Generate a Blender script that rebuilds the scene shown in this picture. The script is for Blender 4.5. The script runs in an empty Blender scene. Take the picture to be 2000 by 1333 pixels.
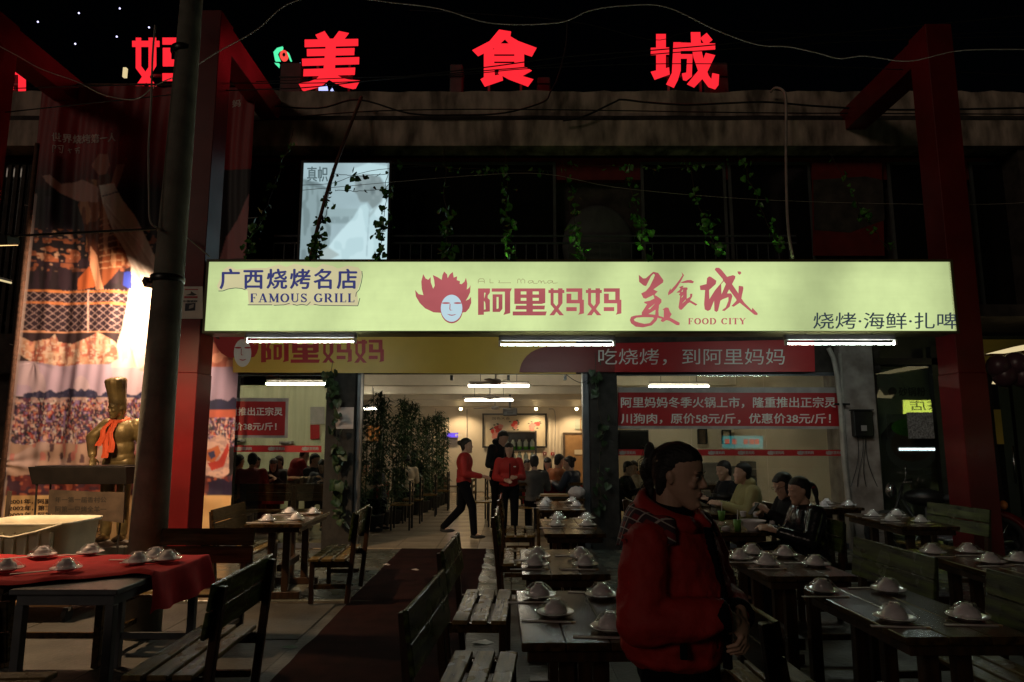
import bpy, bmesh, math, random
import numpy as np
from mathutils import Vector, Matrix, Euler, noise

R = math.radians
rnd = random.Random(7)
sc = bpy.context.scene
C = sc.collection

# ------------------------------------------------------------------ camera, sky, night light, exposure
TILT = R(8.3)
CAM_Z = 1.58
FPX = 24.0 / 36.0 * 2000.0
cd = bpy.data.cameras.new('camera')
cd.lens = 24.0
cd.sensor_width = 36.0
cd.clip_start = 0.05
cd.clip_end = 600.0
cam = bpy.data.objects.new('camera', cd)
C.objects.link(cam)
cam.location = (0, 0, CAM_Z)
cam.rotation_euler = (R(90) + TILT, 0, 0)
sc.camera = cam

world = bpy.data.worlds.new('World')
sc.world = world
world.use_nodes = True
wn = world.node_tree
bg = wn.nodes['Background']
sky = wn.nodes.new('ShaderNodeTexSky')
sky.sky_type = 'NISHITA'
sky.sun_disc = False
sky.sun_elevation = R(18)
sky.sun_rotation = R(218)
wn.links.new(sky.outputs[0], bg.inputs[0])
bg.inputs[1].default_value = 0.00012

sl = bpy.data.lights.new('street_glow', 'SUN')      # the dim light of the street behind the camera
sl.energy = 0.16
sl.angle = R(14)
sl.color = (1.0, 0.78, 0.60)
so = bpy.data.objects.new('street_glow', sl)
C.objects.link(so)
so.rotation_euler = (R(72), 0, R(-38))

sc.view_settings.view_transform = 'Standard'
sc.view_settings.look = 'None'
sc.view_settings.exposure = 0.0
sc.view_settings.gamma = 1.0
sc.view_settings.use_curve_mapping = False
sc.cycles.use_denoising = True
sc.cycles.max_bounces = 6
sc.cycles.transparent_max_bounces = 12
sc.cycles.sample_clamp_indirect = 4.0
sc.cycles.caustics_reflective = False
sc.cycles.caustics_refractive = False

# ------------------------------------------------------------------ where a point of the place lies
ST, CT = math.sin(TILT), math.cos(TILT)


def P(u, v, Y):
    a = (u - 1000.0) / FPX
    b = -(v - 666.5) / FPX
    k = Y / (CT - b * ST)
    return Vector((a * k, Y, CAM_Z + (ST + b * CT) * k))


def PZ(u, v, z):
    b = -(v - 666.5) / FPX
    Y = (z - CAM_Z) * (CT - b * ST) / (ST + b * CT)
    return P(u, v, Y)


# ------------------------------------------------------------------ materials
MATS = {}


def L(r, g, b):
    f = lambda c: (c / 255 / 12.92) if c <= 10 else (((c / 255 + 0.055) / 1.055) ** 2.4)
    return (f(r), f(g), f(b))


def mat(name, col, rough=0.6, metal=0.0, var=0.15, vs=6.0, bump=0.0, bs=40.0, coat=0.0, col2=None, stretch=(1, 1, 1), spec=0.5, trans=0.0, rvar=0.0):
    m = bpy.data.materials.new(name)
    m.use_nodes = True
    nt = m.node_tree
    b = nt.nodes['Principled BSDF']
    b.inputs['Roughness'].default_value = rough
    b.inputs['Metallic'].default_value = metal
    b.inputs['Specular IOR Level'].default_value = spec
    b.inputs['Coat Weight'].default_value = coat
    b.inputs['Coat Roughness'].default_value = 0.12
    if trans:
        b.inputs['Transmission Weight'].default_value = trans
    tc = nt.nodes.new('ShaderNodeTexCoord')
    mp = nt.nodes.new('ShaderNodeMapping')
    mp.inputs['Scale'].default_value = stretch
    nt.links.new(tc.outputs['Object'], mp.inputs[0])
    n = nt.nodes.new('ShaderNodeTexNoise')
    n.inputs['Scale'].default_value = vs
    n.inputs['Detail'].default_value = 6
    nt.links.new(mp.outputs[0], n.inputs['Vector'])
    cr = nt.nodes.new('ShaderNodeValToRGB')
    if col2 is None:
        a = tuple(c * (1 - var) for c in col)
        c2 = tuple(min(1, c * (1 + var)) for c in col)
    else:
        a, c2 = col, col2
    cr.color_ramp.elements[0].position = 0.35
    cr.color_ramp.elements[1].position = 0.65
    cr.color_ramp.elements[0].color = (*a, 1)
    cr.color_ramp.elements[1].color = (*c2, 1)
    nt.links.new(n.outputs['Fac'], cr.inputs[0])
    nt.links.new(cr.outputs[0], b.inputs['Base Color'])
    if rvar:
        mr = nt.nodes.new('ShaderNodeMapRange')
        mr.inputs['From Min'].default_value = 0.3
        mr.inputs['From Max'].default_value = 0.7
        mr.inputs['To Min'].default_value = max(0.03, rough - rvar)
        mr.inputs['To Max'].default_value = min(1, rough + rvar)
        n3 = nt.nodes.new('ShaderNodeTexNoise')
        n3.inputs['Scale'].default_value = vs * 0.6
        n3.inputs['Detail'].default_value = 5
        nt.links.new(tc.outputs['Object'], n3.inputs['Vector'])
        nt.links.new(n3.outputs['Fac'], mr.inputs['Value'])
        nt.links.new(mr.outputs[0], b.inputs['Roughness'])
    if bump:
        n2 = nt.nodes.new('ShaderNodeTexNoise')
        n2.inputs['Scale'].default_value = bs
        n2.inputs['Detail'].default_value = 5
        nt.links.new(mp.outputs[0], n2.inputs['Vector'])
        bp = nt.nodes.new('ShaderNodeBump')
        bp.inputs['Strength'].default_value = bump
        bp.inputs['Distance'].default_value = 0.01
        nt.links.new(n2.outputs['Fac'], bp.inputs['Height'])
        nt.links.new(bp.outputs[0], b.inputs['Normal'])
    MATS[name] = m
    return m


def emit(name, col, s=1.0, vs=None, lo=0.7):
    m = bpy.data.materials.new(name)
    m.use_nodes = True
    nt = m.node_tree
    nt.nodes.remove(nt.nodes['Principled BSDF'])
    e = nt.nodes.new('ShaderNodeEmission')
    e.inputs[0].default_value = (*col, 1)
    e.inputs[1].default_value = s
    nt.links.new(e.outputs[0], nt.nodes['Material Output'].inputs[0])
    if vs:
        tc = nt.nodes.new('ShaderNodeTexCoord')
        mp = nt.nodes.new('ShaderNodeMapping')
        mp.inputs['Scale'].default_value = vs
        n = nt.nodes.new('ShaderNodeTexNoise')
        n.inputs['Scale'].default_value = 1.0
        n.inputs['Detail'].default_value = 3
        nt.links.new(tc.outputs['Object'], mp.inputs[0])
        nt.links.new(mp.outputs[0], n.inputs['Vector'])
        mr = nt.nodes.new('ShaderNodeMapRange')
        mr.inputs['From Min'].default_value = 0.3
        mr.inputs['From Max'].default_value = 0.65
        mr.inputs['To Min'].default_value = s * lo
        mr.inputs['To Max'].default_value = s
        nt.links.new(n.outputs['Fac'], mr.inputs['Value'])
        nt.links.new(mr.outputs[0], e.inputs[1])
    MATS[name] = m
    return m


def glassy(name, tint=(1, 1, 1), gloss=0.12, rough=0.02, bump=0.0, bs=30, keep=0.9, rim=0.7):
    """thin clear sheet: mostly see-through with a mirror coat"""
    m = bpy.data.materials.new(name)
    m.use_nodes = True
    nt = m.node_tree
    nt.nodes.remove(nt.nodes['Principled BSDF'])
    t = nt.nodes.new('ShaderNodeBsdfTransparent')
    t.inputs[0].default_value = (*[c * keep for c in tint], 1)
    g = nt.nodes.new('ShaderNodeBsdfGlossy')
    g.inputs['Roughness'].default_value = rough
    lw = nt.nodes.new('ShaderNodeLayerWeight')
    lw.inputs[0].default_value = 0.25
    ad = nt.nodes.new('ShaderNodeMath')
    ad.operation = 'MULTIPLY_ADD'
    ad.inputs[1].default_value = rim
    ad.inputs[2].default_value = gloss
    nt.links.new(lw.outputs['Facing'], ad.inputs[0])
    mx = nt.nodes.new('ShaderNodeMixShader')
    nt.links.new(ad.outputs[0], mx.inputs[0])
    nt.links.new(t.outputs[0], mx.inputs[1])
    nt.links.new(g.outputs[0], mx.inputs[2])
    nt.links.new(mx.outputs[0], nt.nodes['Material Output'].inputs[0])
    if bump:
        tc = nt.nodes.new('ShaderNodeTexCoord')
        n = nt.nodes.new('ShaderNodeTexNoise')
        n.inputs['Scale'].default_value = bs
        nt.links.new(tc.outputs['Object'], n.inputs['Vector'])
        bp = nt.nodes.new('ShaderNodeBump')
        bp.inputs['Strength'].default_value = bump
        bp.inputs['Distance'].default_value = 0.01
        nt.links.new(n.outputs['Fac'], bp.inputs['Height'])
        nt.links.new(bp.outputs[0], g.inputs['Normal'])
        nt.links.new(bp.outputs[0], lw.inputs['Normal'])
    MATS[name] = m
    return m


def vcol(name, rough=0.55, emission=0.0, bump=0.0):
    """printed sheet: the print is a colour attribute of the mesh"""
    m = bpy.data.materials.new(name)
    m.use_nodes = True
    nt = m.node_tree
    b = nt.nodes['Principled BSDF']
    a = nt.nodes.new('ShaderNodeAttribute')
    a.attribute_name = 'print'
    if emission:
        e = nt.nodes.new('ShaderNodeEmission')
        nt.links.new(a.outputs['Color'], e.inputs[0])
        e.inputs[1].default_value = emission
        nt.links.new(e.outputs[0], nt.nodes['Material Output'].inputs[0])
    else:
        nt.links.new(a.outputs['Color'], b.inputs['Base Color'])
        b.inputs['Roughness'].default_value = rough
        b.inputs['Specular IOR Level'].default_value = 0.3
    MATS[name] = m
    return m


# ------------------------------------------------------------------ mesh building
class MB:
    def __init__(s):
        s.v, s.f = [], []

    def add(s, vs, fs):
        b = len(s.v)
        s.v += [tuple(v) for v in vs]
        s.f += [[i + b for i in f] for f in fs]
        return s

    def box(s, x0, x1, y0, y1, z0, z1):
        return s.add([(x0, y0, z0), (x1, y0, z0), (x1, y1, z0), (x0, y1, z0), (x0, y0, z1), (x1, y0, z1), (x1, y1, z1), (x0, y1, z1)],
                     [(0, 3, 2, 1), (4, 5, 6, 7), (0, 1, 5, 4), (1, 2, 6, 5), (2, 3, 7, 6), (3, 0, 4, 7)])

    def obox(s, M, sx, sy, sz):
        vs = [M @ Vector((x * sx / 2, y * sy / 2, z * sz / 2)) for x, y, z in
              [(-1, -1, -1), (1, -1, -1), (1, 1, -1), (-1, 1, -1), (-1, -1, 1), (1, -1, 1), (1, 1, 1), (-1, 1, 1)]]
        return s.add(vs, [(0, 3, 2, 1), (4, 5, 6, 7), (0, 1, 5, 4), (1, 2, 6, 5), (2, 3, 7, 6), (3, 0, 4, 7)])

    def beam(s, p0, p1, w, h):
        p0, p1 = Vector(p0), Vector(p1)
        d = (p1 - p0).normalized()
        up = Vector((0, 0, 1)) if abs(d.z) < 0.95 else Vector((0, 1, 0))
        sx = d.cross(up).normalized()
        uz = sx.cross(d).normalized()
        vs = []
        for p in (p0, p1):
            for a, b in ((-1, -1), (1, -1), (1, 1), (-1, 1)):
                vs.append(p + sx * a * w / 2 + uz * b * h / 2)
        return s.add(vs, [(0, 1, 2, 3), (7, 6, 5, 4), (0, 4, 5, 1), (1, 5, 6, 2), (2, 6, 7, 3), (3, 7, 4, 0)])

    def tube(s, pts, r, n=8, caps=True):
        pts = [Vector(p) for p in pts]
        rs = r if isinstance(r, (list, tuple)) else [r] * len(pts)
        vs, fs = [], []
        prev = None
        for i, p in enumerate(pts):
            d = (pts[min(i + 1, len(pts) - 1)] - pts[max(i - 1, 0)]).normalized()
            if prev is None:
                a = Vector((0, 0, 1)) if abs(d.z) < 0.9 else Vector((1, 0, 0))
                u = d.cross(a).normalized()
            else:
                u = (prev - d * prev.dot(d)).normalized()
            prev = u
            w = d.cross(u)
            for k in range(n):
                t = 2 * math.pi * k / n
                vs.append(p + (u * math.cos(t) + w * math.sin(t)) * rs[i])
        for i in range(len(pts) - 1):
            for k in range(n):
                a, b = i * n + k, i * n + (k + 1) % n
                fs.append((a, b, b + n, a + n))
        if caps:
            fs.append(tuple(range(n))[::-1])
            fs.append(tuple((len(pts) - 1) * n + k for k in range(n)))
        return s.add(vs, fs)

    def lathe(s, prof, n=20, c=(0, 0, 0), jit=0.0, seed=0, sx=1.0, sy=1.0):
        rr = random.Random(seed)
        vs, fs = [], []
        for i, (r, z) in enumerate(prof):
            for k in range(n):
                t = 2 * math.pi * k / n
                q = 1 + (rr.uniform(-jit, jit) if jit else 0)
                vs.append((c[0] + r * q * sx * math.cos(t), c[1] + r * q * sy * math.sin(t), c[2] + z * (1 + (rr.uniform(-jit, jit) * .5 if jit else 0))))
        for i in range(len(prof) - 1):
            for k in range(n):
                a, b = i * n + k, i * n + (k + 1) % n
                fs.append((a, b, b + n, a + n))
        return s.add(vs, fs)

    def ell(s, c, r, n=12, m=8, M=None):
        vs, fs = [], []
        c = Vector(c)
        for i in range(1, m):
            ph = math.pi * i / m
            for k in range(n):
                t = 2 * math.pi * k / n
                q = Vector((r[0] * math.sin(ph) * math.cos(t), r[1] * math.sin(ph) * math.sin(t), r[2] * math.cos(ph)))
                vs.append(c + (M @ q if M else q))
        top = len(vs)
        q = Vector((0, 0, r[2]))
        vs.append(c + (M @ q if M else q))
        vs.append(c - (M @ q if M else q))
        for i in range(m - 2):
            for k in range(n):
                a, b = i * n + k, i * n + (k + 1) % n
                fs.append((a, a + n, b + n, b))
        for k in range(n):
            fs.append((top, k, (k + 1) % n))
            fs.append((top + 1, (m - 2) * n + (k + 1) % n, (m - 2) * n + k))
        return s.add(vs, fs)

    def cap(s, p0, r0, p1, r1, n=10):
        p0, p1 = Vector(p0), Vector(p1)
        s.ell(p0, (r0, r0, r0), n, 8)
        s.ell(p1, (r1, r1, r1), n, 8)
        if (p1 - p0).length > 1e-5:
            s.tube([p0, p1], [r0, r1], n)
        return s

    def loft(s, rings, n=20):
        vs, fs = [], []
        for cx, cy, z, rx, ry in rings:
            for k in range(n):
                t = 2 * math.pi * k / n
                vs.append((cx + rx * math.cos(t), cy + ry * math.sin(t), z))
        for i in range(len(rings) - 1):
            for k in range(n):
                a, b = i * n + k, i * n + (k + 1) % n
                fs.append((a, b, b + n, a + n))
        fs.append(tuple(range(n))[::-1])
        fs.append(tuple((len(rings) - 1) * n + k for k in range(n)))
        return s.add(vs, fs)

    def prism(s, pts, d):
        """polygon of world points extruded by vector d"""
        n = len(pts)
        d = Vector(d)
        vs = [Vector(p) for p in pts] + [Vector(p) + d for p in pts]
        fs = [tuple(range(n)), tuple(range(2 * n - 1, n - 1, -1))]
        for i in range(n):
            j = (i + 1) % n
            fs.append((i, i + n, j + n, j))
        return s.add(vs, fs)

    def poly(s, pts):
        return s.add(pts, [tuple(range(len(pts)))])

    def mesh(s, name='mesh', smooth=False, bevel=0.0, fix=True):
        me = bpy.data.meshes.new(name)
        me.from_pydata(s.v, [], s.f)
        me.validate()
        if bevel or fix:
            bm = bmesh.new()
            bm.from_mesh(me)
            if fix:
                bmesh.ops.recalc_face_normals(bm, faces=bm.faces)
            if bevel:
                bmesh.ops.bevel(bm, geom=list(bm.edges), offset=bevel, segments=1, affect='EDGES', profile=0.5)
            bm.to_mesh(me)
            bm.free()
        if smooth:
            me.polygons.foreach_set('use_smooth', [True] * len(me.polygons))
        return me


def tag(o, label=None, cat=None, group=None, kind=None):
    if label:
        o['label'] = label
    if cat:
        o['category'] = cat
    if group:
        o['group'] = group
    if kind:
        o['kind'] = kind
    return o


def obj(name, g, m, parent=None, smooth=False, bevel=0.0, label=None, cat=None, group=None, kind=None, loc=None, rot=None, fix=True):
    me = g.mesh(name, smooth, bevel, fix) if isinstance(g, MB) else g
    if m is not None:
        me.materials.clear()
        me.materials.append(m if not isinstance(m, str) else MATS[m])
    o = bpy.data.objects.new(name, me)
    C.objects.link(o)
    if parent is not None:
        o.parent = parent
    if loc is not None:
        o.location = loc
    if rot is not None:
        o.rotation_euler = rot
    return tag(o, label, cat, group, kind)


def T(name, label, cat, loc=(0, 0, 0), rz=0.0, group=None, kind=None):
    o = bpy.data.objects.new(name, None)
    o.empty_display_size = 0.1
    C.objects.link(o)
    o.location = loc
    o.rotation_euler = (0, 0, rz)
    return tag(o, label, cat, group, kind)


def dup(root, loc, rz=0.0, label=None, group=None):
    r = root.copy()
    C.objects.link(r)
    r.location = loc
    r.rotation_euler = (0, 0, rz)
    if label:
        r['label'] = label
    if group:
        r['group'] = group
    for ch in list(root.children):
        c = ch.copy()
        C.objects.link(c)
        c.parent = r
        for g in ch.children:
            d = g.copy()
            C.objects.link(d)
            d.parent = c
    return r


def wpoly(*pts):
    return list(pts)


def rect(x0, y0, x1, y1):
    return [(x0, y0), (x1, y0), (x1, y1), (x0, y1)]


def flat(name, polys, f, m, parent, lift=0.0, step=0.0004, depth=None):
    """flat print (or cut letters when depth is given) from 2D outlines; f maps a 2D point to the place"""
    g = MB()
    for i, p in enumerate(polys):
        pts = [f(x, y) - Vector((0, lift + i * step, 0)) for x, y in p]
        if depth:
            g.prism(pts, (0, depth, 0))
        else:
            g.poly(pts)
    return obj(name, g, m, parent, fix=bool(depth))


def font_mesh(s, spacing=1.0):
    c = bpy.data.curves.new('t', 'FONT')
    c.body = s
    c.size = 1.0
    c.resolution_u = 3
    c.space_character = spacing
    o = bpy.data.objects.new('t', c)
    C.objects.link(o)
    dg = bpy.context.evaluated_depsgraph_get()
    me = bpy.data.meshes.new_from_object(o.evaluated_get(dg))
    bpy.data.objects.remove(o)
    bpy.data.curves.remove(c)
    v = np.array([x.co[:2] for x in me.vertices])
    f = [list(p.vertices) for p in me.polygons]
    bpy.data.meshes.remove(me)
    return v, f


def text(s, box, f, m, parent, name='lettering', bold=0.0, lift=0.001, spacing=1.0, shear=0.0, keep=False):
    """lettering fitted to box (x0, y0, x1, y1), y downwards, mapped into the place by f"""
    v, fs = font_mesh(s, spacing)
    lo, hi = v.min(0), v.max(0)
    x0, y0, x1, y1 = box
    t = (v - lo) / (hi - lo)
    if keep:
        k = (y1 - y0) / (hi[1] - lo[1])
        x1 = x0 + k * (hi[0] - lo[0])
    g = MB()
    offs = [(0, 0)]
    if bold:
        offs += [(bold, 0), (-bold, 0), (0, bold * .7), (0, -bold * .7)]
    for k, (dx, dy) in enumerate(offs):
        pts = [f(x0 + a * (x1 - x0) + dx + shear * b * (y1 - y0), y1 - b * (y1 - y0) + dy) - Vector((0, lift + k * 0.0003, 0)) for a, b in t]
        g.add(pts, fs)
    return obj(name, g, m, parent, fix=False)

# ------------------------------------------------------------------ the materials of the place
mat('asphalt', (0.055, 0.050, 0.042), 0.55, var=0.5, vs=3, bump=0.7, bs=25, rvar=0.25)
mat('slab_stone', (0.11, 0.115, 0.095), 0.28, var=0.25, vs=4, bump=0.2, bs=30, rvar=0.15)
mat('floor_tile', (0.46, 0.37, 0.27), 0.22, var=0.15, vs=2, bump=0.05, rvar=0.1)
mat('grout', (0.08, 0.065, 0.05), 0.8)
mat('carpet', (0.020, 0.0055, 0.005), 0.95, var=0.3, vs=5, bump=0.8, bs=250, spec=0.1)
mat('red_steel', (0.14, 0.009, 0.010), 0.36, var=0.25, vs=1.6, bump=0.05, rvar=0.1, spec=0.25)
mat('concrete_pole', (0.17, 0.16, 0.13), 0.85, var=0.25, vs=5, bump=0.4, bs=40)
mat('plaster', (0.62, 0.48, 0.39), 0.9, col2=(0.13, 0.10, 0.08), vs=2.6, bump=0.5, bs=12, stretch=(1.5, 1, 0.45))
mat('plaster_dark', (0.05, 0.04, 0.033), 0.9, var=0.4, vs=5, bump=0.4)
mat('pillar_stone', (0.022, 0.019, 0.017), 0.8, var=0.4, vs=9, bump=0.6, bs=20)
mat('peeling_paint', (0.42, 0.36, 0.33), 0.8, col2=(0.22, 0.18, 0.16), vs=4, bump=0.4, bs=12)
mat('room_wall', (0.66, 0.58, 0.46), 0.75, var=0.06, vs=1.5)
mat('room_ceiling', (0.74, 0.68, 0.56), 0.8, var=0.08, vs=2)
mat('room_green', (0.66, 0.66, 0.46), 0.8, var=0.1, vs=3, stretch=(4, 1, 0.2))
mat('dark_frame', (0.012, 0.011, 0.010), 0.35, var=0.1)
mat('dark_window', (0.010, 0.010, 0.010), 0.12, var=0.1)
mat('red_trim', (0.16, 0.012, 0.012), 0.5)
mat('wood_dark', (0.075, 0.042, 0.015), 0.15, col2=(0.020, 0.012, 0.005), vs=5, bump=0.07, bs=45, stretch=(6, 0.5, 6), rvar=0.06, spec=0.22)
mat('wood_leg', (0.050, 0.024, 0.011), 0.35, col2=(0.018, 0.010, 0.006), vs=5, bump=0.15, bs=45, stretch=(6, 6, 0.5), rvar=0.1, spec=0.3)
mat('wood_seat', (0.20, 0.13, 0.045), 0.30, col2=(0.10, 0.065, 0.024), vs=6, bump=0.3, bs=45, stretch=(6, 0.5, 6), rvar=0.10, spec=0.16)
mat('wood_green', (0.070, 0.095, 0.022), 0.24, col2=(0.014, 0.014, 0.006), vs=5, bump=0.25, bs=45, stretch=(6, 0.5, 6), rvar=0.12, spec=0.2)
mat('grey_metal', (0.12, 0.125, 0.14), 0.4, metal=0.3, var=0.15)
mat('steel', (0.45, 0.45, 0.45), 0.25, metal=1.0)
mat('porcelain', (0.82, 0.77, 0.80), 0.10, var=0.04)
mat('paper', (0.50, 0.43, 0.42), 0.7, var=0.1)
mat('white_plastic', (0.66, 0.60, 0.46), 0.5, var=0.08, vs=8)
mat('red_cloth', (0.42, 0.012, 0.018), 0.85, var=0.12, vs=12, bump=0.25, bs=180, spec=0.2)
mat('bronze', (0.27, 0.195, 0.075), 0.42, metal=0.4, col2=(0.09, 0.065, 0.03), vs=7, bump=0.15, bs=25)
mat('scarf_red', (0.75, 0.10, 0.03), 0.75, var=0.15)
mat('grill_iron', (0.014, 0.010, 0.008), 0.6, var=0.3, bump=0.2)
mat('board_brown', (0.085, 0.055, 0.034), 0.7, var=0.3)
mat('board_ink', (0.03, 0.022, 0.015), 0.7)
mat('skin', (0.52, 0.32, 0.235), 0.5, var=0.06, vs=20, bump=0.05, bs=160)
mat('hair', (0.009, 0.007, 0.006), 0.5, var=0.3, vs=4, bump=0.5, bs=60, stretch=(14, 1, 3))
mat('jacket_red', (0.36, 0.014, 0.012), 0.72, var=0.12, vs=9, bump=0.35, bs=45)
mat('jacket_dark', (0.010, 0.010, 0.012), 0.75, spec=0.15, var=0.2, bump=0.3)
mat('jacket_navy', (0.02, 0.025, 0.045), 0.6, var=0.2, bump=0.3)
mat('jacket_tan', (0.34, 0.30, 0.13), 0.75, var=0.1, bump=0.4, bs=30)
mat('jacket_grey', (0.11, 0.10, 0.095), 0.8, var=0.2, bump=0.3)
mat('jacket_orange', (0.42, 0.14, 0.05), 0.8, var=0.1)
mat('jacket_cream', (0.42, 0.34, 0.24), 0.8, var=0.15)
mat('puffer_black', (0.012, 0.012, 0.014), 0.22, var=0.2, bump=0.6, bs=14)
mat('trouser_black', (0.006, 0.006, 0.008), 0.9, spec=0.08)
mat('shoe_black', (0.014, 0.014, 0.016), 0.5)
mat('lip', (0.30, 0.09, 0.08), 0.4)
mat('eye_white', (0.55, 0.5, 0.46), 0.3)
mat('print_white', (0.72, 0.68, 0.64), 0.5, var=0.03)
mat('print_red', (0.42, 0.014, 0.018), 0.45, var=0.05, vs=2)
mat('print_darkred', (0.17, 0.009, 0.009), 0.45, var=0.05, vs=2)
mat('print_yellow', (0.62, 0.38, 0.055), 0.45, var=0.05, vs=2)
mat('print_grey', (0.36, 0.33, 0.32), 0.5)
mat('print_black', (0.03, 0.03, 0.028), 0.5)
mat('poster_green', (0.13, 0.15, 0.12), 0.3, var=0.1)
mat('poster_dark', (0.04, 0.035, 0.03), 0.3)
mat('pipe_white', (0.40, 0.36, 0.32), 0.6)
mat('wire_white', (0.40, 0.35, 0.30), 0.6)
mat('wire_black', (0.012, 0.010, 0.010), 0.6)
mat('rust', (0.14, 0.07, 0.045), 0.8, var=0.3, vs=20)
mat('ivy_leaf', (0.06, 0.20, 0.025), 0.4, var=0.35, vs=3)
mat('ivy_stem', (0.05, 0.035, 0.02), 0.8)
mat('ivy_dark', (0.022, 0.045, 0.016), 0.5, var=0.35, vs=3)
mat('lamp_case', (0.07, 0.06, 0.06), 0.6)
mat('bamboo_leaf', (0.014, 0.052, 0.012), 0.5, var=0.3, vs=3)
mat('bamboo_stem', (0.05, 0.08, 0.02), 0.4)
mat('balloon', (0.10, 0.045, 0.06), 0.35)
mat('carton', (0.17, 0.165, 0.16), 0.8, var=0.1)
mat('speckle', (0.42, 0.40, 0.40), 0.7, col2=(0.12, 0.11, 0.11), vs=45)
mat('brown_wood', (0.34, 0.19, 0.08), 0.5, var=0.1)
mat('liquor', (0.10, 0.32, 0.03), 0.2)
mat('jar_glass', (0.45, 0.5, 0.42), 0.08, var=0.02)
mat('peony_red', (0.65, 0.06, 0.05), 0.6)
mat('peony_pink', (0.75, 0.28, 0.24), 0.6)
mat('peony_leaf', (0.05, 0.07, 0.05), 0.6)
mat('ink_paper', (0.66, 0.56, 0.40), 0.35, var=0.03)
mat('rubber', (0.015, 0.015, 0.015), 0.7)
mat('paint_red', (0.14, 0.008, 0.008), 0.25, coat=0.5)
mat('amber', (0.7, 0.25, 0.06), 0.2)
mat('green_food', (0.12, 0.30, 0.05), 0.5)
mat('rooftop_grey', (0.09, 0.09, 0.09), 0.7)
glassy('shop_glass', (0.97, 1.0, 0.96), 0.045, 0.015, keep=0.92)
glassy('film', (1, 1, 1), 0.06, 0.03, bump=0.4, bs=45, keep=0.995, rim=0.38)
emit('tube_light', (0.86, 1.0, 0.90), 85.0)
emit('ivy_glow', (0.62, 1.0, 0.35), 16.0)  # added glow that brightens the ivy above the sign
emit('room_tube', (1.0, 0.91, 0.71), 50.0)
emit('roof_letter', (1.0, 0.022, 0.035), 1.15, vs=(2, 2, 2), lo=0.9)
emit('neon_green', (0.08, 0.75, 0.35), 1.3)
emit('neon_red', (1.0, 0.08, 0.06), 1.0)
emit('neon_blue', (0.45, 0.5, 1.0), 1.5)
emit('far_lamp', (0.65, 0.62, 1.0), 2.5)
emit('warm_strip', (1.0, 0.80, 0.42), 0.75)
emit('downlight', (1.0, 0.75, 0.4), 14.0)
emit('purple_sign', (0.22, 0.12, 0.9), 1.0)
emit('flood_face', (1.0, 0.62, 0.25), 2.5)
emit('sign_red', (0.52, 0.125, 0.135), 0.95, vs=(0.7, 1, 1.6), lo=0.72)
emit('sign_blue', (0.040, 0.044, 0.15), 1.0)
emit('sign_ink', (0.03, 0.045, 0.06), 1.0)
emit('sign_face', (0.50, 0.67, 0.74), 1.0)
emit('sign_cream', (0.66, 0.60, 0.34), 0.95, vs=(0.7, 1, 1.6), lo=0.85)
emit('sign_thin', (0.30, 0.24, 0.12), 1.0)


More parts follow.
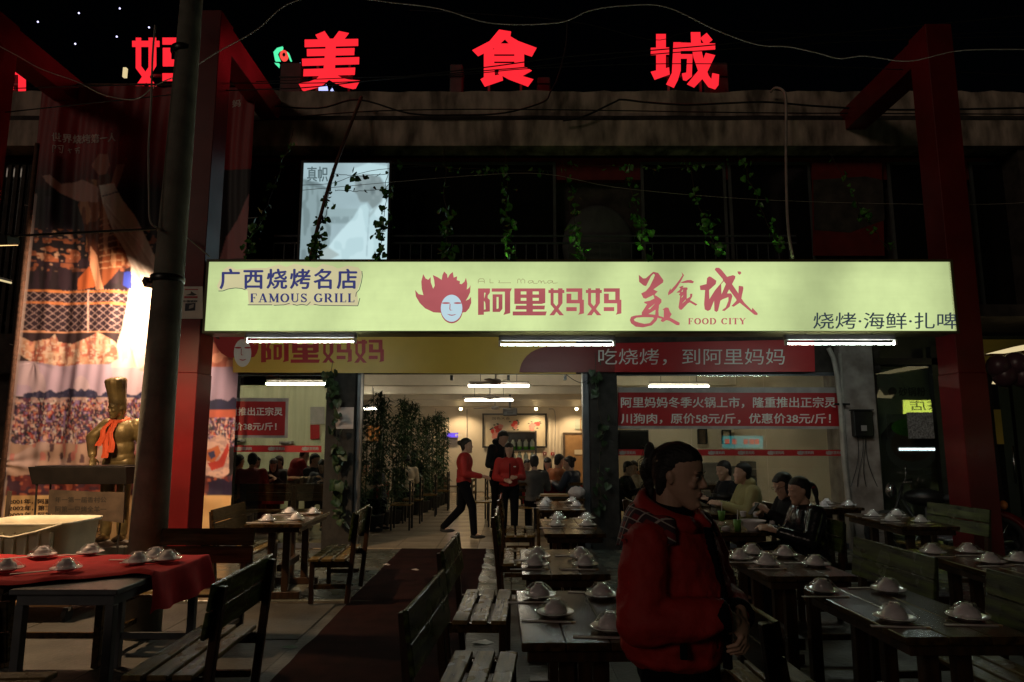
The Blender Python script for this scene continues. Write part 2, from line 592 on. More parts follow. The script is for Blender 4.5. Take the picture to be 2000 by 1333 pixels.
def sign_panel_material():
    """backlit panel: bright over the tubes inside, duller where two tubes end, faint streaks of grime"""
    m = emit('sign_panel', (0.64, 0.77, 0.35), 1.0)
    nt = m.node_tree
    e = [n for n in nt.nodes if n.type == 'EMISSION'][0]
    tc = nt.nodes.new('ShaderNodeTexCoord')
    sx = nt.nodes.new('ShaderNodeSeparateXYZ')
    nt.links.new(tc.outputs['Object'], sx.inputs[0])
    wob = nt.nodes.new('ShaderNodeMath')
    wob.operation = 'MULTIPLY_ADD'
    wob.inputs[1].default_value = -0.25
    nt.links.new(sx.outputs['Z'], wob.inputs[0])
    nt.links.new(sx.outputs['X'], wob.inputs[2])
    mr = nt.nodes.new('ShaderNodeMapRange')
    xa, xb = P(401, 650, 8.5).x - .8, P(1868, 650, 8.5).x - .8
    mr.inputs['From Min'].default_value = xa
    mr.inputs['From Max'].default_value = xb
    nt.links.new(wob.outputs[0], mr.inputs['Value'])
    cr = nt.nodes.new('ShaderNodeValToRGB')
    cr.color_ramp.interpolation = 'EASE'
    st = [(401, .82), (470, 1.0), (560, .96), (640, .84), (720, .99), (860, 1.03), (960, .95), (1040, 1.0), (1130, .76), (1200, 1.0), (1300, .70), (1380, 1.0), (1480, 1.05), (1600, .68), (1690, .99), (1780, 1.02), (1866, .74)]
    while len(cr.color_ramp.elements) < len(st):
        cr.color_ramp.elements.new(0.5)
    for k, (u, v) in enumerate(st):
        cr.color_ramp.elements[k].position = (u - 401) / 1467
        cr.color_ramp.elements[k].color = (v / 1.1, v / 1.1, v / 1.1, 1)
    nt.links.new(mr.outputs[0], cr.inputs[0])
    out = cr.outputs[0]
    for sc_, lo, hi in (((.9, 1, 1.3), .94, 1.08), ((1.2, 1, 26), .985, 1.015), ((9, 1, 7), .97, 1.03)):
        mp = nt.nodes.new('ShaderNodeMapping')
        mp.inputs['Scale'].default_value = sc_
        n = nt.nodes.new('ShaderNodeTexNoise')
        n.inputs['Scale'].default_value = 1.0
        nt.links.new(tc.outputs['Object'], mp.inputs[0])
        nt.links.new(mp.outputs[0], n.inputs['Vector'])
        b = nt.nodes.new('ShaderNodeMapRange')
        b.inputs['From Min'].default_value = 0.3
        b.inputs['From Max'].default_value = 0.7
        b.inputs['To Min'].default_value = lo
        b.inputs['To Max'].default_value = hi
        nt.links.new(n.outputs['Fac'], b.inputs['Value'])
        mm = nt.nodes.new('ShaderNodeMath')
        mm.operation = 'MULTIPLY'
        nt.links.new(out, mm.inputs[0])
        nt.links.new(b.outputs[0], mm.inputs[1])
        out = mm.outputs[0]
    # the panel dims towards its upper edge
    zr = nt.nodes.new('ShaderNodeMapRange')
    zr.inputs['From Min'].default_value = 3.60
    zr.inputs['From Max'].default_value = 3.88
    zr.inputs['To Min'].default_value = 1.1
    zr.inputs['To Max'].default_value = 0.93
    nt.links.new(sx.outputs['Z'], zr.inputs['Value'])
    mm = nt.nodes.new('ShaderNodeMath')
    mm.operation = 'MULTIPLY'
    nt.links.new(out, mm.inputs[0])
    nt.links.new(zr.outputs[0], mm.inputs[1])
    nt.links.new(mm.outputs[0], e.inputs[1])
    return m


sign_panel_material()
vcol('banner_print', 0.5)
vcol('lightbox_print', emission=1.0)

# ------------------------------------------------------------------ ground
FRONT_Y = 10.3          # plane of the shop front
SIGN_Y = 8.5
IN_Z = 0.03


def fz(Y):
    return 0.0 if Y < 7.0 else (0.02 if Y < FRONT_Y - 0.05 else IN_Z)


obj('ground', MB().add([(-80, -20, 0), (80, -20, 0), (80, 120, 0), (-80, 120, 0)], [(0, 1, 2, 3)]), 'asphalt', kind='structure')
pv = T('pavement', None, None, kind='structure')
obj('mortar_bed', MB().box(-8, 9, 7.0, 10.25, 0.001, 0.008), 'grout', pv)
slab = None
for i in range(21):
    for j in range(4):
        x0, y0 = -8 + i * 0.8, 7.02 + j * 0.8
        if slab is None:
            me = MB().box(0, 0.785, 0, 0.785, 0, 0.014).mesh('slab', bevel=0.003)
            me.materials.append(MATS['slab_stone'])
            slab = me
        o = bpy.data.objects.new('slab', slab)
        C.objects.link(o)
        o.parent = pv
        o.location = (x0, y0, 0.006 + rnd.uniform(-0.001, 0.002))
        o.rotation_euler = (R(rnd.uniform(-.25, .25)), R(rnd.uniform(-.25, .25)), 0)
fl = T('floor', None, None, kind='structure')
obj('floor_bed', MB().box(-9.6, 5.0, FRONT_Y - 0.05, 21.5, 0.0, 0.022), 'grout', fl)
tile = MB().box(0, 0.592, 0, 0.592, 0, 0.01).mesh('tile', bevel=0.002)
tile.materials.append(MATS['floor_tile'])
for i in range(8):
    for j in range(18):
        o = bpy.data.objects.new('tile', tile)
        C.objects.link(o)
        o.parent = fl
        o.location = (-2.9 + i * 0.6, FRONT_Y - 0.04 + j * 0.6, 0.0205 + rnd.uniform(0, .001))
obj('floor_sheet', MB().box(-9.6, -2.91, FRONT_Y, 21.5, 0.02, 0.03).box(1.91, 5.0, FRONT_Y, 21.5, 0.02, 0.03), 'floor_tile', fl)

cs = MB().box(0, 1.19, 0, 1.19, 0, 0.005).mesh('slab', bevel=0.002)
mat('yard_concrete', (0.055, 0.050, 0.042), 0.7, col2=(0.024, 0.022, 0.020), vs=2.2, bump=0.5, bs=30, rvar=0.15)
cs.materials.append(MATS['yard_concrete'])
yd = T('yard', None, None, kind='structure')
for i in range(9):
    for j in range(4):
        if -1.70 < -8.9 + i * 1.2 + 1.19 and -8.9 + i * 1.2 < -.2:
            continue
        o = bpy.data.objects.new('slab', cs)
        C.objects.link(o)
        o.parent = yd
        o.location = (-8.9 + i * 1.2, 2.15 + j * 1.2, 0.001 + rnd.uniform(0, .003))
        o.rotation_euler = (R(rnd.uniform(-.15, .15)), R(rnd.uniform(-.15, .15)), R(rnd.uniform(-.3, .3)))

# red carpet with frayed edges running from the door towards the street
g = MB()
rows = 60
for i in range(rows + 1):
    y = 2.0 + (10.25 - 2.0) * i / rows
    zc = 0.008 if y < 6.97 else 0.03
    ex = 0.015 * noise.noise(Vector((0, y * 3, 0))) + 0.03 * noise.noise(Vector((5, y * .8, 0)))
    ez = (0.05 * noise.noise(Vector((9, y * 4, 0))) if 8 < y else .012 * noise.noise(Vector((9, y * 4, 0))))
    for k in range(9):
        x = (-1.60 + ex) + ((-0.37 + ez) - (-1.60 + ex)) * k / 8
        g.v.append((x, y, zc + 0.004 * noise.noise(Vector((x * 3, y * 3, 1)))))
for i in range(rows):
    for k in range(8):
        a = i * 9 + k
        g.f.append([a, a + 1, a + 10, a + 9])
obj('red_carpet', g, 'carpet', smooth=True, label='long worn red carpet running from the restaurant door towards the street', cat='carpet')

# ------------------------------------------------------------------ the restaurant building
BY = 10.9
B = T('restaurant_building', 'two storey restaurant building with stained concrete parapet and open glass front', 'building', (0, 0, 0))


def stained_band(name, x0, x1, y0, y1, z0, z1, m, ragged=0.0):
    g = MB()
    n = 160
    top = []
    for i in range(n + 1):
        x = x0 + (x1 - x0) * i / n
        zt = z1 + ragged * noise.noise(Vector((x * 1.3, 0, 3))) + ragged * .4 * noise.noise(Vector((x * 6, 0, 7)))
        for (yy, zz) in ((y0, z0), (y0, zt), (y1, zt), (y1, z0)):
            g.v.append((x, yy, zz))
    for i in range(n):
        for k in range(4):
            a, b = i * 4 + k, i * 4 + (k + 1) % 4
            g.f.append([a, b, b + 4, a + 4])
    g.f.append([0, 1, 2, 3])
    g.f.append([n * 4 + 3, n * 4 + 2, n * 4 + 1, n * 4])
    return obj(name, g, m, B)


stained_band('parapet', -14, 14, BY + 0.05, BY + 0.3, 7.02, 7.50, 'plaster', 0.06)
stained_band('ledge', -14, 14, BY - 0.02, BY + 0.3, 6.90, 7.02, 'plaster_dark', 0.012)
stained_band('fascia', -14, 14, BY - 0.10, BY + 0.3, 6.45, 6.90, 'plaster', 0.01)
obj('roof', MB().box(-14, 14, BY + 0.3, 30, 6.7, 6.9), 'plaster_dark', B)
obj('spandrel', MB().box(-14, 14, 11.3, 11.45, 6.05, 6.45), 'red_trim', B)
obj('upper_back_wall', MB().box(-14, 14, 11.5, 11.6, 3.4, 6.45), 'plaster_dark', B)
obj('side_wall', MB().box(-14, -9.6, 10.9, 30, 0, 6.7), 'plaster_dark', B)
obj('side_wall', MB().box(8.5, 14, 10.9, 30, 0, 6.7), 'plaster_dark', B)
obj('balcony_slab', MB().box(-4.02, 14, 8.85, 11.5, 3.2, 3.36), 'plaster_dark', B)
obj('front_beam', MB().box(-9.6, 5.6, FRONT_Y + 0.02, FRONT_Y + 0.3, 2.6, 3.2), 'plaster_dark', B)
# upper storey windows: frames, panes and railing
for (u0, u1) in ((-120, -30), (-20, 60), (485, 583), (765, 1085), (1250, 1415), (1420, 1580), (1730, 1835), (1890, 2000), (2010, 2120)):
    a, b = P(u0, 318, 11.3), P(u1, 318, 11.3)
    z1, z0 = a.z, 3.5
    w = obj('window', MB().box(a.x, b.x, 11.27, 11.31, z1 - .05, z1).box(a.x, b.x, 11.27, 11.31, z0, z0 + .05)
            .box(a.x, a.x + .05, 11.27, 11.31, z0 + .05, z1 - .05).box(b.x - .05, b.x, 11.27, 11.31, z0 + .05, z1 - .05), 'rooftop_grey', B)
    obj('pane', MB().box(a.x + .05, b.x - .05, 11.285, 11.295, z0 + .05, z1 - .05), 'dark_window', w)
g = MB()
for zz in (4.86, 4.74, 4.1):
    g.tube([(-3.85, 10.7, zz), (4.6, 10.7, zz)], 0.018, 6)
for i in range(50):
    g.tube([(-3.85 + i * .17, 10.7, 4.1), (-3.85 + i * .17, 10.7, 4.74)], 0.008, 5)
obj('railing', g, 'grey_metal', B)
# ribbed siding left of the banner
g = MB()
for i in range(26):
    x = -9.6 + i * .12
    g.box(x, x + .06, 11.0, 11.05, 2.4, 6.2)
obj('ribbed_siding', g, 'plaster_dark', B)
# pillars of the shop front
def pillar(name, u0, u1, m, y1=10.75, z1=2.62, x=None):
    a, b = (P(u0, 900, FRONT_Y).x, P(u1, 900, FRONT_Y).x) if x is None else x
    return obj(name, MB().box(a, b, FRONT_Y - 0.12, y1, 0.0, z1), m, B, bevel=0.01)


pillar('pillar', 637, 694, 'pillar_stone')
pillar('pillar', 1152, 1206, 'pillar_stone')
pp = pillar('pillar', 1645, 1712, 'peeling_paint', z1=3.19)
obj('door_post', MB().box(P(1139, 900, FRONT_Y).x, P(1151, 900, FRONT_Y).x, FRONT_Y - .05, FRONT_Y + .1, .02, 2.6), 'grey_metal', B)
obj('door_post', MB().box(P(695, 900, FRONT_Y).x, P(702, 900, FRONT_Y).x, FRONT_Y - .05, FRONT_Y + .1, .02, 2.6), 'grey_metal', B)
# glass fronts, sheet by sheet
XL0, XL1 = P(440, 900, FRONT_Y).x, P(637, 900, FRONT_Y).x
XR0, XR1 = P(1206, 900, FRONT_Y).x, P(1645, 900, FRONT_Y).x


def glass_front(x0, x1, n, dy=0.0):
    fr = MB()
    w = (x1 - x0) / n
    obj('window_sill', MB().box(x0, x1, FRONT_Y - .03, FRONT_Y + .03, 0.03, 0.1), 'grey_metal', B)
    f = obj('window_frame', MB().box(x0, x1, FRONT_Y - .03, FRONT_Y + .03, 2.55, 2.6), 'grey_metal', B)
    for i in range(n):
        obj('pane', MB().box(x0 + i * w + .004, x0 + (i + 1) * w - .004, FRONT_Y - .005, FRONT_Y + .005, .1, 2.55), 'shop_glass', f)


glass_front(XL0, XL1, 2)
glass_front(XR0, XR1, 3)
# the dining room behind
obj('back_wall', MB().box(-9.6, 2.9, 21.5, 21.6, 0, 3.2), 'room_wall', None, kind='structure')
obj('partition_wall', MB().box(2.9, 3.0, 15.5, 21.6, 0, 3.2).box(3.0, 5.6, 15.5, 15.6, 0, 3.2), 'room_wall', None, kind='structure')
obj('left_wall', MB().box(-9.7, -9.6, FRONT_Y, 21.6, 0, 3.2), 'room_green', None, kind='structure')
obj('right_wall', MB().box(5.0, 5.1, FRONT_Y + .5, 15.5, 0, 3.2), 'room_wall', None, kind='structure')
obj('screen_wall', MB().box(-9.6, -4.1, 15.2, 15.3, 0, 3.2), 'room_green', None, kind='structure')
cl = T('ceiling', None, None, kind='structure')
obj('ceiling_sheet', MB().box(-9.6, 5.0, FRONT_Y + .3, 21.5, 3.1, 3.19), 'room_ceiling', cl)
for y in (12.4, 15.2, 18.0, 20.6):
    obj('beam', MB().box(-9.6, 5.0 if y < 15.4 else 2.9, y, y + .3, 2.80, 3.1), 'room_ceiling', cl)
obj('beam', MB().box(-4.4, 2.9, 20.9, 21.5, 2.62, 3.1), 'room_ceiling', cl)

# neighbour on the right: black door frames, poster door, lit canopy
N = T('neighbour_shop', 'dark neighbouring shop front with black framed glass doors right of the peeling pillar', 'building')
a, b = P(1712, 900, FRONT_Y).x, P(1850, 900, FRONT_Y).x
obj('shop_wall', MB().box(a, 14, FRONT_Y + .25, FRONT_Y + .35, 0, 3.2), 'poster_dark', N)
f = obj('door_frame', MB().box(a, a + .08, FRONT_Y, FRONT_Y + .12, 0.02, 3.0).box(b - .10, b, FRONT_Y, FRONT_Y + .12, 0.02, 3.0).box(a, b, FRONT_Y, FRONT_Y + .12, 2.72, 2.82), 'dark_frame', N)
obj('pane', MB().box(a + .09, b - .11, FRONT_Y + .05, FRONT_Y + .056, .05, 2.7), 'shop_glass', f)
for u in (1962, 1990, 2050):
    x = P(u, 900, FRONT_Y).x
    d = obj('door', MB().box(x, x + .16, FRONT_Y - .02, FRONT_Y + .1, .02, 2.75), 'dark_frame', N)
x0, x1 = P(1935, 700, FRONT_Y).x, 12.0
obj('header', MB().box(x0 - .6, x1, FRONT_Y - .05, FRONT_Y + .12, 2.60, 3.1), 'print_yellow', N)
obj('handle', MB().tube([P(1978, 872, 10.15), P(1984, 945, 10.15)], .016, 8), 'steel', N, smooth=True)
obj('handle', MB().tube([P(2000, 875, 10.15), P(2006, 945, 10.15)], .016, 8), 'steel', N, smooth=True)
obj('poster_strip', MB().box(P(1945, 800, 10.2).x, P(1958, 800, 10.2).x, 10.24, 10.25, P(0, 868, 10.2).z, P(0, 800, 10.2).z), 'print_yellow', N)

# ------------------------------------------------------------------ red steel portal frames
def portal(label, x0, x1, y0, y1, top, beam_to, m='red_steel'):
    t = T('steel_portal', label, 'steel frame', ((x0 + x1) / 2, (y0 + y1) / 2, 0), group='red steel portal frames')
    dx, dy = (x1 - x0) / 2, (y1 - y0) / 2
    for (z0, z1, w) in ((0.0, 2.42, .006), (2.42, top, 0.0)):
        obj('post', MB().box(-dx - w, dx + w, -dy - w, dy + w, z0, z1), m, t, bevel=0.006)
    obj('beam', MB().box(-dx + .01, dx - .01, dy + .002, beam_to - (y0 + y1) / 2, top - .42, top - .03), m, t, bevel=.006)
    obj('base_plate', MB().box(-dx - .08, dx + .08, -dy - .08, dy + .08, 0.001, 0.03), m, t, bevel=.004)
    return t


lp0, lp1 = P(325, 900, SIGN_Y).x, P(374, 900, SIGN_Y).x
portal('tall red steel portal frame holding the left end of the lit sign', lp0, lp1, SIGN_Y, SIGN_Y + .4, 7.35, 10.98)
rp1, rp0 = P(1944, 900, SIGN_Y).x, P(1888, 900, SIGN_Y).x
portal('tall red steel portal frame holding the right end of the lit sign', rp0, rp1, SIGN_Y, SIGN_Y + .4, 7.15, 10.98)
portal('red steel portal frame cut off at the left edge of the view', -7.30, -6.94, SIGN_Y, SIGN_Y + .4, 7.35, 10.98)

# ------------------------------------------------------------------ the long lit sign
def sp(u, v):
    return P(u, v, SIGN_Y)


S = T('lit_sign', 'long backlit pale green sign with red flame haired face logo and Chinese lettering', 'sign', (0, 0, 0))
sa, sb = sp(395, 650), sp(1868, 510)
X0, X1, Z0, Z1 = sa.x, sp(1873, 650).x, sp(1000, 650).z, sp(1000, 509).z
obj('panel', MB().box(X0 + .03, X1 - .03, SIGN_Y, SIGN_Y + .02, Z0 + .02, Z1 - .02), 'sign_panel', S)
mat('sign_case', (0.10, 0.085, 0.03), 0.5)
obj('case', MB().box(X0, X1, SIGN_Y - .012, SIGN_Y + .3, Z1 - .02, Z1 + .012).box(X0, X1, SIGN_Y - .012, SIGN_Y + .3, Z0 - .01, Z0 + .02)
    .box(X0, X0 + .03, SIGN_Y - .012, SIGN_Y + .3, Z0 + .02, Z1 - .02).box(X1 - .03, X1, SIGN_Y - .012, SIGN_Y + .3, Z0 + .02, Z1 - .02)
    .box(X0 + .03, X1 - .03, SIGN_Y + .25, SIGN_Y + .28, Z0 + .02, Z1 - .02), 'sign_case', S)

for k_, (ua, ub) in enumerate(((972, 1012), (1108, 1148), (1232, 1282), (1382, 1416), (1508, 1540))):  # glowing strips added on top of the closed case to light the ivy tips
    obj('ivy_glow_strip', MB().add([(P(ua, 508, SIGN_Y).x, SIGN_Y + .10, Z1 + .0135), (P(ub, 508, SIGN_Y).x, SIGN_Y + .10, Z1 + .0135), (P(ub, 508, SIGN_Y).x, SIGN_Y + .15, Z1 + .0135), (P(ua, 508, SIGN_Y).x, SIGN_Y + .15, Z1 + .0135)], [(0, 1, 2, 3)]), 'ivy_glow', S, fix=False)

FLAME = [(28, 200), (60, 238), (105, 248), (90, 190), (85, 120), (103, 52), (125, 92), (150, 105), (172, 80), (174, 130), (195, 188), (210, 160), (205, 110), (192, 60), (235, 80), (275, 105), (282, 60), (298, 28), (325, 55), (330, 90), (350, 55), (378, 32), (387, 85), (418, 72), (415, 108), (445, 118), (442, 143), (462, 145), (488, 120), (500, 85), (513, 140), (508, 195), (530, 180), (543, 155), (540, 220), (520, 265), (498, 300), (530, 285), (547, 262), (550, 320), (530, 370), (500, 405), (465, 410), (368, 411), (268, 412), (200, 408), (120, 370), (70, 320), (35, 260)]


def ellp(cx, cy, rx, ry, n=32):
    return [(cx + rx * math.cos(2 * math.pi * k / n), cy + ry * math.sin(2 * math.pi * k / n)) for k in range(n)]


FACE = ellp(367, 370, 100, 126)
FACE_EDGE = ellp(368, 380, 104, 130)
FEAT = [ellp(315, 322, 40, 8, 14), ellp(425, 322, 38, 8, 14), [(350, 330), (357, 330), (355, 375), (358, 385), (382, 388), (352, 391), (347, 375)],
        [(326, 424), (350, 428), (370, 431), (392, 428), (414, 424), (395, 435), (370, 440), (346, 436)]]
A_RED = [[(613, 185), (725, 185), (723, 225), (703, 252), (703, 275), (723, 292), (723, 400), (667, 404), (667, 430), (613, 432)],
         [(740, 185), (928, 185), (912, 218), (912, 415), (848, 432), (862, 400), (862, 216), (740, 216)],
         [(748, 240), (840, 240), (840, 375), (815, 404), (748, 404)],
         rect(950, 185, 1238, 320), [(950, 320), (1238, 320), (1205, 330), (950, 330)], rect(1062, 329, 1122, 401),
         [(965, 345), (1235, 345), (1230, 381), (960, 381)], [(935, 400), (1252, 400), (1240, 437), (935, 437)]]
A_HOLE = [[(670, 225), (684, 228), (676, 262), (670, 280)], [(668, 300), (680, 320), (684, 380), (668, 384)], [(785, 266), (804, 266), (804, 370), (796, 376), (785, 376)],
          rect(1010, 215, 1062, 243), rect(1120, 215, 1178, 243), rect(1010, 275, 1062, 301), rect(1120, 275, 1178, 301)]


def ma(dx):
    q = [[(1267, 200), (1415, 200), (1415, 229), (1267, 229)], [(1287, 185), (1315, 185), (1315, 322), (1345, 358), (1412, 436), (1370, 436), (1287, 335)],
         [(1357, 185), (1398, 185), (1398, 322), (1320, 436), (1276, 436), (1357, 330)],
         [(1433, 185), (1582, 185), (1582, 290), (1597, 292), (1597, 418), (1545, 431), (1557, 405), (1557, 325), (1435, 325), (1435, 235), (1480, 235), (1480, 292), (1540, 292), (1540, 218), (1433, 218)],
         rect(1433, 360, 1530, 397)]
    return [[(x + dx, y) for x, y in p] for p in q]


logo = lambda x, y: sp(805 + x / 4.762, 525 + y / 4.762)
flat('flame_emblem', [FLAME], logo, 'sign_red', S, 0.003)
flat('face_edge', [FACE_EDGE], logo, 'sign_red', S, 0.004)
flat('face_emblem', [FACE], logo, 'sign_face', S, 0.006)
flat('face_features', FEAT, logo, 'sign_red', S, 0.008)
flat('shop_name', A_RED + ma(0) + ma(348), logo, 'sign_red', S, 0.003)
flat('shop_name_opening', A_HOLE, logo, 'sign_panel', S, 0.011)

cal = lambda x, y: sp(1230 + x / 7.692, 510 + y / 7.692)
CAL = [
    [(135, 210), (200, 265), (240, 262), (350, 165), (425, 180), (505, 290), (500, 325), (355, 430), (420, 460), (390, 490), (370, 520), (350, 515), (240, 570), (205, 560), (170, 490), (240, 455), (300, 385), (360, 260), (378, 210), (355, 195), (320, 230), (245, 380), (205, 370), (140, 315)],
    [(350, 510), (400, 525), (475, 580), (475, 625), (440, 665), (430, 760), (435, 820), (400, 900), (330, 970), (200, 1000), (90, 990), (20, 940), (0, 890), (20, 840), (80, 822), (180, 812), (180, 775), (260, 650), (220, 635), (215, 615), (300, 600), (370, 565)],
    [(425, 822), (510, 850), (510, 740), (490, 730), (540, 700), (580, 705), (605, 770), (630, 800), (600, 850), (750, 930), (745, 968), (700, 965), (600, 905), (550, 890), (500, 920), (470, 910), (465, 890), (485, 870), (425, 860)],
    [(775, 170), (815, 215), (760, 320), (700, 410), (640, 480), (575, 520), (575, 480), (610, 410), (615, 440), (680, 370), (750, 280), (790, 215)],
    [(755, 325), (860, 290), (920, 288), (965, 315), (945, 338), (880, 330), (800, 335)],
    [(740, 395), (800, 372), (805, 385), (790, 400), (860, 400), (870, 425), (855, 440), (855, 570), (905, 540), (905, 495), (940, 495), (935, 540), (905, 590), (1015, 655), (990, 675), (900, 625), (870, 640), (780, 735), (750, 735), (730, 700), (745, 600), (755, 520), (735, 515), (755, 480), (700, 478), (745, 440), (760, 420)],
    [(1160, 260), (1190, 235), (1215, 240), (1300, 300), (1290, 350), (1190, 440), (1195, 575), (1280, 440), (1340, 370), (1400, 300), (1395, 275), (1275, 135), (1290, 105), (1340, 105), (1380, 140), (1460, 240), (1550, 215), (1585, 230), (1580, 265), (1535, 350), (1630, 490), (1635, 375), (1700, 385), (1705, 420), (1675, 565), (1720, 630), (1830, 740), (1840, 705), (1920, 790), (1915, 815), (1870, 810), (1650, 630), (1560, 690), (1525, 680), (1600, 600), (1600, 580), (1490, 430), (1460, 490), (1520, 490), (1540, 530), (1500, 690), (1420, 755), (1380, 745), (1440, 700), (1480, 600), (1480, 545), (1390, 580), (1360, 600), (1325, 750), (1300, 770), (1270, 750), (1265, 600), (1210, 735), (1170, 755), (1125, 730), (1115, 650), (1130, 440), (1060, 440), (1050, 375), (1150, 350)],
    [(1615, 160), (1660, 160), (1675, 185), (1650, 212), (1625, 195)]]
CAL_H = [[(380, 640), (275, 725), (300, 730)], [(385, 735), (280, 800), (380, 812)], [(60, 880), (100, 855), (200, 848), (350, 850), (360, 870), (300, 935), (220, 948), (140, 930), (70, 905)],
         [(770, 470), (800, 425), (790, 465)], [(765, 560), (805, 510), (790, 545)], [(775, 650), (840, 580), (835, 600)], [(1370, 350), (1410, 310), (1440, 350), (1375, 505)]]
flat('brush_lettering', CAL, cal, 'sign_red', S, 0.003)
flat('brush_opening', CAL_H, cal, 'sign_panel', S, 0.008)

# roman capitals with slab feet, drawn stroke by stroke: (x0, y0, x1, y1, width), y upwards, height 1
def arc(cx, cy, rx, ry, a0, a1, w0, w1, n=10):
    out = []
    for i in range(n):
        t0, t1 = R(a0 + (a1 - a0) * i / n), R(a0 + (a1 - a0) * (i + 1) / n)
        w = w0 + (w1 - w0) * abs(math.cos((t0 + t1) / 2))
        out.append((cx + rx * math.cos(t0), cy + ry * math.sin(t0), cx + rx * math.cos(t1), cy + ry * math.sin(t1), w))
    return out


BW, TW, SW = .21, .09, .07
GL = {
    'F': (.66, [(.16, 0, .16, 1, BW), (.1, .97, .60, .97, SW), (.60, .98, .60, .76, SW), (.16, .52, .44, .52, SW), (.44, .62, .44, .42, SW), (.02, .03, .32, .03, SW)]),
    'A': (.86, [(.12, .02, .42, 1, TW), (.42, 1, .72, .02, BW), (.22, .34, .62, .34, SW), (0, .03, .26, .03, SW), (.56, .03, .86, .03, SW)]),
    'M': (1.0, [(.15, 0, .15, 1, TW), (.15, .98, .5, .1, BW), (.5, .1, .84, .98, TW), (.84, 0, .84, 1, BW), (0, .97, .2, .97, SW), (.8, .97, 1, .97, SW), (0, .03, .28, .03, SW), (.7, .03, 1, .03, SW)]),
    'O': (.86, arc(.43, .5, .34, .46, 0, 360, TW, BW, 20)),
    'U': (.84, [(.17, .3, .17, 1, BW), (.68, .3, .68, 1, TW), (.03, .97, .32, .97, SW), (.56, .97, .82, .97, SW)] + arc(.425, .3, .255, .26, 180, 360, TW, TW * 1.4, 8)),
    'S': (.62, arc(.31, .74, .22, .22, 20, 250, TW, TW * 1.6, 10) + [(.18, .60, .46, .40, BW)] + arc(.31, .26, .23, .22, 70, -160, TW, TW * 1.6, 10) + [(.54, .98, .54, .72, SW), (.07, .02, .07, .30, SW)]),
    'G': (.86, arc(.43, .5, .34, .46, 45, 315, TW, BW, 16) + [(.70, .08, .70, .44, BW * .9), (.56, .44, .84, .44, SW), (.70, .98, .70, .72, SW)]),
    'R': (.84, [(.16, 0, .16, 1, BW), (.02, .03, .3, .03, SW), (.02, .97, .4, .97, SW), (.2, .48, .4, .48, SW), (.4, .48, .72, .02, BW * .9), (.64, .03, .86, .03, SW)] + arc(.38, .725, .22, .24, -90, 90, TW, BW, 8)),
    'I': (.38, [(.19, 0, .19, 1, BW), (.03, .03, .35, .03, SW), (.03, .97, .35, .97, SW)]),
    'L': (.66, [(.16, 0, .16, 1, BW), (.02, .97, .32, .97, SW), (.02, .03, .62, .03, SW), (.60, .02, .60, .26, SW)]),
    'D': (.84, [(.16, 0, .16, 1, BW), (.02, .03, .42, .03, SW), (.02, .97, .42, .97, SW)] + arc(.38, .5, .36, .47, -90, 90, TW, BW, 12)),
    'C': (.80, arc(.42, .5, .34, .46, 45, 315, TW, BW, 16) + [(.70, .98, .70, .70, SW), (.72, .2, .66, .1, SW)]),
    'T': (.74, [(.37, 0, .37, 1, BW), (.02, .97, .72, .97, SW), (.03, .98, .03, .74, SW), (.71, .98, .71, .74, SW), (.22, .03, .52, .03, SW)]),
    'Y': (.82, [(.12, .98, .42, .45, BW), (.72, .98, .42, .45, TW), (.42, 0, .42, .48, BW), (0, .97, .28, .97, SW), (.58, .97, .84, .97, SW), (.27, .03, .57, .03, SW)]),
    ' ': (.40, [])}


def roman(s, box, f, m, parent, lift=.003, gap=.14):
    W = sum(GL[c][0] + gap for c in s) - gap
    x0, y0, x1, y1 = box
    kx, ky = (x1 - x0) / W, (y1 - y0)
    polys, cx = [], 0
    for c in s:
        w, st = GL[c]
        for (a, b, d, e, t) in st:
            l = math.hypot(d - a, e - b) or 1
            nx, ny = -(e - b) / l * t / 2, (d - a) / l * t / 2
            ex, ey = (d - a) / l * .012, (e - b) / l * .012
            q = [(a - ex + nx, b - ey + ny), (d + ex + nx, e + ey + ny), (d + ex - nx, e + ey - ny), (a - ex - nx, b - ey - ny)]
            polys.append([(x0 + (cx + px) * kx, y1 - py * ky) for px, py in q])
        cx += w + gap
    return flat('roman_lettering', polys, f, m, parent, lift, 0.00004)


roman('FOOD CITY', (1344, 622, 1456, 634), sp, 'sign_red', S)
# cream patch with its broken drop line, lettering in blue violet
PATCH = [(424, 559), (430, 545), (436, 527), (448, 520), (462, 527), (500, 524), (520, 524), (545, 517), (560, 522), (575, 516), (600, 520), (618, 524), (630, 516), (650, 520), (660, 525), (680, 519), (700, 523), (707, 532), (705, 550), (697, 570), (700, 590), (698, 597), (486, 597), (484, 568), (460, 562), (440, 566), (428, 568)]
flat('cream_patch', [PATCH], sp, 'sign_cream', S, 0.002)
text('广西烧烤名店', (430, 526, 697, 565), sp, 'sign_blue', S, bold=1.1, spacing=1.18, lift=.004)
roman('FAMOUS GRILL', (489, 574, 693, 591), sp, 'sign_blue', S, lift=.004)
DROP = []


def ribbon(pts, w):
    out = []
    for (a, b), (c, d) in zip(pts, pts[1:]):
        l = math.hypot(c - a, d - b) or 1
        nx, ny = -(d - b) / l * w / 2, (c - a) / l * w / 2
        out.append([(a + nx, b + ny), (c + nx, d + ny), (c - nx, d - ny), (a - nx, b - ny)])
    return out


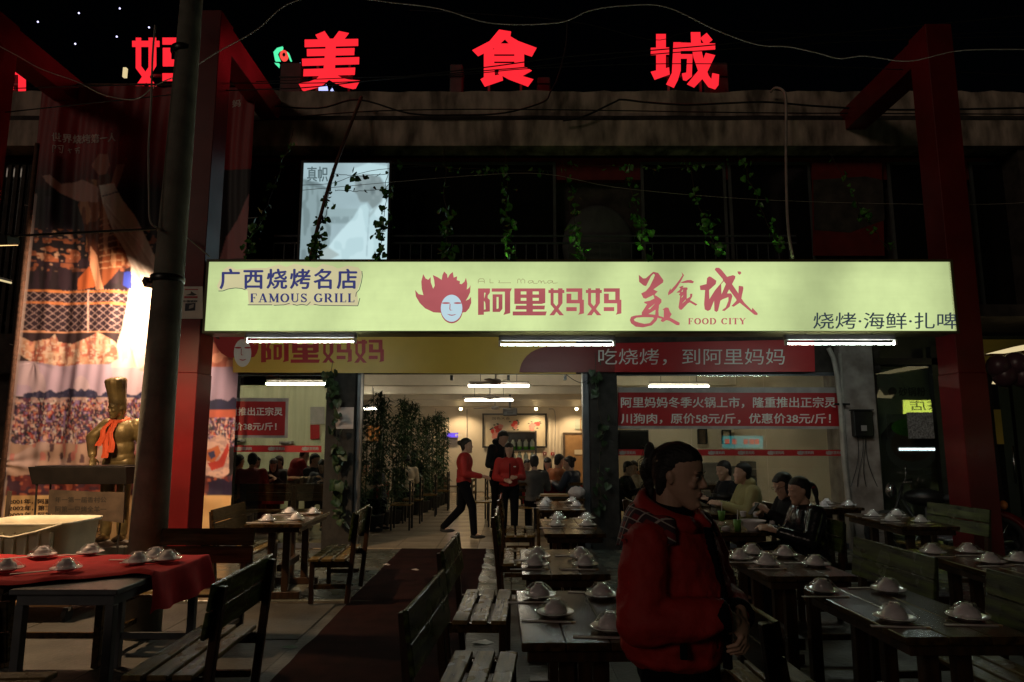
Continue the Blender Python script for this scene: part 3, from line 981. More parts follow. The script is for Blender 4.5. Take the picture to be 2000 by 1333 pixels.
for pts in ([(427, 569), (435, 569), (446, 565), (460, 563), (472, 564), (480, 567)], [(484, 596), (532, 596)], [(535, 597), (555, 596), (566, 593)],
            [(572, 595), (580, 597), (590, 595), (600, 597), (607, 590)], [(613, 595), (625, 597), (699, 598), (703, 583)], [(707, 530), (708, 540), (706, 552), (702, 566), (696, 573), (695, 580)]):
    DROP += ribbon(pts, 1.3)
flat('drop_line', DROP, sp, 'sign_ink', S, 0.0045, 0.00003)
text('烧烤·海鲜·扎啤', (1588, 611, 1869, 643), sp, 'sign_ink', S, lift=.004, bold=.25)
THIN = []
for pts in ([(934, 554), (934, 548), (937, 545), (944, 545), (946, 548), (946, 554)], [(934, 550), (946, 550)], [(957, 545), (957, 553), (964, 553)], [(974, 549), (976, 549), (974, 553), (998, 553)],
            [(1011, 554), (1011, 547), (1014, 545), (1017, 548), (1018, 554)], [(1018, 548), (1021, 545), (1025, 548), (1025, 554)], [(1041, 549), (1033, 549), (1031, 552), (1034, 554), (1040, 552), (1041, 549), (1042, 554), (1050, 554)],
            [(1051, 553), (1052, 549), (1056, 549), (1057, 554), (1058, 550), (1062, 549), (1063, 554), (1068, 553)], [(1079, 549), (1071, 549), (1069, 552), (1072, 554), (1078, 552), (1079, 549), (1080, 554), (1089, 553)]):
    THIN += ribbon(pts, 0.9)
flat('thin_lettering', THIN, sp, 'sign_thin', S, 0.003, 0.00003)

# ------------------------------------------------------------------ tube lamps under the sign
def tube_lamp(label, u0, u1, v, Y, tilt=0.0):
    a, b = P(u0, v, Y), P(u1, v, Y)
    c = (a + b) / 2
    l = (b - a).length
    t = T('tube_lamp', label, 'lamp', c, group='fluorescent lamps under the sign')
    obj('housing', MB().box(-l / 2, l / 2, -.004, .055, .050, .118), 'lamp_case', t, bevel=.004)
    obj('tube', MB().tube([(-l / 2 + .03, -.008, 0), (l / 2 - .03, -.008, 0)], .0095, 10), 'tube_light', t)
    for s in (-1, 1):
        obj('end_cap', MB().box(s * (l / 2 - .015) - .015, s * (l / 2 - .015) + .015, -.022, .0215, -.016, .0495), 'print_white', t)
    obj('bracket', MB().box(-l * .3 - .01, -l * .3 + .01, .03, .2, .1185, .13).box(l * .3 - .01, l * .3 + .01, .03, .2, .1185, .13), 'dark_frame', t)
    return t


tube_lamp('left fluorescent tube lamp under the lit sign, above the yellow banner lettering', 478, 696, 668, 8.25)
tube_lamp('middle fluorescent tube lamp under the lit sign below the shop name', 974, 1202, 674, 8.25)
tube_lamp('right fluorescent tube lamp under the lit sign near the right red post', 1533, 1751, 672, 8.25)

# ------------------------------------------------------------------ roof letters
RY = 11.0
m8 = lambda x, y: P(570 + x / 8.887, 40 + y / 8.887, RY)
m9 = lambda x, y: P(900 + x / 2.667, y / 2.667, RY)
MEI = [[(222, 335), (1150, 322), (1150, 440), (222, 462)], [(260, 500), (1088, 482), (1080, 600), (262, 620)], [(175, 668), (1168, 640), (1165, 760), (180, 790)], [(205, 850), (1100, 822), (1090, 945), (198, 970)],
       [(600, 322), (765, 322), (745, 960), (540, 960)], [(410, 255), (570, 190), (665, 330), (450, 325)], [(715, 330), (820, 190), (990, 225), (910, 330)],
       [(500, 940), (745, 940), (640, 1040), (560, 1110), (480, 1160), (330, 1200), (210, 1230), (180, 1215), (115, 1095), (300, 1070), (430, 1020)], [(620, 950), (760, 940), (880, 1010), (1000, 1035), (1180, 1050), (1110, 1185), (1060, 1195), (900, 1160), (740, 1090), (640, 1030)]]
SHI = [[(200, 155), (262, 165), (258, 190), (300, 215), (395, 250), (370, 295), (290, 268), (230, 205), (185, 245), (90, 293), (60, 262), (150, 215)], rect(120, 258, 174, 372), rect(279, 258, 330, 350),
       [(174, 250), (200, 228), (255, 228), (279, 250), (279, 283), (174, 283)], rect(170, 293, 284, 321), rect(170, 331, 284, 345),
       [(120, 345), (330, 345), (330, 362), (120, 367)], [(120, 360), (175, 360), (178, 395), (215, 388), (220, 420), (125, 453), (103, 415), (120, 405)],
       [(200, 360), (335, 350), (370, 370), (320, 398), (378, 415), (350, 453), (250, 415), (195, 385)]]
CHE = [rect(1018, 178, 1068, 390), [(990, 250), (1085, 248), (1085, 284), (990, 287)], [(990, 375), (1085, 352), (1088, 388), (1010, 416)],
       [(1108, 222), (1325, 228), (1325, 262), (1108, 266)], [(1108, 222), (1145, 222), (1145, 370), (1130, 420), (1110, 458), (1070, 440), (1100, 380)],
       rect(1140, 284, 1205, 306), [(1180, 285), (1207, 285), (1203, 400), (1175, 422), (1158, 418), (1152, 385), (1175, 380)],
       [(1198, 170), (1247, 170), (1252, 260), (1270, 340), (1290, 395), (1305, 415), (1310, 383), (1345, 390), (1342, 445), (1325, 467), (1290, 455), (1245, 395), (1212, 300), (1200, 230)],
       [(1275, 278), (1325, 290), (1275, 395), (1215, 458), (1178, 440), (1240, 365)], [(1248, 200), (1280, 174), (1310, 210), (1275, 240)]]


def roof_letter(label, polys, f, cx):
    t = T('roof_letter', label, 'sign letter', group='red illuminated letters standing on the roof')
    flat('letter_face', polys, f, 'roof_letter', t, 0.0, 0.0012, depth=0.012)
    lo = min(f(*p).z for q in polys for p in q)
    g = MB()
    for dx in (-.28, .28):
        g.box(cx + dx - .02, cx + dx + .02, RY + .16, RY + .2, 7.3, lo + .7)
    g.box(cx - .35, cx + .35, RY + .12, RY + .16, lo + .3, lo + .34)
    obj('support', g, 'rooftop_grey', t)


roof_letter('glowing red roof letter 美 above the lightbox poster', MEI, m8, P(647, 120, RY).x)
roof_letter('glowing red roof letter 食 in the middle of the parapet', SHI, m9, P(986, 120, RY).x)
roof_letter('glowing red roof letter 城 nearest the right red frame', CHE, m9, P(1340, 120, RY).x)
MA = ma(0)
roof_letter('glowing red roof letter 妈 half hidden behind the concrete pole', MA, lambda x, y: P(258 + (x - 1267) / 330 * 118, 74 + (y - 185) / 251 * 100, RY), P(316, 120, RY).x)
roof_letter('glowing red roof letter 妈 cut off by the left edge', MA, lambda x, y: P(-68 + (x - 1267) / 330 * 118, 88 + (y - 185) / 251 * 104, RY), P(-10, 120, RY).x)
for u0, v0, u1, v1, Y in ((1388, 122, 1422, 180, 11.6), (878, 125, 904, 176, 11.6), (545, 122, 590, 182, 11.7), (1050, 150, 1075, 180, 11.8)):
    a, b = P(u0, v1, Y), P(u1, v0, Y)
    t = T('water_tank', 'dark boxy rooftop unit behind the ' + {1388: 'right roof letter', 878: 'middle roof letter', 545: 'green neon emblem', 1050: 'parapet right of the middle letter'}[u0], 'tank')
    obj('body', MB().box(a.x, b.x, Y, Y + .4, a.z - .5, b.z), 'rooftop_grey', t, bevel=.02)
    obj('rib', MB().box(a.x - .01, b.x + .01, Y - .01, Y, (a.z + b.z) / 2 - .01, (a.z + b.z) / 2 + .02), 'dark_frame', t)
# neon emblem, far behind
t = T('neon_emblem', 'small green and red neon emblem glowing behind the roof between two letters', 'neon sign')
e = lambda u, v: P(u, v, 24)
flat('green_outline', [[(534, 102), (541, 94), (552, 91), (551, 95), (544, 99), (541, 104), (547, 118), (537, 118)], [(536, 123), (544, 131), (545, 124)], [(560, 101), (564, 104), (569, 118), (566, 118)]], e, 'neon_green', t, depth=.1)
flat('red_disc', [ellp(554, 108, 8, 10, 20)], e, 'neon_red', t, depth=.1)
flat('dark_centre', [ellp(555, 108, 3, 4, 10)], e, 'dark_frame', t, .03)
flat('blue_strokes', [[(586, 122), (589, 126), (590, 132), (587, 128)], [(620, 171), (638, 166), (640, 178), (623, 180)], [(645, 177), (649, 172), (653, 180), (650, 175)]], e, 'neon_blue', t, depth=.1)
t2 = obj('lit_window', MB().box(*sorted((P(252, 0, 20).x, P(258, 0, 20).x)), 20, 20.1, P(0, 150, 20).z, P(0, 132, 20).z), 'warm_strip', label='tiny lit window of a far house left of the half hidden letter', cat='window')
for i, (u, v) in enumerate(((74, 43), (154, 26), (234, 17), (147, 86), (228, 72), (291, 54), (375, 44))):
    p = P(u, v, 40)
    g = MB().ell((0, 0, 0), (.055, .05, .055), 8, 6)
    t = T('far_lamp', 'tiny violet white lamp in the dark sky, ' + ('leftmost of the upper row', 'middle of the upper row', 'rightmost of the upper row', 'leftmost of the lower row', 'middle of the lower row', 'next to the concrete pole', 'right of the concrete pole')[i], 'lamp', p, group='tiny lamps in the dark sky')
    obj('bulb', g, 'far_lamp', t)
    obj('cap', MB().tube([(0, 0, .05), (0, 0, .1)], .03, 6), 'dark_frame', t)

# ------------------------------------------------------------------ shop front banners
FYB = 10.12


def fp(u, v):
    return P(u, v, FYB)


t = T('yellow_banner', 'yellow banner with red shop name and half a face logo over the left glass front', 'banner')
obj('sheet', MB().poly([fp(455, 728), fp(1125, 731), fp(1125, 640), fp(455, 640)]), 'print_yellow', t, fix=False)
ly = lambda x, y: fp(510 + (x - 613) / (1945 - 613) * 240, 664 + (y - 185) / 251 * 45)
flat('shop_name', A_RED + ma(0) + ma(348), ly, 'print_red', t, .002)
flat('shop_name_opening', A_HOLE, ly, 'print_yellow', t, .010)
lf = lambda x, y: fp(474 + (x - 367) * .17, 690 + (y - 370) * .215)
flat('flame_emblem', [FLAME], lf, 'print_red', t, .002)
flat('face_emblem', [FACE], lf, 'print_white', t, .004)
flat('face_features', FEAT, lf, 'print_red', t, .006)
t = T('red_banner', 'dark red banner with rounded left end and thin white slogan over the doorway', 'banner')
cur = [(1014, 728)] + [(1015 + 60 * (1 - math.cos(R(a))), 728 - 50 * math.sin(R(a))) for a in range(10, 91, 10)] + [(1130, 672), (1588, 664), (1590, 727)]
flat('sheet', [cur], fp, 'print_darkred', t, .03)
flat('lit_stretch', [[(1200, 672), (1588, 664), (1590, 727), (1200, 728)]], fp, 'print_red', t, .032)  # lighter red puts the ceiling lamps' light into this stretch of the sheet
text('吃烧烤，到阿里妈妈', (1168, 682, 1531, 714), fp, 'print_white', t, lift=.036)
for i in range(3):
    u = 882 + i * 111
    a = fp(u, 740)
    tag(obj('clip', MB().box(a.x - .02, a.x + .02, FYB - .03, FYB + .1, a.z - .02, a.z + .05), 'dark_frame'), 'small black clip hanging under the door lintel, ' + ('left', 'middle', 'right')[i] + ' of the three', 'clip', 'black clips under the lintel')
# window notices stuck inside the glass
GY = FRONT_Y - .012
gp = lambda u, v: P(u, v, GY)
t = T('window_notice', 'wide red notice with two lines of white Chinese lettering on the right window', 'notice')
flat('border', [[(1206, 757), (1641, 757), (1643, 838), (1206, 838)]], gp, 'print_grey', t, .001)
flat('sheet', [[(1207, 767), (1640, 768), (1642, 833), (1207, 832)]], gp, 'print_red', t, .003)
text('阿里妈妈冬季火锅上市，隆重推出正宗灵', (1213, 776, 1632, 797), gp, 'print_white', t, bold=.45, lift=.005)
text('川狗肉，原价58元/斤，优惠价38元/斤！', (1213, 808, 1622, 828), gp, 'print_white', t, bold=.45, lift=.005)
t = T('window_notice', 'red notice with white lettering on the left window beside the printed banner', 'notice')
flat('border', [[(430, 777), (564, 778), (562, 856), (430, 856)]], gp, 'print_grey', t, .001)
flat('sheet', [[(430, 784), (558, 785), (556, 851), (430, 850)]], gp, 'print_red', t, .003)
text('重推出正宗灵', (448, 796, 552, 812), gp, 'print_white', t, bold=.45, lift=.005)
text('价38元/斤！', (457, 826, 540, 841), gp, 'print_white', t, bold=.45, lift=.005)


def strip(label, u0, u1, v0, v1, us):
    t = T('safety_strip', label, 'window strip')
    flat('strip', [[(u0, v0), (u1, v0 + 1), (u1, v1 + 1), (u0, v1)]], gp, 'print_red', t, .002)
    fl = []
    for u in us:
        fl.append([(u + (x - 28) * .024, v0 + 2.5 + (y - 28) * .021) for x, y in FLAME])
    flat('flame_mark', fl, gp, 'print_grey', t, .004, 0)
    for u in us:
        text('阿里妈妈', (u + 10, v0 + 3.5, u + 33, v0 + 9.5), gp, 'print_grey', t, lift=.004, bold=.3)


strip('thin red strip with small repeated shop marks across the left window', 446, 628, 870, 883, (459, 523, 589))
strip('thin red strip with small repeated shop marks across the right window', 1206, 1650, 878, 890, (1208, 1262, 1318, 1382, 1440, 1498, 1556, 1612))

# poster on the neighbour's glass
t = T('door_poster', 'dim grey green poster with a round dish of noodles on the neighbour door', 'poster')
np_ = lambda u, v: P(u, v, 10.42)
flat('sheet', [[(1712, 722), (1826, 722), (1838, 960), (1718, 960)]], np_, 'poster_green', t, .0)
flat('lower_print', [[(1720, 850), (1740, 825), (1834, 825), (1838, 960), (1722, 960)]], np_, 'poster_dark', t, .002)
flat('dish', [ellp(1782, 872, 52, 48, 30)], np_, 'rooftop_grey', t, .004)
flat('dish_food', [ellp(1782, 868, 42, 34, 26)], np_, 'board_brown', t, .006)
flat('lid', [ellp(1780, 835, 40, 18, 24)], np_, 'ivy_leaf', t, .008)
flat('round_mark', [ellp(1743, 765, 8.5, 8.5, 20)], np_, 'print_black', t, .002)
text('砂锅粉', (1755, 757, 1807, 774), np_, 'print_black', t, bold=.6, lift=.003)
text('传统美味', (1738, 778, 1762, 782), np_, 'print_black', t, lift=.003) if False else None
b0 = obj('speckled_board', MB().box(P(1702, 0, 10.1).x, P(1747, 0, 10.1).x, 10.06, 10.08, P(0, 857, 10.08).z, P(0, 806, 10.08).z), 'speckle', label='speckled grey square board fixed beside the electric meter box', cat='board')
# meter box, cables and pipes on the peeling pillar
a, b = P(1667, 853, 10.12), P(1700, 803, 10.12)
t = T('meter_box', 'dark electric meter box with dangling wires on the peeling pillar', 'meter box')
obj('box', MB().box(a.x, b.x, 10.06, 10.17, a.z, b.z), 'dark_frame', t, bevel=.01)
obj('dial', MB().box(a.x + .09, a.x + .17, 10.05, 10.06, a.z + .08, a.z + .16), 'print_grey', t)
obj('lid', MB().box(a.x - .01, b.x + .01, 10.04, 10.18, b.z + .002, b.z + .02), 'dark_frame', t)
w = MB()
for k in range(4):
    pts = [P(1675 + k * 5 + 6 * math.sin(i * .5 + k) + i * (k - 1) * 1.6, 853 + i * 14, 10.13) for i in range(8)]
    w.tube(pts, .005, 5)
obj('wires', w, 'wire_black', t)
t = T('drain_pipe', 'pair of pale bent pipes running down left of the peeling pillar', 'pipe')
obj('pipe', MB().tube([P(1618, 680, 10.1), P(1628, 700, 10.08), P(1636, 740, 10.08), P(1642, 800, 10.08), P(1648, 900, 10.08), P(1658, 985, 10.08), P(1668, 1050, 10.08)], .035, 10), 'pipe_white', t, smooth=True)
obj('pipe', MB().tube([P(1640, 690, 10.12), P(1645, 760, 10.12), P(1652, 900, 10.12), P(1664, 1040, 10.12)], .022, 8), 'pipe_white', t, smooth=True)
obj('strap', MB().beam(P(1630, 790, 10.06), P(1660, 790, 10.06), .01, .03), 'dark_frame', t)
a, b = P(655, 838, 10.16), P(691, 796, 10.16)
obj('paper_notice', MB().box(a.x, b.x, 10.165, 10.17, a.z, b.z), 'paper', label='sheet of white paper taped to the ivy covered left pillar', cat='notice')

# ------------------------------------------------------------------ print painter
def lattice(U, V, s, seed):
    r = np.random.RandomState(seed)
    g = r.rand(64, 64)
    x, y = U / s, V / s
    xi, yi = np.floor(x).astype(int), np.floor(y).astype(int)
    fx, fy = x - xi, y - yi
    fx, fy = fx * fx * (3 - 2 * fx), fy * fy * (3 - 2 * fy)
    G = lambda a, b: g[a % 64, b % 64]
    return (G(xi, yi) * (1 - fx) + G(xi + 1, yi) * fx) * (1 - fy) + (G(xi, yi + 1) * (1 - fx) + G(xi + 1, yi + 1) * fx) * fy


def inpoly(U, V, pts):
    m = np.zeros(U.shape, bool)
    n = len(pts)
    for i in range(n):
        x0, y0 = pts[i]
        x1, y1 = pts[(i + 1) % n]
        c = (y0 > V) != (y1 > V)
        with np.errstate(divide='ignore', invalid='ignore'):
            xx = (x1 - x0) * (V - y0) / ((y1 - y0) if y1 != y0 else 1e-9) + x0
        m ^= c & (U < xx)
    return m


def near_line(U, V, a, b, w):
    ax, ay = a
    dx, dy = b[0] - ax, b[1] - ay
    t = np.clip(((U - ax) * dx + (V - ay) * dy) / (dx * dx + dy * dy + 1e-9), 0, 1)
    return np.hypot(U - ax - t * dx, V - ay - t * dy) < w


def put(col, m, c, k=1.0):
    c = np.array(c)
    k = k[m][:, None] if isinstance(k, np.ndarray) else k
    col[m] = col[m] * (1 - k) + c * k


def project(X, Y, Z):
    dz = Z - CAM_Z
    dep = Y * CT + dz * ST
    return 1000 + FPX * X / dep, 666.5 - FPX * (dz * CT - Y * ST) / dep


def grid_sheet(name, x0, x1, nx, z0, z1, nz, Y, shape, paint, m, parent, blur=0):
    """a hanging sheet standing at depth Y; its print is traced onto it point by point"""
    X, Z = np.meshgrid(np.linspace(x0, x1, nx), np.linspace(z1, z0, nz))
    X, Z = X.ravel(), Z.ravel()
    U, V = project(X, Y, Z)
    col = paint(U, V).reshape(nz, nx, 3)
    for _ in range(blur):
        p_ = np.pad(col, ((1, 1), (1, 1), (0, 0)), 'edge')
        col = (p_[:-2, 1:-1] + p_[2:, 1:-1] + p_[1:-1, :-2] + p_[1:-1, 2:] + 2 * p_[1:-1, 1:-1]) / 6
    col = col.reshape(-1, 3)
    Yv = Y + shape(X, Z)
    me = bpy.data.meshes.new(name)
    i = np.arange(nx * nz).reshape(nz, nx)
    q = np.stack([i[:-1, :-1], i[1:, :-1], i[1:, 1:], i[:-1, 1:]], -1).reshape(-1, 4)
    me.from_pydata(np.stack([X, Yv, Z], 1).tolist(), [], q.tolist())
    at = me.color_attributes.new('print', 'FLOAT_COLOR', 'POINT')
    c4 = np.ones((nx * nz, 4), np.float32)
    c4[:, :3] = np.clip(col, 0.002, 0.9)
    at.data.foreach_set('color', c4.ravel())
    me.polygons.foreach_set('use_smooth', [True] * len(me.polygons))
    return obj(name, me, m, parent)

# ------------------------------------------------------------------ the tall printed banner
BANY = 10.22


def ban_shape(X, Z):
    f = 0.035 * np.sin(X * 5.3 + 0.4 * np.sin(Z * .9)) + 0.012 * np.sin(X * 13 + Z * .6) + .006 * np.sin(X * 31 + np.sin(Z * 1.3) * 1.5)
    # creases that fan out from the tie at the lower left
    a = np.arctan2(Z - 1.25, X + 7.55)
    d = np.hypot(Z - 1.25, X + 7.55)
    f += 0.008 * np.sin(a * 9 + 2 * np.sin(a * 3)) * np.exp(-((d - .3) / .6) ** 2)
    a = np.arctan2(Z - 2.75, X + 7.2)
    d = np.hypot(Z - 2.75, X + 7.2)
    f += 0.003 * np.sin(a * 8 + 1.5 * np.sin(a * 4)) * np.exp(-((d - .25) / .4) ** 2)
    f += .008 * np.sin(Z * 17 + X * 3) * np.exp(-((Z - .9) / .5) ** 2)
    return f


def paint_banner(U, V):
    N = lambda s, seed, sy=1.0: lattice(U, V / sy, s, seed)
    col = np.zeros((len(U), 3)) + (.30, .012, .016)
    k = np.clip((V - 285) / 90, 0, 1)
    put(col, V > 285, (.018, .014, .018), k)
    # facade with blue lit windows behind the crowd
    m = (V > 385) & (V < 470) & (((U - 55) % 34) < 16) & (U < 200)
    put(col, m, (.055, .04, .06), .8)
    put(col, (V > 505) & (V < 570), (.035, .02, .03), .9)
    # far crowd: rows of orange lit faces
    for (r0, r1, s, th) in ((448, 476, 9, .66), (470, 512, 10, .58), (495, 530, 12, .66)):
        n = N(s, 31 + r0, .8)
        put(col, (V > r0) & (V < r1) & (n > th) & (U < 460), (.42, .13, .06), .7)
        n = N(s * .7, 41 + r0, .8)
        put(col, (V > r0) & (V < r1) & (n > .80) & (U < 460), (.6, .36, .25), .7)
    n = N(5, 3, 6)
    put(col, (V > 520) & (V < 570) & (n > .5), (.015, .012, .014), .6)
    # orange lamb carcass
    LAMB = [(165, 350), (215, 352), (228, 400), (240, 450), (262, 500), (240, 520), (222, 545), (205, 560), (192, 590), (205, 585), (196, 560), (180, 520), (168, 480), (160, 430), (150, 400)]
    m = inpoly(U, V, LAMB)
    n = N(14, 5, 3)
    put(col, m, (.30, .085, .035))
    put(col, m & (n > .55), (.11, .035, .02), .8)
    put(col, m & (N(6, 6, 5) > .7), (.62, .30, .16), .8)
    for i in range(9):
        put(col, m & near_line(U, V, (195, 430 + i * 12), (240, 418 + i * 13), 1.3), (.62, .34, .2), .7)
    m = inpoly(U, V, [(150, 545), (175, 520), (188, 560), (165, 566), (150, 566)])
    put(col, m, (.5, .12, .04))
    m = inpoly(U, V, [(176, 480), (190, 500), (200, 550), (210, 580), (205, 590), (192, 588), (186, 555), (176, 520)])
    put(col, m, (.72, .34, .2))
    # the cook: outstretched arm, hat, white coat sleeve falling to the right
    m = inpoly(U, V, [(84, 345), (100, 343), (120, 360), (160, 350), (190, 365), (190, 395), (150, 392), (118, 378), (92, 356)])
    put(col, m, (.55, .30, .26))
    m = inpoly(U, V, [(178, 322), (192, 300), (212, 302), (216, 325), (206, 345), (190, 340)])
    put(col, m, (.42, .16, .12))
    m = inpoly(U, V, [(192, 342), (214, 340), (222, 352), (214, 362), (194, 360)])
    put(col, m, (.10, .04, .03))
    m = inpoly(U, V, [(218, 362), (232, 325), (245, 322), (240, 345), (230, 375)])
    put(col, m, (.40, .17, .13))
    COAT = [(192, 362), (226, 360), (240, 390), (262, 420), (280, 455), (300, 500), (330, 560), (345, 640), (340, 720), (218, 718), (226, 680), (238, 640), (246, 600), (252, 560), (256, 520), (244, 490), (228, 460), (212, 425), (200, 395)]
    m = inpoly(U, V, COAT)
    n = N(24, 7, 4)
    c0, c1 = np.array((.86, .78, .72)), np.array((.66, .54, .48))
    col[m] = c0 * n[m][:, None] + c1 * (1 - n[m][:, None])
    put(col, m & (N(7, 8, 12) > .72), (.50, .38, .34), .5)
    put(col, m & (N(26, 77, 3) > .68), (.52, .40, .36), .5)
    for a_, b_ in (((205, 400), (262, 470)), ((225, 440), (285, 540)), ((250, 500), (300, 600)), ((262, 560), (310, 700)), ((240, 640), (262, 716)), ((270, 480), (318, 560))):
        put(col, m & near_line(U, V, a_, b_, 1.6), (.52, .40, .36), .6)
        put(col, m & near_line(U, V, (a_[0] + 5, a_[1]), (b_[0] + 5, b_[1]), 1.4), (.90, .84, .80), .6)
    put(col, m & near_line(U, V, (200, 384), (232, 378), 1.2), (.06, .06, .12))
    put(col, m & (U > 326) & (V > 520), (.55, .10, .02), .85)
    # blue figure beside the net
    put(col, inpoly(U, V, [(242, 532), (256, 530), (256, 566), (240, 558)]), (.03, .05, .35))
    # net fence
    m = (V > 566) & (V < 650) & ~inpoly(U, V, COAT) & (U < 346)
    put(col, m, (.035, .02, .03))
    g1 = np.abs(((U + V * 1.25) % 17) - 8.5) > 7.7
    g2 = np.abs(((U - V * 1.25) % 17) - 8.5) > 7.7
    put(col, m & (g1 | g2), (.62, .42, .40), .85)
    for v0, c in ((568, (.6, .22, .08)), (591, (.62, .22, .09)), (648, (.7, .34, .2))):
        put(col, (np.abs(V - v0 - .012 * U) < 2.3) & ~inpoly(U, V, COAT) & (U < 346), c)
    put(col, (np.abs(U - 173) < 1.5) & m, (.65, .4, .35))
    # pale meat heap
    MEAT = [(38, 655), (62, 668), (95, 662), (105, 652), (112, 668), (140, 672), (165, 664), (192, 650), (205, 655), (226, 668), (232, 700), (215, 712), (160, 712), (120, 716), (60, 706), (36, 690)]
    m = (V > 650) & (V < 716) & (U < 350)
    put(col, m & ~inpoly(U, V, COAT), (.05, .03, .035))
    m = inpoly(U, V, MEAT)
    n = N(11, 11, 1)
    put(col, m, (.70, .36, .24))
    put(col, m & (n > .6), (.75, .50, .36), .8)
    put(col, m & (n < .36), (.50, .13, .09), .8)
    n = N(5, 111, .6)
    put(col, m & (n > .68), (.82, .62, .50), .8)
    put(col, m & (N(4, 112, 2.5) > .74), (.40, .12, .10), .7)
    # lilac evening sky
    m = (V > 706) & (V < 775) & ~inpoly(U, V, MEAT) & ~(inpoly(U, V, COAT) & (V < 719))
    n = N(40, 12, 1)
    put(col, m, (.56, .42, .56))
    put(col, m & (n > .5), (.68, .52, .56), .6)
    put(col, inpoly(U, V, [(268, 722), (300, 700), (350, 690), (400, 700), (400, 730), (300, 735)]), (.7, .4, .25), .6)
    # tree line
    n = N(22, 13, 1) * .6 + N(7, 113, 1) * .4
    m = (V > 750 + 34 * n) & (V < 790)
    put(col, m, (.045, .045, .10))
    put(col, m & (N(4, 114) > .62), (.10, .09, .16), .8)
    # crowd: coloured specks
    m = (V > 778) & (V < 866 + 10 * N(20, 14)) & (U < 470)
    put(col, m, (.16, .06, .10))
    pal = [(.75, .65, .62), (.5, .08, .06), (.05, .05, .10), (.6, .30, .2), (.30, .2, .42), (.75, .45, .4), (.03, .03, .04)]
    for i in range(14):
        n = N(3.2 + (V - 760).clip(0, 120).mean() * 0.0 + (i % 3) * 1.2, 50 + i, 1.4)
        put(col, m & (n > .80), pal[i % 7], .9)
    put(col, (V > 776) & (V < 787) & (N(8, 71) > .45), (.72, .5, .45), .6)
    # trampled road and figures at its edge
    m = (V > 862 + 8 * N(26, 15)) & (V < 935)
    n = N(30, 16)
    put(col, m & (U < 300), (.50, .32, .25))
    put(col, m & (n > .55) & (U < 300), (.56, .40, .38), .8)
    put(col, m & (U < 300) & (N(9, 17, 2.2) > .66) & (V < 905) & (U > 90), (.07, .03, .05), .85)
    put(col, m & (U < 300) & (N(9, 18, 2.2) > .72) & (V < 900), (.6, .2, .18), .8)
    m = (V > 922 + 10 * N(16, 19)) & (V < 970)
    put(col, m, (.16, .035, .035))
    put(col, m & (N(9, 20) > .6), (.05, .03, .05), .8)
    put(col, m & (N(7, 21) > .74), (.5, .14, .08), .8)
    # right part beside the red frame
    r = U > 405
    m = r & (V > 160) & (V < 330)
    put(col, m, (.30, .012, .016))
    m = r & (V >= 330) & (V < 655)
    put(col, m, (.018, .014, .018))
    m = inpoly(U, V, [(428, 505), (440, 460), (462, 430), (478, 395), (486, 380), (486, 505)])
    put(col, m, (.50, .22, .24))
    m = r & (V > 600) & (V < 716)
    n = N(14, 22)
    put(col, m, (.58, .26, .18))
    put(col, m & (n > .62), (.3, .07, .05), .8)
    put(col, m & (V < 668), (.06, .035, .03), .9)
    m = r & (V > 716) & (V < 785)
    put(col, m, (.36, .27, .38))
    put(col, r & (V > 772 + 16 * N(12, 23)) & (V < 805), (.035, .035, .08))
    m = r & (V > 800) & (V < 880)
    put(col, m & (V < 816), (.55, .13, .08))
    m = inpoly(U, V, [(400, 862), (430, 848), (448, 862), (448, 925), (430, 935), (400, 928)])
    put(col, m, (.66, .42, .36))
    put(col, m & (N(8, 24, .5) > .6), (.4, .25, .26), .7)
    put(col, inpoly(U, V, [(402, 880), (425, 870), (430, 885), (415, 905), (402, 900)]), (.5, .14, .06))
    put(col, inpoly(U, V, [(403, 905), (425, 900), (445, 865), (448, 880), (435, 912), (412, 920)]), (.45, .05, .04))
    put(col, inpoly(U, V, [(404, 885), (416, 880), (420, 892), (410, 898)]), (.05, .05, .12))
    put(col, r & (V > 935 + 8 * N(14, 25)) & (V < 972), (.035, .025, .06))
    # cream text field with brown rule
    m = V > 968
    put(col, m, (.74, .47, .22))
    put(col, m & (N(40, 26) > .55), (.70, .42, .19), .6)
    # white margin of the sheet
    put(col, (U < 22 + (900 - V) * .102) & (V > 380), (.62, .46, .42), .7)
    return col


BN = T('printed_banner', 'tall creased vinyl banner printed with a cook, roast lamb and crowd, lit from below', 'banner')
grid_sheet('sheet', -7.50, -4.10, 330, 0.09, 7.20, 620, BANY, ban_shape, paint_banner, 'banner_print', BN, 1)
mat('ink_dark', (.03, .015, .012), .6)
mat('ink_pale', (.62, .45, .42), .6)


def bp(u, v):
    q = P(u, v, BANY)
    return q + Vector((0, float(ban_shape(np.array([q.x]), np.array([q.z]))[0]) - .004, 0))


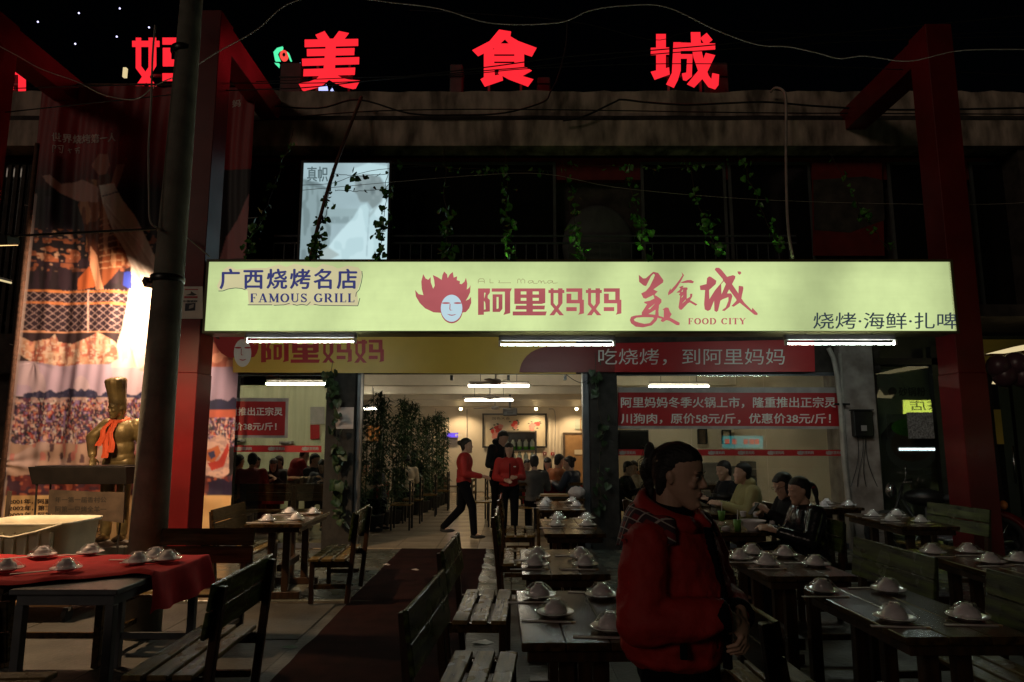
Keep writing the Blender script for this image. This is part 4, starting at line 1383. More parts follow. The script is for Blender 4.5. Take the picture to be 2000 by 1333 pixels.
text('世界烧烤第一人', (105, 262, 229, 279), bp, 'ink_pale', BN, bold=.55)
SIG = []
for pts in ([(107, 286), (107, 300)], [(107, 286), (113, 288), (111, 293)], [(115, 287), (124, 285), (122, 300), (118, 298)], [(116, 291), (119, 290), (119, 295)], [(134, 290), (136, 299)], [(132, 294), (139, 291)],
            [(143, 290), (154, 287)], [(148, 289), (146, 298)], [(144, 293), (152, 292), (152, 299)]):
    SIG += ribbon(pts, 1.5)
flat('signature', SIG, bp, 'ink_pale', BN, .002, .00003)
text('妈', (452, 194, 470, 208), bp, 'ink_pale', BN, bold=.6)
flat('small_face', [ellp(367, 205, 9, 11, 18)], bp, 'ink_pale', BN, .002)
flat('small_flame', [[(358 + (x - 28) * .04, 184 + (y - 28) * .05) for x, y in FLAME]], bp, 'ink_pale', BN, .001)
for s, x0, v, x1 in (('2001年，阿里妈妈创立', 20, 980, 150), ('2002年，第三届美食节', 20, 993, 150), ('2003年，阿里妈妈团队', 20, 1006, 150), ('烧烤100只全羊', 118, 1021, 198),
                     ('2014只全羊，成功', 118, 1035, 205), ('西北烧烤单人王', 118, 1048, 205)):
    text(s, (x0, v - 5, x1, v + 5), bp, 'ink_dark', BN, bold=.35)
obj('rod', MB().tube([(-7.55, BANY, 7.22), (-4.05, BANY, 7.22)], .018, 8), 'rust', BN)
cordg = MB()
for x, z in ((-7.5, 7.1), (-7.5, 5.2), (-7.5, 3.0), (-7.5, 1.3), (-4.10, 5.0), (-4.10, 3.0)):
    s = -1 if x < -6 else 1
    cordg.tube([(x, BANY, z), (x + s * .13, BANY + .05, z + .03)], .006, 5)
obj('tie', cordg, 'wire_white', BN)
obj('front_wall', MB().box(-9.6, -4.28, 10.62, 10.75, 0, 3.2), 'plaster_dark', B)
obj('banner_pole', MB().tube([(-7.30, 9.95, 0), (-7.30, 9.95, 6.1)], .035, 10), 'rust', smooth=True, label='thin rusty pole standing beside the left edge of the printed banner', cat='pole')

# lit picture box in the upper window
def paint_box(U, V):
    N = lambda s, seed, sy=1.0: lattice(U, V / sy, s, seed)
    col = np.zeros((len(U), 3)) + (.37, .51, .55)
    n = N(30, 1)
    col *= (.86 + .2 * n)[:, None]
    # thatch at the left
    m = inpoly(U, V, [(580, 350), (600, 350), (640, 378), (630, 392), (648, 430), (640, 520), (580, 520)])
    put(col, m, (.26, .36, .38))
    put(col, m & (N(5, 2, 5) > .55), (.17, .24, .25), .8)
    put(col, inpoly(U, V, [(596, 352), (620, 356), (640, 368), (648, 376), (622, 368), (598, 362)]), (.12, .17, .18), .8)
    # low wall and water line
    put(col, (V > 408) & (V < 438) & (U > 640) & (U < 720), (.30, .42, .44), .8)
    put(col, (V > 424) & (V < 436) & (U > 646) & (U < 715) & (N(6, 9) > .4), (.22, .31, .33), .8)
    # profile of a man: head and collar
    m = inpoly(U, V, [(690, 345), (712, 335), (740, 342), (752, 365), (748, 390), (738, 400), (728, 408), (718, 396), (703, 395), (700, 388), (697, 380), (690, 374), (694, 362)])
    put(col, m, (.22, .29, .30))
    put(col, m & (N(9, 5) > .6), (.28, .36, .37), .7)
    put(col, inpoly(U, V, [(698, 362), (706, 358), (708, 364), (700, 367)]), (.12, .16, .17))
    put(col, inpoly(U, V, [(722, 368), (730, 364), (733, 376), (726, 382)]), (.15, .2, .21))
    put(col, inpoly(U, V, [(686, 345), (690, 330), (720, 318), (757, 325), (757, 365), (742, 345), (715, 340)]), (.50, .70, .74))
    m = inpoly(U, V, [(641, 482), (665, 452), (690, 425), (704, 402), (716, 398), (722, 412), (738, 402), (750, 385), (760, 400), (760, 520), (640, 520)])
    put(col, m, (.56, .76, .80))
    put(col, m & (N(16, 6, 2) > .62), (.46, .65, .69), .7)
    put(col, m & near_line(U, V, (722, 408), (716, 500), 1), (.36, .5, .54))
    put(col, m & near_line(U, V, (745, 392), (722, 422), 2.5), (.33, .44, .46), .7)
    put(col, inpoly(U, V, [(612, 502), (640, 483), (664, 498), (640, 510)]), (.40, .50, .50))
    return col


LB = T('picture_lightbox', 'upright backlit picture of a man in profile glowing in the upper window behind ivy', 'lightbox')
pb0, pb1 = P(585, 520, 10.62), P(757, 319, 10.62)
grid_sheet('picture', P(590, 400, 10.62).x, P(756, 400, 10.62).x + .02, 150, 4.25, pb1.z, 150, 10.62, lambda X, Z: X * 0, paint_box, 'lightbox_print', LB, 3)
emit('box_ink', (.10, .15, .16), 1.0)
lbp = lambda u, v: P(u, v, 10.612)
text('真帜', (600, 326, 640, 355), lbp, 'box_ink', LB, bold=.5)
xa, xb = P(590, 400, 10.62).x, P(756, 400, 10.62).x + .02
obj('case', MB().box(xa - .04, xa, 10.6, 10.8, 4.2, pb1.z + .04).box(xb, xb + .04, 10.6, 10.8, 4.2, pb1.z + .04).box(xa, xb, 10.6, 10.8, pb1.z + .003, pb1.z + .04).box(xa, xb, 10.7, 10.8, 4.2, pb1.z), 'dark_frame', LB)

# round pale tank and dim poster in the upper storey
tk = T('round_tank', 'large dim rounded grey tank standing behind the upper railing in the middle', 'tank')
c = P(1168, 470, 11.1)
obj('shell', MB().ell((c.x, 11.12, c.z - .1), (.60, .16, .72), 28, 18), 'rooftop_grey', tk, smooth=True)
obj('stand', MB().box(c.x - .3, c.x + .3, 11.0, 11.2, 3.37, c.z - .6), 'dark_frame', tk)
pu = lambda u, v: P(u, v, 11.2)
t = T('wall_poster', 'dim red and beige poster on the upper wall left of the right red frame', 'poster')
flat('sheet', [[(1585, 318), (1722, 318), (1728, 500), (1588, 500)]], pu, 'red_trim', t)
flat('pale_field', [[(1588, 352), (1690, 345), (1724, 352), (1728, 430), (1660, 455), (1590, 450)]], pu, 'plaster_dark', t, .003)

# ------------------------------------------------------------------ concrete pole, cables, sticker
pc = P(286, 1100, 5.85)
CP = T('utility_pole', 'tall tapering concrete utility pole in front of the printed banner', 'pole', (pc.x, 5.85, 0))
obj('shaft', MB().tube([(0, 0, 0), (0.0, 0, 2), (0.02, 0, 4), (0.03, 0, 5.5), (0.04, 0, 9)], [.150, .133, .113, .098, .075], 28), 'concrete_pole', CP, smooth=True)
g = MB()
for z in (2.95, 5.1):
    g.lathe([(.135 if z < 4 else .112, z), (.14 if z < 4 else .118, z + .01), (.14 if z < 4 else .118, z + .05), (.13 if z < 4 else .11, z + .06)], 24)
obj('clamp', g, 'dark_frame', CP, smooth=True)


def cable(label, pts, Y, r, m, name='cable'):
    q = [P(u, v, Y if not isinstance(Y, list) else Y[i]) for i, (u, v) in enumerate(pts)]
    out = []
    for i in range(len(q) - 1):
        p0, p1, p2, p3 = q[max(i - 1, 0)], q[i], q[i + 1], q[min(i + 2, len(q) - 1)]
        for k in range(5):
            t = k / 5
            out.append(.5 * ((2 * p1) + (p2 - p0) * t + (2 * p0 - 5 * p1 + 4 * p2 - p3) * t * t + (3 * p1 - p0 - 3 * p2 + p3) * t ** 3))
    out.append(q[-1])
    return obj(name, MB().tube(out, r, 6), m, smooth=True, label=label, cat='cable')


cable('pale slack cable sagging over the printed banner and rising past the left red frame', [(-40, 70), (35, 110), (80, 135), (150, 160), (200, 185), (250, 195), (275, 190), (300, 170), (330, 155), (360, 145), (420, 105), (500, 60), (560, 10), (640, -8), (760, 5), (860, 18), (960, 46), (1090, 45), (1150, 22), (1215, 12), (1300, 14), (1400, 60), (1480, 88), (1540, 92), (1600, 105), (1640, 115), (1690, 110), (1775, 120), (1870, 100), (1980, 97), (2060, 100)], 7.6, .006, 'wire_white')
cable('pale cord hanging down the concrete pole and across to the lit sign', [(303, 50), (298, 110), (295, 200), (290, 290), (291, 380), (293, 430), (306, 445), (330, 452), (352, 456), (372, 470), (410, 502)], [5.6, 5.62, 5.64, 5.65, 5.66, 5.66, 5.7, 6.5, 8.2, 8.35, 8.45], .008, 'wire_white')
cable('black power line crossing the lower part of the roof letters', [(-40, 225), (150, 205), (400, 180), (590, 172), (720, 158), (940, 133), (1100, 112), (1270, 99), (1420, 86), (1700, 60), (2060, 25)], 8.8, .008, 'wire_black')
cable('black power line just under the first across the roof letters', [(-40, 175), (200, 168), (400, 163), (590, 163), (720, 158), (940, 139), (1035, 131), (1270, 107), (1400, 98), (1700, 80), (2060, 70)], 8.9, .007, 'wire_black')
cable('black line crossing the foot of the middle roof letter', [(500, 160), (700, 152), (900, 146), (1040, 134), (1300, 125), (1600, 130), (2060, 150)], 9.1, .006, 'wire_black')
cable('black line high over the top of the right roof letter', [(800, 20), (1100, 40), (1270, 78), (1330, 66), (1400, 60), (1700, 70), (2060, 60)], 9.3, .005, 'wire_black')
cable('thick dark cable looping along the concrete parapet', [(500, 205), (620, 212), (700, 195), (800, 222), (900, 225), (985, 221), (1060, 200), (1075, 180), (1090, 150), (1105, 90), (1108, 40)], 10.7, .014, 'wire_black')
cable('dark bundle of wires drooping along the parapet in the middle', [(1100, 236), (1140, 228), (1200, 200), (1215, 195), (1260, 200), (1340, 205), (1420, 202), (1500, 200), (1600, 208), (1760, 215), (2060, 210)], 10.65, .016, 'wire_black')
cable('second dark wire along the parapet ledge', [(480, 238), (700, 219), (900, 214), (1100, 215), (1300, 218), (1500, 221), (1700, 222), (2060, 224)], 10.7, .010, 'wire_black')
cable('pale ribbed conduit curving over the parapet down to the sign', [(1505, 180), (1515, 172), (1530, 178), (1535, 200), (1535, 300), (1537, 400), (1541, 460), (1549, 505)], [10.8, 10.7, 10.6, 10.5, 10.3, 9.6, 9.0, 8.7], .022, 'pipe_white', 'conduit')
cable('thin wire strung across the upper windows', [(590, 372), (900, 345), (1060, 340), (1200, 366), (1400, 385), (1600, 395), (1900, 400), (2060, 392)], 10.2, .004, 'wire_white')
cable('thin sagging line across the lightbox picture', [(590, 362), (650, 358), (700, 340), (757, 330), (900, 322), (1080, 318)], 10.3, .004, 'wire_black')
cable('rusty rod leaning from the parapet to the sign across the lightbox picture', [(706, 190), (660, 310), (632, 400), (606, 505)], [10.7, 10.0, 9.4, 8.7], .028, 'rust', 'leaning_rod')
cable('thin dark cord drooping from the doorway lintel', [(1105, 731), (1120, 742), (1135, 748), (1146, 744), (1152, 735)], 10.2, .006, 'wire_black')
st = T('card_sticker', 'white notice with red bars and small card pictures on the left red post', 'notice')
sk = lambda u, v: P(u, v, SIGN_Y - .012)
flat('sheet', [rect(351, 560, 396, 623)], sk, 'print_white', st)
flat('red_bars', [rect(361, 565, 387, 567), rect(360, 579, 386, 583)], sk, 'print_red', st, .002)
flat('bird_mark', [[(362, 577), (372, 574), (373, 569), (379, 573), (385, 576), (378, 578)]], sk, 'print_black', st, .002)
flat('card_picture', [[(362, 593), (382, 592), (381, 607), (361, 608)]], sk, 'jacket_navy', st, .002)
flat('card_shine', [[(370, 597), (379, 594), (378, 601), (369, 604)]], sk, 'print_grey', st, .003)
text('中国银联', (358, 587, 386, 591), sk, 'print_black', st, bold=.2, lift=.003)
t = T('hanging_card', 'small cream card with orange marks hanging above the notice on the red post', 'card')
flat('sheet', [rect(343, 398, 358, 447)], sk, 'ink_paper', t)
text('美食', (346, 416, 356, 430), sk, 'peony_red', t, bold=.3, lift=.003)

# ------------------------------------------------------------------ flood lamps that light the banner
def flood(label, loc, aim, energy, col, angle, blend, size=.12, arm=None):
    loc, aim = Vector(loc), Vector(aim)
    d = (aim - loc).normalized()
    M = d.to_track_quat('-Z', 'Y').to_matrix().to_4x4()
    t = T('flood_lamp', label, 'lamp', loc)
    M3 = M.to_3x3().to_4x4()
    obj('housing', MB().obox(M3 @ Matrix.Translation((0, 0, .07)), size * 1.6, size * 1.1, .09), 'dark_frame', t, bevel=.008)
    g = MB()
    g.obox(M3 @ Matrix.Translation((0, 0, .018)), size * 1.4, size * .9, .004)
    obj('lens', g, 'flood_face', t)
    if arm is not None:
        obj('bracket', MB().tube([M3 @ Vector((0, 0, .1)), Vector(arm) - loc], .012, 8), 'dark_frame', t)
    l = bpy.data.lights.new('flood_beam', 'SPOT')
    l.energy = energy
    l.color = col
    l.spot_size = R(angle)
    l.spot_blend = blend
    l.shadow_soft_size = size * .4
    o = bpy.data.objects.new('flood_beam', l)
    C.objects.link(o)
    o.parent = t
    o.location = d * .012
    o.rotation_euler = d.to_track_quat('-Z', 'Y').to_euler()
    return t


FL1 = P(290, 560, 9.45)
flood('flood lamp on a bracket behind the concrete pole washing the printed banner', FL1, P(150, 790, 10.45), 400, (1.0, .70, .45), 150, .35, .12, arm=(lp0 + .05, SIGN_Y + .2, FL1.z))
FL2 = P(6, 484, 6.1)
flood('warm flood lamp on an arm of the concrete pole shining down on the bronze cook', FL2, (-4.60, 7.0, .4), 600, (1.0, .66, .36), 134, .7, .14, arm=(pc.x - .08, 5.9, FL2.z + .12))
t = T('wall_tube', 'short warm lit tube at the left edge under the flood lamp', 'lamp')
obj('tube', MB().tube([P(-30, 540, 9.6), P(22, 553, 9.6)], .014, 8), 'warm_strip', t)
obj('housing', MB().beam(P(-30, 536, 9.64), P(22, 549, 9.64), .03, .03), 'dark_frame', t)

# neighbour's cream canopy beam, its own glow standing for light on it, and balloons
t = T('glowing_canopy_beam', 'cream lit strip with red edge under the neighbour canopy at the right edge', 'light strip')
cp = lambda u, v: P(u, v, 8.9)
obj('strip', MB().prism([cp(1935, 690), cp(1966, 690), cp(2080, 672), cp(2080, 658), cp(1990, 676)], (0, .1, 0)), 'warm_strip', t)
obj('edge', MB().prism([cp(1935, 693), cp(1966, 693.5), cp(2080, 676), cp(2080, 673), cp(1966, 691), cp(1935, 691)], (0, .12, 0)), 'paint_red', t)
t = T('lit_gable', 'yellow lit panel between the balloons and the neighbour door header', 'light strip')
obj('panel', MB().prism([cp(1940, 750), cp(1948, 730), cp(1960, 745), cp(1985, 742), cp(1978, 752)], (0, .03, 0)), 'warm_strip', t)
for i, (u, v, r) in enumerate(((1950, 716, .15), (1983, 712, .16), (1962, 734, .15), (1997, 735, .15), (2020, 715, .16))):
    p = P(u, v, 8.75)
    t = T('balloon', 'dim purple balloon under the neighbour canopy, ' + ('nearest the red post', 'upper middle one', 'lower left one', 'lower right one', 'cut off by the picture edge')[i], 'balloon', p, group='purple balloons under the canopy')
    obj('skin', MB().ell((0, 0, 0), (r * .95, r * .95, r), 20, 14), 'balloon', t, smooth=True)
    obj('knot', MB().lathe([(.006, -r - .02), (.014, -r - .012), (.004, -r + .004)], 8), 'balloon', t)

# ------------------------------------------------------------------ tables and benches
def make_table(W=.56, D=1.0, H=.75, top='wood_dark', legs='wood_leg'):
    """one set of meshes per size; the top is three boards on two trestles"""
    parts = []
    bw = W / 3
    for i in range(3):
        me = MB().box(-W / 2 + i * bw + .0015, -W / 2 + (i + 1) * bw - .0015, -D / 2, D / 2, H - .035, H).mesh('board', bevel=.004)
        parts.append(('board', me, top))
    parts.append(('apron', MB().box(-W / 2 + .03, W / 2 - .03, -D / 2 + .03, D / 2 - .03, H - .085, H - .036).mesh('apron', bevel=.003), legs))
    for s in (-1, 1):
        g = MB()
        y = s * D * .3
        g.box(-.11, -.04, y - .03, y + .03, .07, H - .086).box(.04, .11, y - .03, y + .03, .07, H - .086)
        g.box(-W / 2 + .05, W / 2 - .05, y - .04, y + .04, .001, .069)
        parts.append(('trestle', g.mesh('trestle', bevel=.004), legs))
    parts.append(('stretcher', MB().box(-.025, .025, -D * .3 + .031, D * .3 - .031, .25, .32).mesh('stretcher', bevel=.003), legs))
    return parts


def make_bench(Ln=.95, seat='wood_seat', back='wood_green', frame='wood_dark', H=.43, BH=.86):
    """runs along Y, sits facing +X; three seat slats, two back boards"""
    parts = []
    for i in range(3):
        x = -.02 + i * .125
        me = MB().box(x, x + .10, -Ln / 2, Ln / 2, H - .028, H).mesh('slat', bevel=.005)
        parts.append(('slat', me, seat))
    for i in range(2):
        z = BH - .13 - i * .139
        g = MB()
        g.obox(Matrix.Translation((-.085 + .02 * i, 0, z + .065)) @ Matrix.Rotation(R(-8), 4, 'Y'), .024, Ln, .135)
        parts.append(('back_board', g.mesh('back_board', bevel=.004), back))
    for s in (-1, 1):
        y = s * (Ln / 2 - .07)
        parts.append(('leg', MB().beam((-.04, y, 0.001), (-.115, y, BH - .02), .045, .05).mesh('rear_leg', bevel=.004), 'wood_leg'))
        parts.append(('leg', MB().box(.28, .325, y - .022, y + .022, 0.001, H - .029).mesh('front_leg', bevel=.004), 'wood_leg'))
        parts.append(('rail', MB().box(-.05, .279, y - .018, y + .018, H - .09, H - .03).box(-.02, .279, y - .014, y + .014, .14, .18).mesh('rail', bevel=.003), frame))
    return parts


def thing_from(parts, name, label, cat, loc, rz=0.0, group=None):
    t = T(name, label, cat, loc, rz, group)
    for pn, me, m in parts:
        if not me.materials:
            me.materials.append(MATS[m])
        o = bpy.data.objects.new(pn, me)
        C.objects.link(o)
        o.parent = t
    return t


TP = make_table()
TPL = make_table(D=1.2)
BP = make_bench()
BPD = make_bench(back='wood_dark', seat='wood_seat')


def table(label, xc, y0, y1, rz=0.0, parts=None):
    D = y1 - y0
    ps = TPL if D > 1.08 else TP
    return thing_from(parts or ps, 'dining_table', label, 'table', (xc, (y0 + y1) / 2, fz((y0 + y1) / 2)), R(rz), 'wooden dining tables')


def bench(label, xc, yc, rz=0.0, parts=None, flip=False, nm='bench'):
    """rz = 0: back on the low-x side, seat facing +x"""
    return thing_from(parts or BP, nm, label, 'bench', (xc, yc, fz(yc)), R(rz + (180 if flip else 0)), 'slatted wooden benches')


table('wooden dining table directly beside the woman in red, nearest of its row', .31, 2.98, 3.98, 1)
table('wooden dining table second from the street in the row beside the carpet', .34, 4.46, 5.42, 0)
table('wooden dining table with a bright lamp reflection, third in the row beside the carpet', .57, 6.35, 7.5, 0)
table('wooden dining table fourth in the row, close to the right door post', .60, 8.3, 9.4, 0)
table('wooden dining table left of the doorway in front of the left glass', -2.36, 6.9, 8.05, 2)
table('large dark wooden table in the lower right corner with four wrapped bowls', 1.95, 3.08, 4.05, 1)
table('wooden dining table right behind the woman in red, crowded with five wrapped bowls', 1.86, 4.42, 5.35, 0)
table('dining table with big white bowl where the two women sit', 2.08, 6.4, 7.45, 0)
table('dining table with the black hotpot pan before the man in tan', 2.2, 7.75, 8.75, 0)
table('dark wooden table at the right edge below the right red post', 3.32, 4.3, 5.4, -1)
table('dark wooden table near the meter box with four wrapped bowls', 4.0, 6.7, 7.85, -2)
table('small dark table against the peeling pillar with three wrapped bowls', 4.02, 8.5, 9.55, 0)

bench('slatted bench at the very bottom beside the nearest table, seat lit', -.33, 3.52, -4)
bench('slatted bench facing the second table of the carpet row', -.35, 5.1, -2)
bench('slatted bench with narrow back facing the third table of the carpet row', -.06, 7.05, 0)
bench('slatted bench beside the waitress facing the fourth table', -.05, 8.95, 0, BPD)
bench('big green backed bench standing left of the red carpet, nearest the camera', -1.62, 4.06, 182)
bench('dark bench with orange lit seat slats between printed banner and left table', -2.98, 7.6, 2, BPD)
bench('dark bench beside the carpet facing left to the table before the glass', -1.66, 7.3, 183)
bench('dark wooden bench behind the red clothed tables, seen from its back', -2.6, 5.72, -90, BPD)
bench('dark low bench cut off by the bottom left corner', -2.75, 3.3, 92, BPD)
bench('bench right of the woman in red at the bottom edge, shiny backrest top', 1.14, 3.35, 2, BPD)
bench('long backed bench between the crowded bowl table and the right edge table', 2.52, 4.85, 182)
bench('bench facing the lower right corner table from the right side', 2.62, 3.55, 181)
bench('bench under the woman in the black puffer jacket', 2.86, 6.75, 182)
bench('bench under the man in the tan jacket', 2.84, 8.25, 180, BPD)
bench('empty bench left of the hotpot table', 1.50, 8.2, 0, BPD)
bench('bench against the right red post behind the meter box table', 4.75, 7.6, 184)
bench('bench at the right edge facing the table under the red post', 4.1, 5.0, 181, BPD)
bench('dark bench under the table of the two women on its left side', 1.32, 6.9, 0, BPD)
bench('bench behind the lower right table seen between the two right tables', 2.75, 2.55, 178, BPD) if False else None

# the two tables under the red cloth
def metal_table(label, x0, x1, y0, y1, m):
    W, D = x1 - x0, y1 - y0
    t = T('folding_table', label, 'table', ((x0 + x1) / 2, (y0 + y1) / 2, 0), 0, 'tables under the red cloth')
    obj('tabletop', MB().box(-W / 2, W / 2, -D / 2, D / 2, .72, .75), m, t, bevel=.004)
    for sx in (-1, 1):
        for sy in (-1, 1):
            obj('leg', MB().box(sx * (W / 2 - .05) - .025, sx * (W / 2 - .05) + .025, sy * (D / 2 - .05) - .025, sy * (D / 2 - .05) + .025, .001, .66), m, t, bevel=.003)
    obj('apron', MB().box(-W / 2 + .03, W / 2 - .03, -D / 2 + .03, D / 2 - .03, .66, .719), m, t)
    obj('stretcher', MB().box(-W / 2 + .08, W / 2 - .08, -D / 2 + .04, -D / 2 + .065, .2, .24), m, t)
    obj('stretcher', MB().box(-W / 2 + .08, W / 2 - .08, D / 2 - .065, D / 2 - .04, .2, .24), m, t)
    return t


metal_table('grey table with square metal legs under the right half of the red cloth', -2.83, -2.22, 4.0, 5.12, 'grey_metal')
metal_table('brown table under the left half of the red cloth at the left edge', -3.62, -2.87, 4.02, 5.12, 'wood_dark')
nx, ny = 90, 60
g = MB()
for j in range(ny + 1):
    for i in range(nx + 1):
        s, t_ = i / nx, j / ny
        x = -3.75 + s * (1.75)
        front = 4.16 + .10 * math.sin(x * 5.2 + 1.0) + .16 * max(0, (x + 2.75)) + .05 * noise.noise(Vector((x * 4, 3, 0)))
        y = front + (5.30 - front) * t_
        z = .756
        ox = max(0.0, x + 2.20)
        oy = max(0.0, y - 5.14)
        z -= 1.1 * ox + 1.0 * oy
        x2 = min(x, -2.20) + ox * .22 + .02 * math.sin(y * 16) * min(1, ox * 8)
        y2 = min(y, 5.14) + oy * .25
        n = noise.noise(Vector((x * 3.1, y * 3.3, 2))) * .020 + noise.noise(Vector((x * 9, y * 4, 5))) * .008
        z += max(0.0, n) * 1.3
        # a rumpled roll along the free front edge
        r = math.exp(-((y - front - .05) / .05) ** 2)
        z += r * (.022 + .035 * max(0, noise.noise(Vector((x * 5, 0, 8)))))
        g.v.append((x2, y2, z + .002))
for j in range(ny):
    for i in range(nx):
        a = j * (nx + 1) + i
        g.f.append([a, a + 1, a + nx + 2, a + nx + 1])
obj('red_tablecloth', g, 'red_cloth', smooth=True, label='rumpled red cloth spread over the two tables in the lower left', cat='tablecloth')

# ------------------------------------------------------------------ wrapped place settings
pl = MB().lathe([(.001, .006), (.035, .005), (.04, .0), (.046, .0), (.05, .007), (.072, .013), (.090, .021), (.091, .024), (.088, .024), (.07, .017), (.045, .011), (.001, .011)], 28).mesh('plate', True)
bw = MB().lathe([(.056, .018), (.058, .021), (.054, .038), (.044, .058), (.031, .070), (.026, .071), (.025, .084), (.021, .085), (.020, .076), (.001, .076)], 28).mesh('bowl', True)
cup = MB().lathe([(.0, .085), (.018, .085), (.024, .11), (.026, .115), (.024, .112), (.016, .09), (.001, .089)], 16).mesh('cup', True)
for me in (pl, bw, cup):
    me.materials.append(MATS['porcelain'])
films = []
for s in range(5):
    rr = random.Random(100 + s)
    n = 26
    prof = [(.088, .010), (.093, .020), (.090, .027), (.077, .034), (.068, .045), (.061, .056), (.050, .072), (.034, .087), (.015, .089), (.001, .088)]
    g = MB()
    ax, ay, am = rr.uniform(0, 6.28), rr.uniform(0, 6.28), rr.uniform(.002, .014)
    vs = []
    for i, (r, z) in enumerate(prof):
        for k in range(n):
            t_ = 2 * math.pi * k / n
            w = noise.noise(Vector((math.cos(t_) * 2.2, math.sin(t_) * 2.2, s * 7 + i * .5)))
            w2 = noise.noise(Vector((math.cos(t_) * 7, math.sin(t_) * 7, s * 3 + i * .8)))
            bul = am * max(0, math.cos(t_ - ax)) * math.sin(min(1, i / 6) * math.pi)
            vs.append(((r + .005 * w + .009 * w2 + bul) * math.cos(t_) if i < 9 else 0, (r + .005 * w + .009 * w2 + bul) * math.sin(t_) if i < 9 else 0, z + .004 * w2 + bul * .25))
    fs = []
    for i in range(len(prof) - 1):
        for k in range(n):
            a, b = i * n + k, i * n + (k + 1) % n
            fs.append((a, b, b + n, a + n))
    g.add(vs, fs)
    me = g.mesh('film', False)
    me.materials.append(MATS['film'])
    films.append(me)
sleeve = MB().box(-.115, .115, -.012, .012, .0005, .005).mesh('sleeve', bevel=.001)
sleeve.materials.append(MATS['paper'])
sticks = MB().beam((.10, -.004, .0035), (.135, -.005, .0035), .005, .005).beam((.10, .004, .0035), (.135, .005, .0035), .005, .005).mesh('chopstick_tips')
sticks.materials.append(MATS['brown_wood'])
kset = 0


def place_set(x, y, z, label, stick=None, group='wrapped bowl sets on the tables'):
    global kset
    t = T('wrapped_bowl_set', label, 'tableware', (x, y, z), rnd.uniform(0, 6.28), group)
    t.scale = (rnd.uniform(.95, 1.02), rnd.uniform(.95, 1.02), rnd.uniform(.82, .93))
    for nme, me in (('plate', pl), ('bowl', bw), ('film', films[kset % 5])):
        o = bpy.data.objects.new(nme, me)
        C.objects.link(o)
        o.parent = t
    if kset % 3 == 0:
        o = bpy.data.objects.new('cup', cup)
        C.objects.link(o)
        o.parent = t
        o.scale = (.8, .8, .35)
        o.location = (0, 0, .05)
    kset += 1
    if stick:
        dx, dy, a, sl_ = stick
        q = T('chopstick_sleeve', sl_, 'chopsticks', (x + dx, y + dy, z), R(a), 'paper chopstick sleeves')
        for nme, me in (('sleeve', sleeve), ('chopstick_tips', sticks)):
            o = bpy.data.objects.new(nme, me)
            C.objects.link(o)
            o.parent = q


def spread(desc, spots, zt, sides):
    for i, (u, v) in enumerate(spots):
        p = PZ(u, v, zt)
        z = zt + fz(p.y)
        p = PZ(u, v, z)
        left = sides[i][1]
        dx = -.05 if left else -.06
        st = (dx, -.115 if i % 2 or left else .10, rnd.uniform(-9, 9), 'chopstick sleeve by the ' + sides[i][0] + ' bowl on the ' + desc)
        place_set(p.x, p.y, z + .0005, 'film wrapped bowl, ' + sides[i][0] + ' on the ' + desc, st)


FL_, FR_, NL_, NR_ = ('far left', True), ('far right', False), ('near left', True), ('near right', False)
q4 = [FL_, NL_, FR_, NR_]
spread('table beside the woman in red', [(1053, 1168), (1085, 1203), (1176, 1167), (1192, 1232)], .75, q4)
spread('second table of the carpet row', [(1050, 1091), (1045, 1107), (1134, 1091), (1143, 1107)], .75, q4)
spread('third table of the carpet row', [(1090, 1015), (1086, 1029), (1146, 1015), (1147, 1029)], .75, q4)
spread('fourth table by the door post', [(1067, 982), (1063, 991), (1118, 982), (1126, 990)], .75, q4)
spread('table left of the doorway', [(565, 1004), (522, 1019), (612, 1005), (578, 1017)], .75, q4)
spread('lower right corner table', [(1608, 1158), (1748, 1213), (1735, 1157), (1890, 1210)], .75, [FL_, NL_, FR_, NR_])
spread('crowded table behind the woman in red', [(1446, 1094), (1470, 1084), (1534, 1088), (1498, 1106), (1593, 1106)], .75, [('leftmost', True), ('far left', True), ('far right', False), ('near middle', True), ('near right', False)])
spread('right edge table under the red post', [(1822, 1083), (1893, 1081), (1935, 1101), (1992, 1099)], .75, [FL_, ('far middle', False), ('near middle', True), ('rightmost', False)])
spread('table near the meter box', [(1705, 1010), (1752, 1009), (1740, 1020), (1799, 1022)], .75, [('leftmost', True), ('far', False), ('near middle', True), ('rightmost', False)])
spread('small table by the peeling pillar', [(1615, 986), (1609, 992), (1658, 989)], .75, [('far left', True), ('near left', True), ('right', False)])
for i, (u, v, d) in enumerate(((82, 1090, 'far left'), (176, 1085, 'left of the two beside the white crate'), (303, 1093, 'far right'), (327, 1098, 'rightmost'), (268, 1104, 'half buried near right'), (12, 1118, 'nearest the left edge'), (128, 1117, 'tilted near middle'))):
    p = PZ(u, v, .765)
    place_set(p.x, p.y, .772, 'film wrapped bowl, ' + d + ' one on the red cloth', (-.16, -.07, rnd.uniform(-8, 40), 'chopstick sleeve by the bowl ' + d + ' on red cloth') if i != 4 else None)

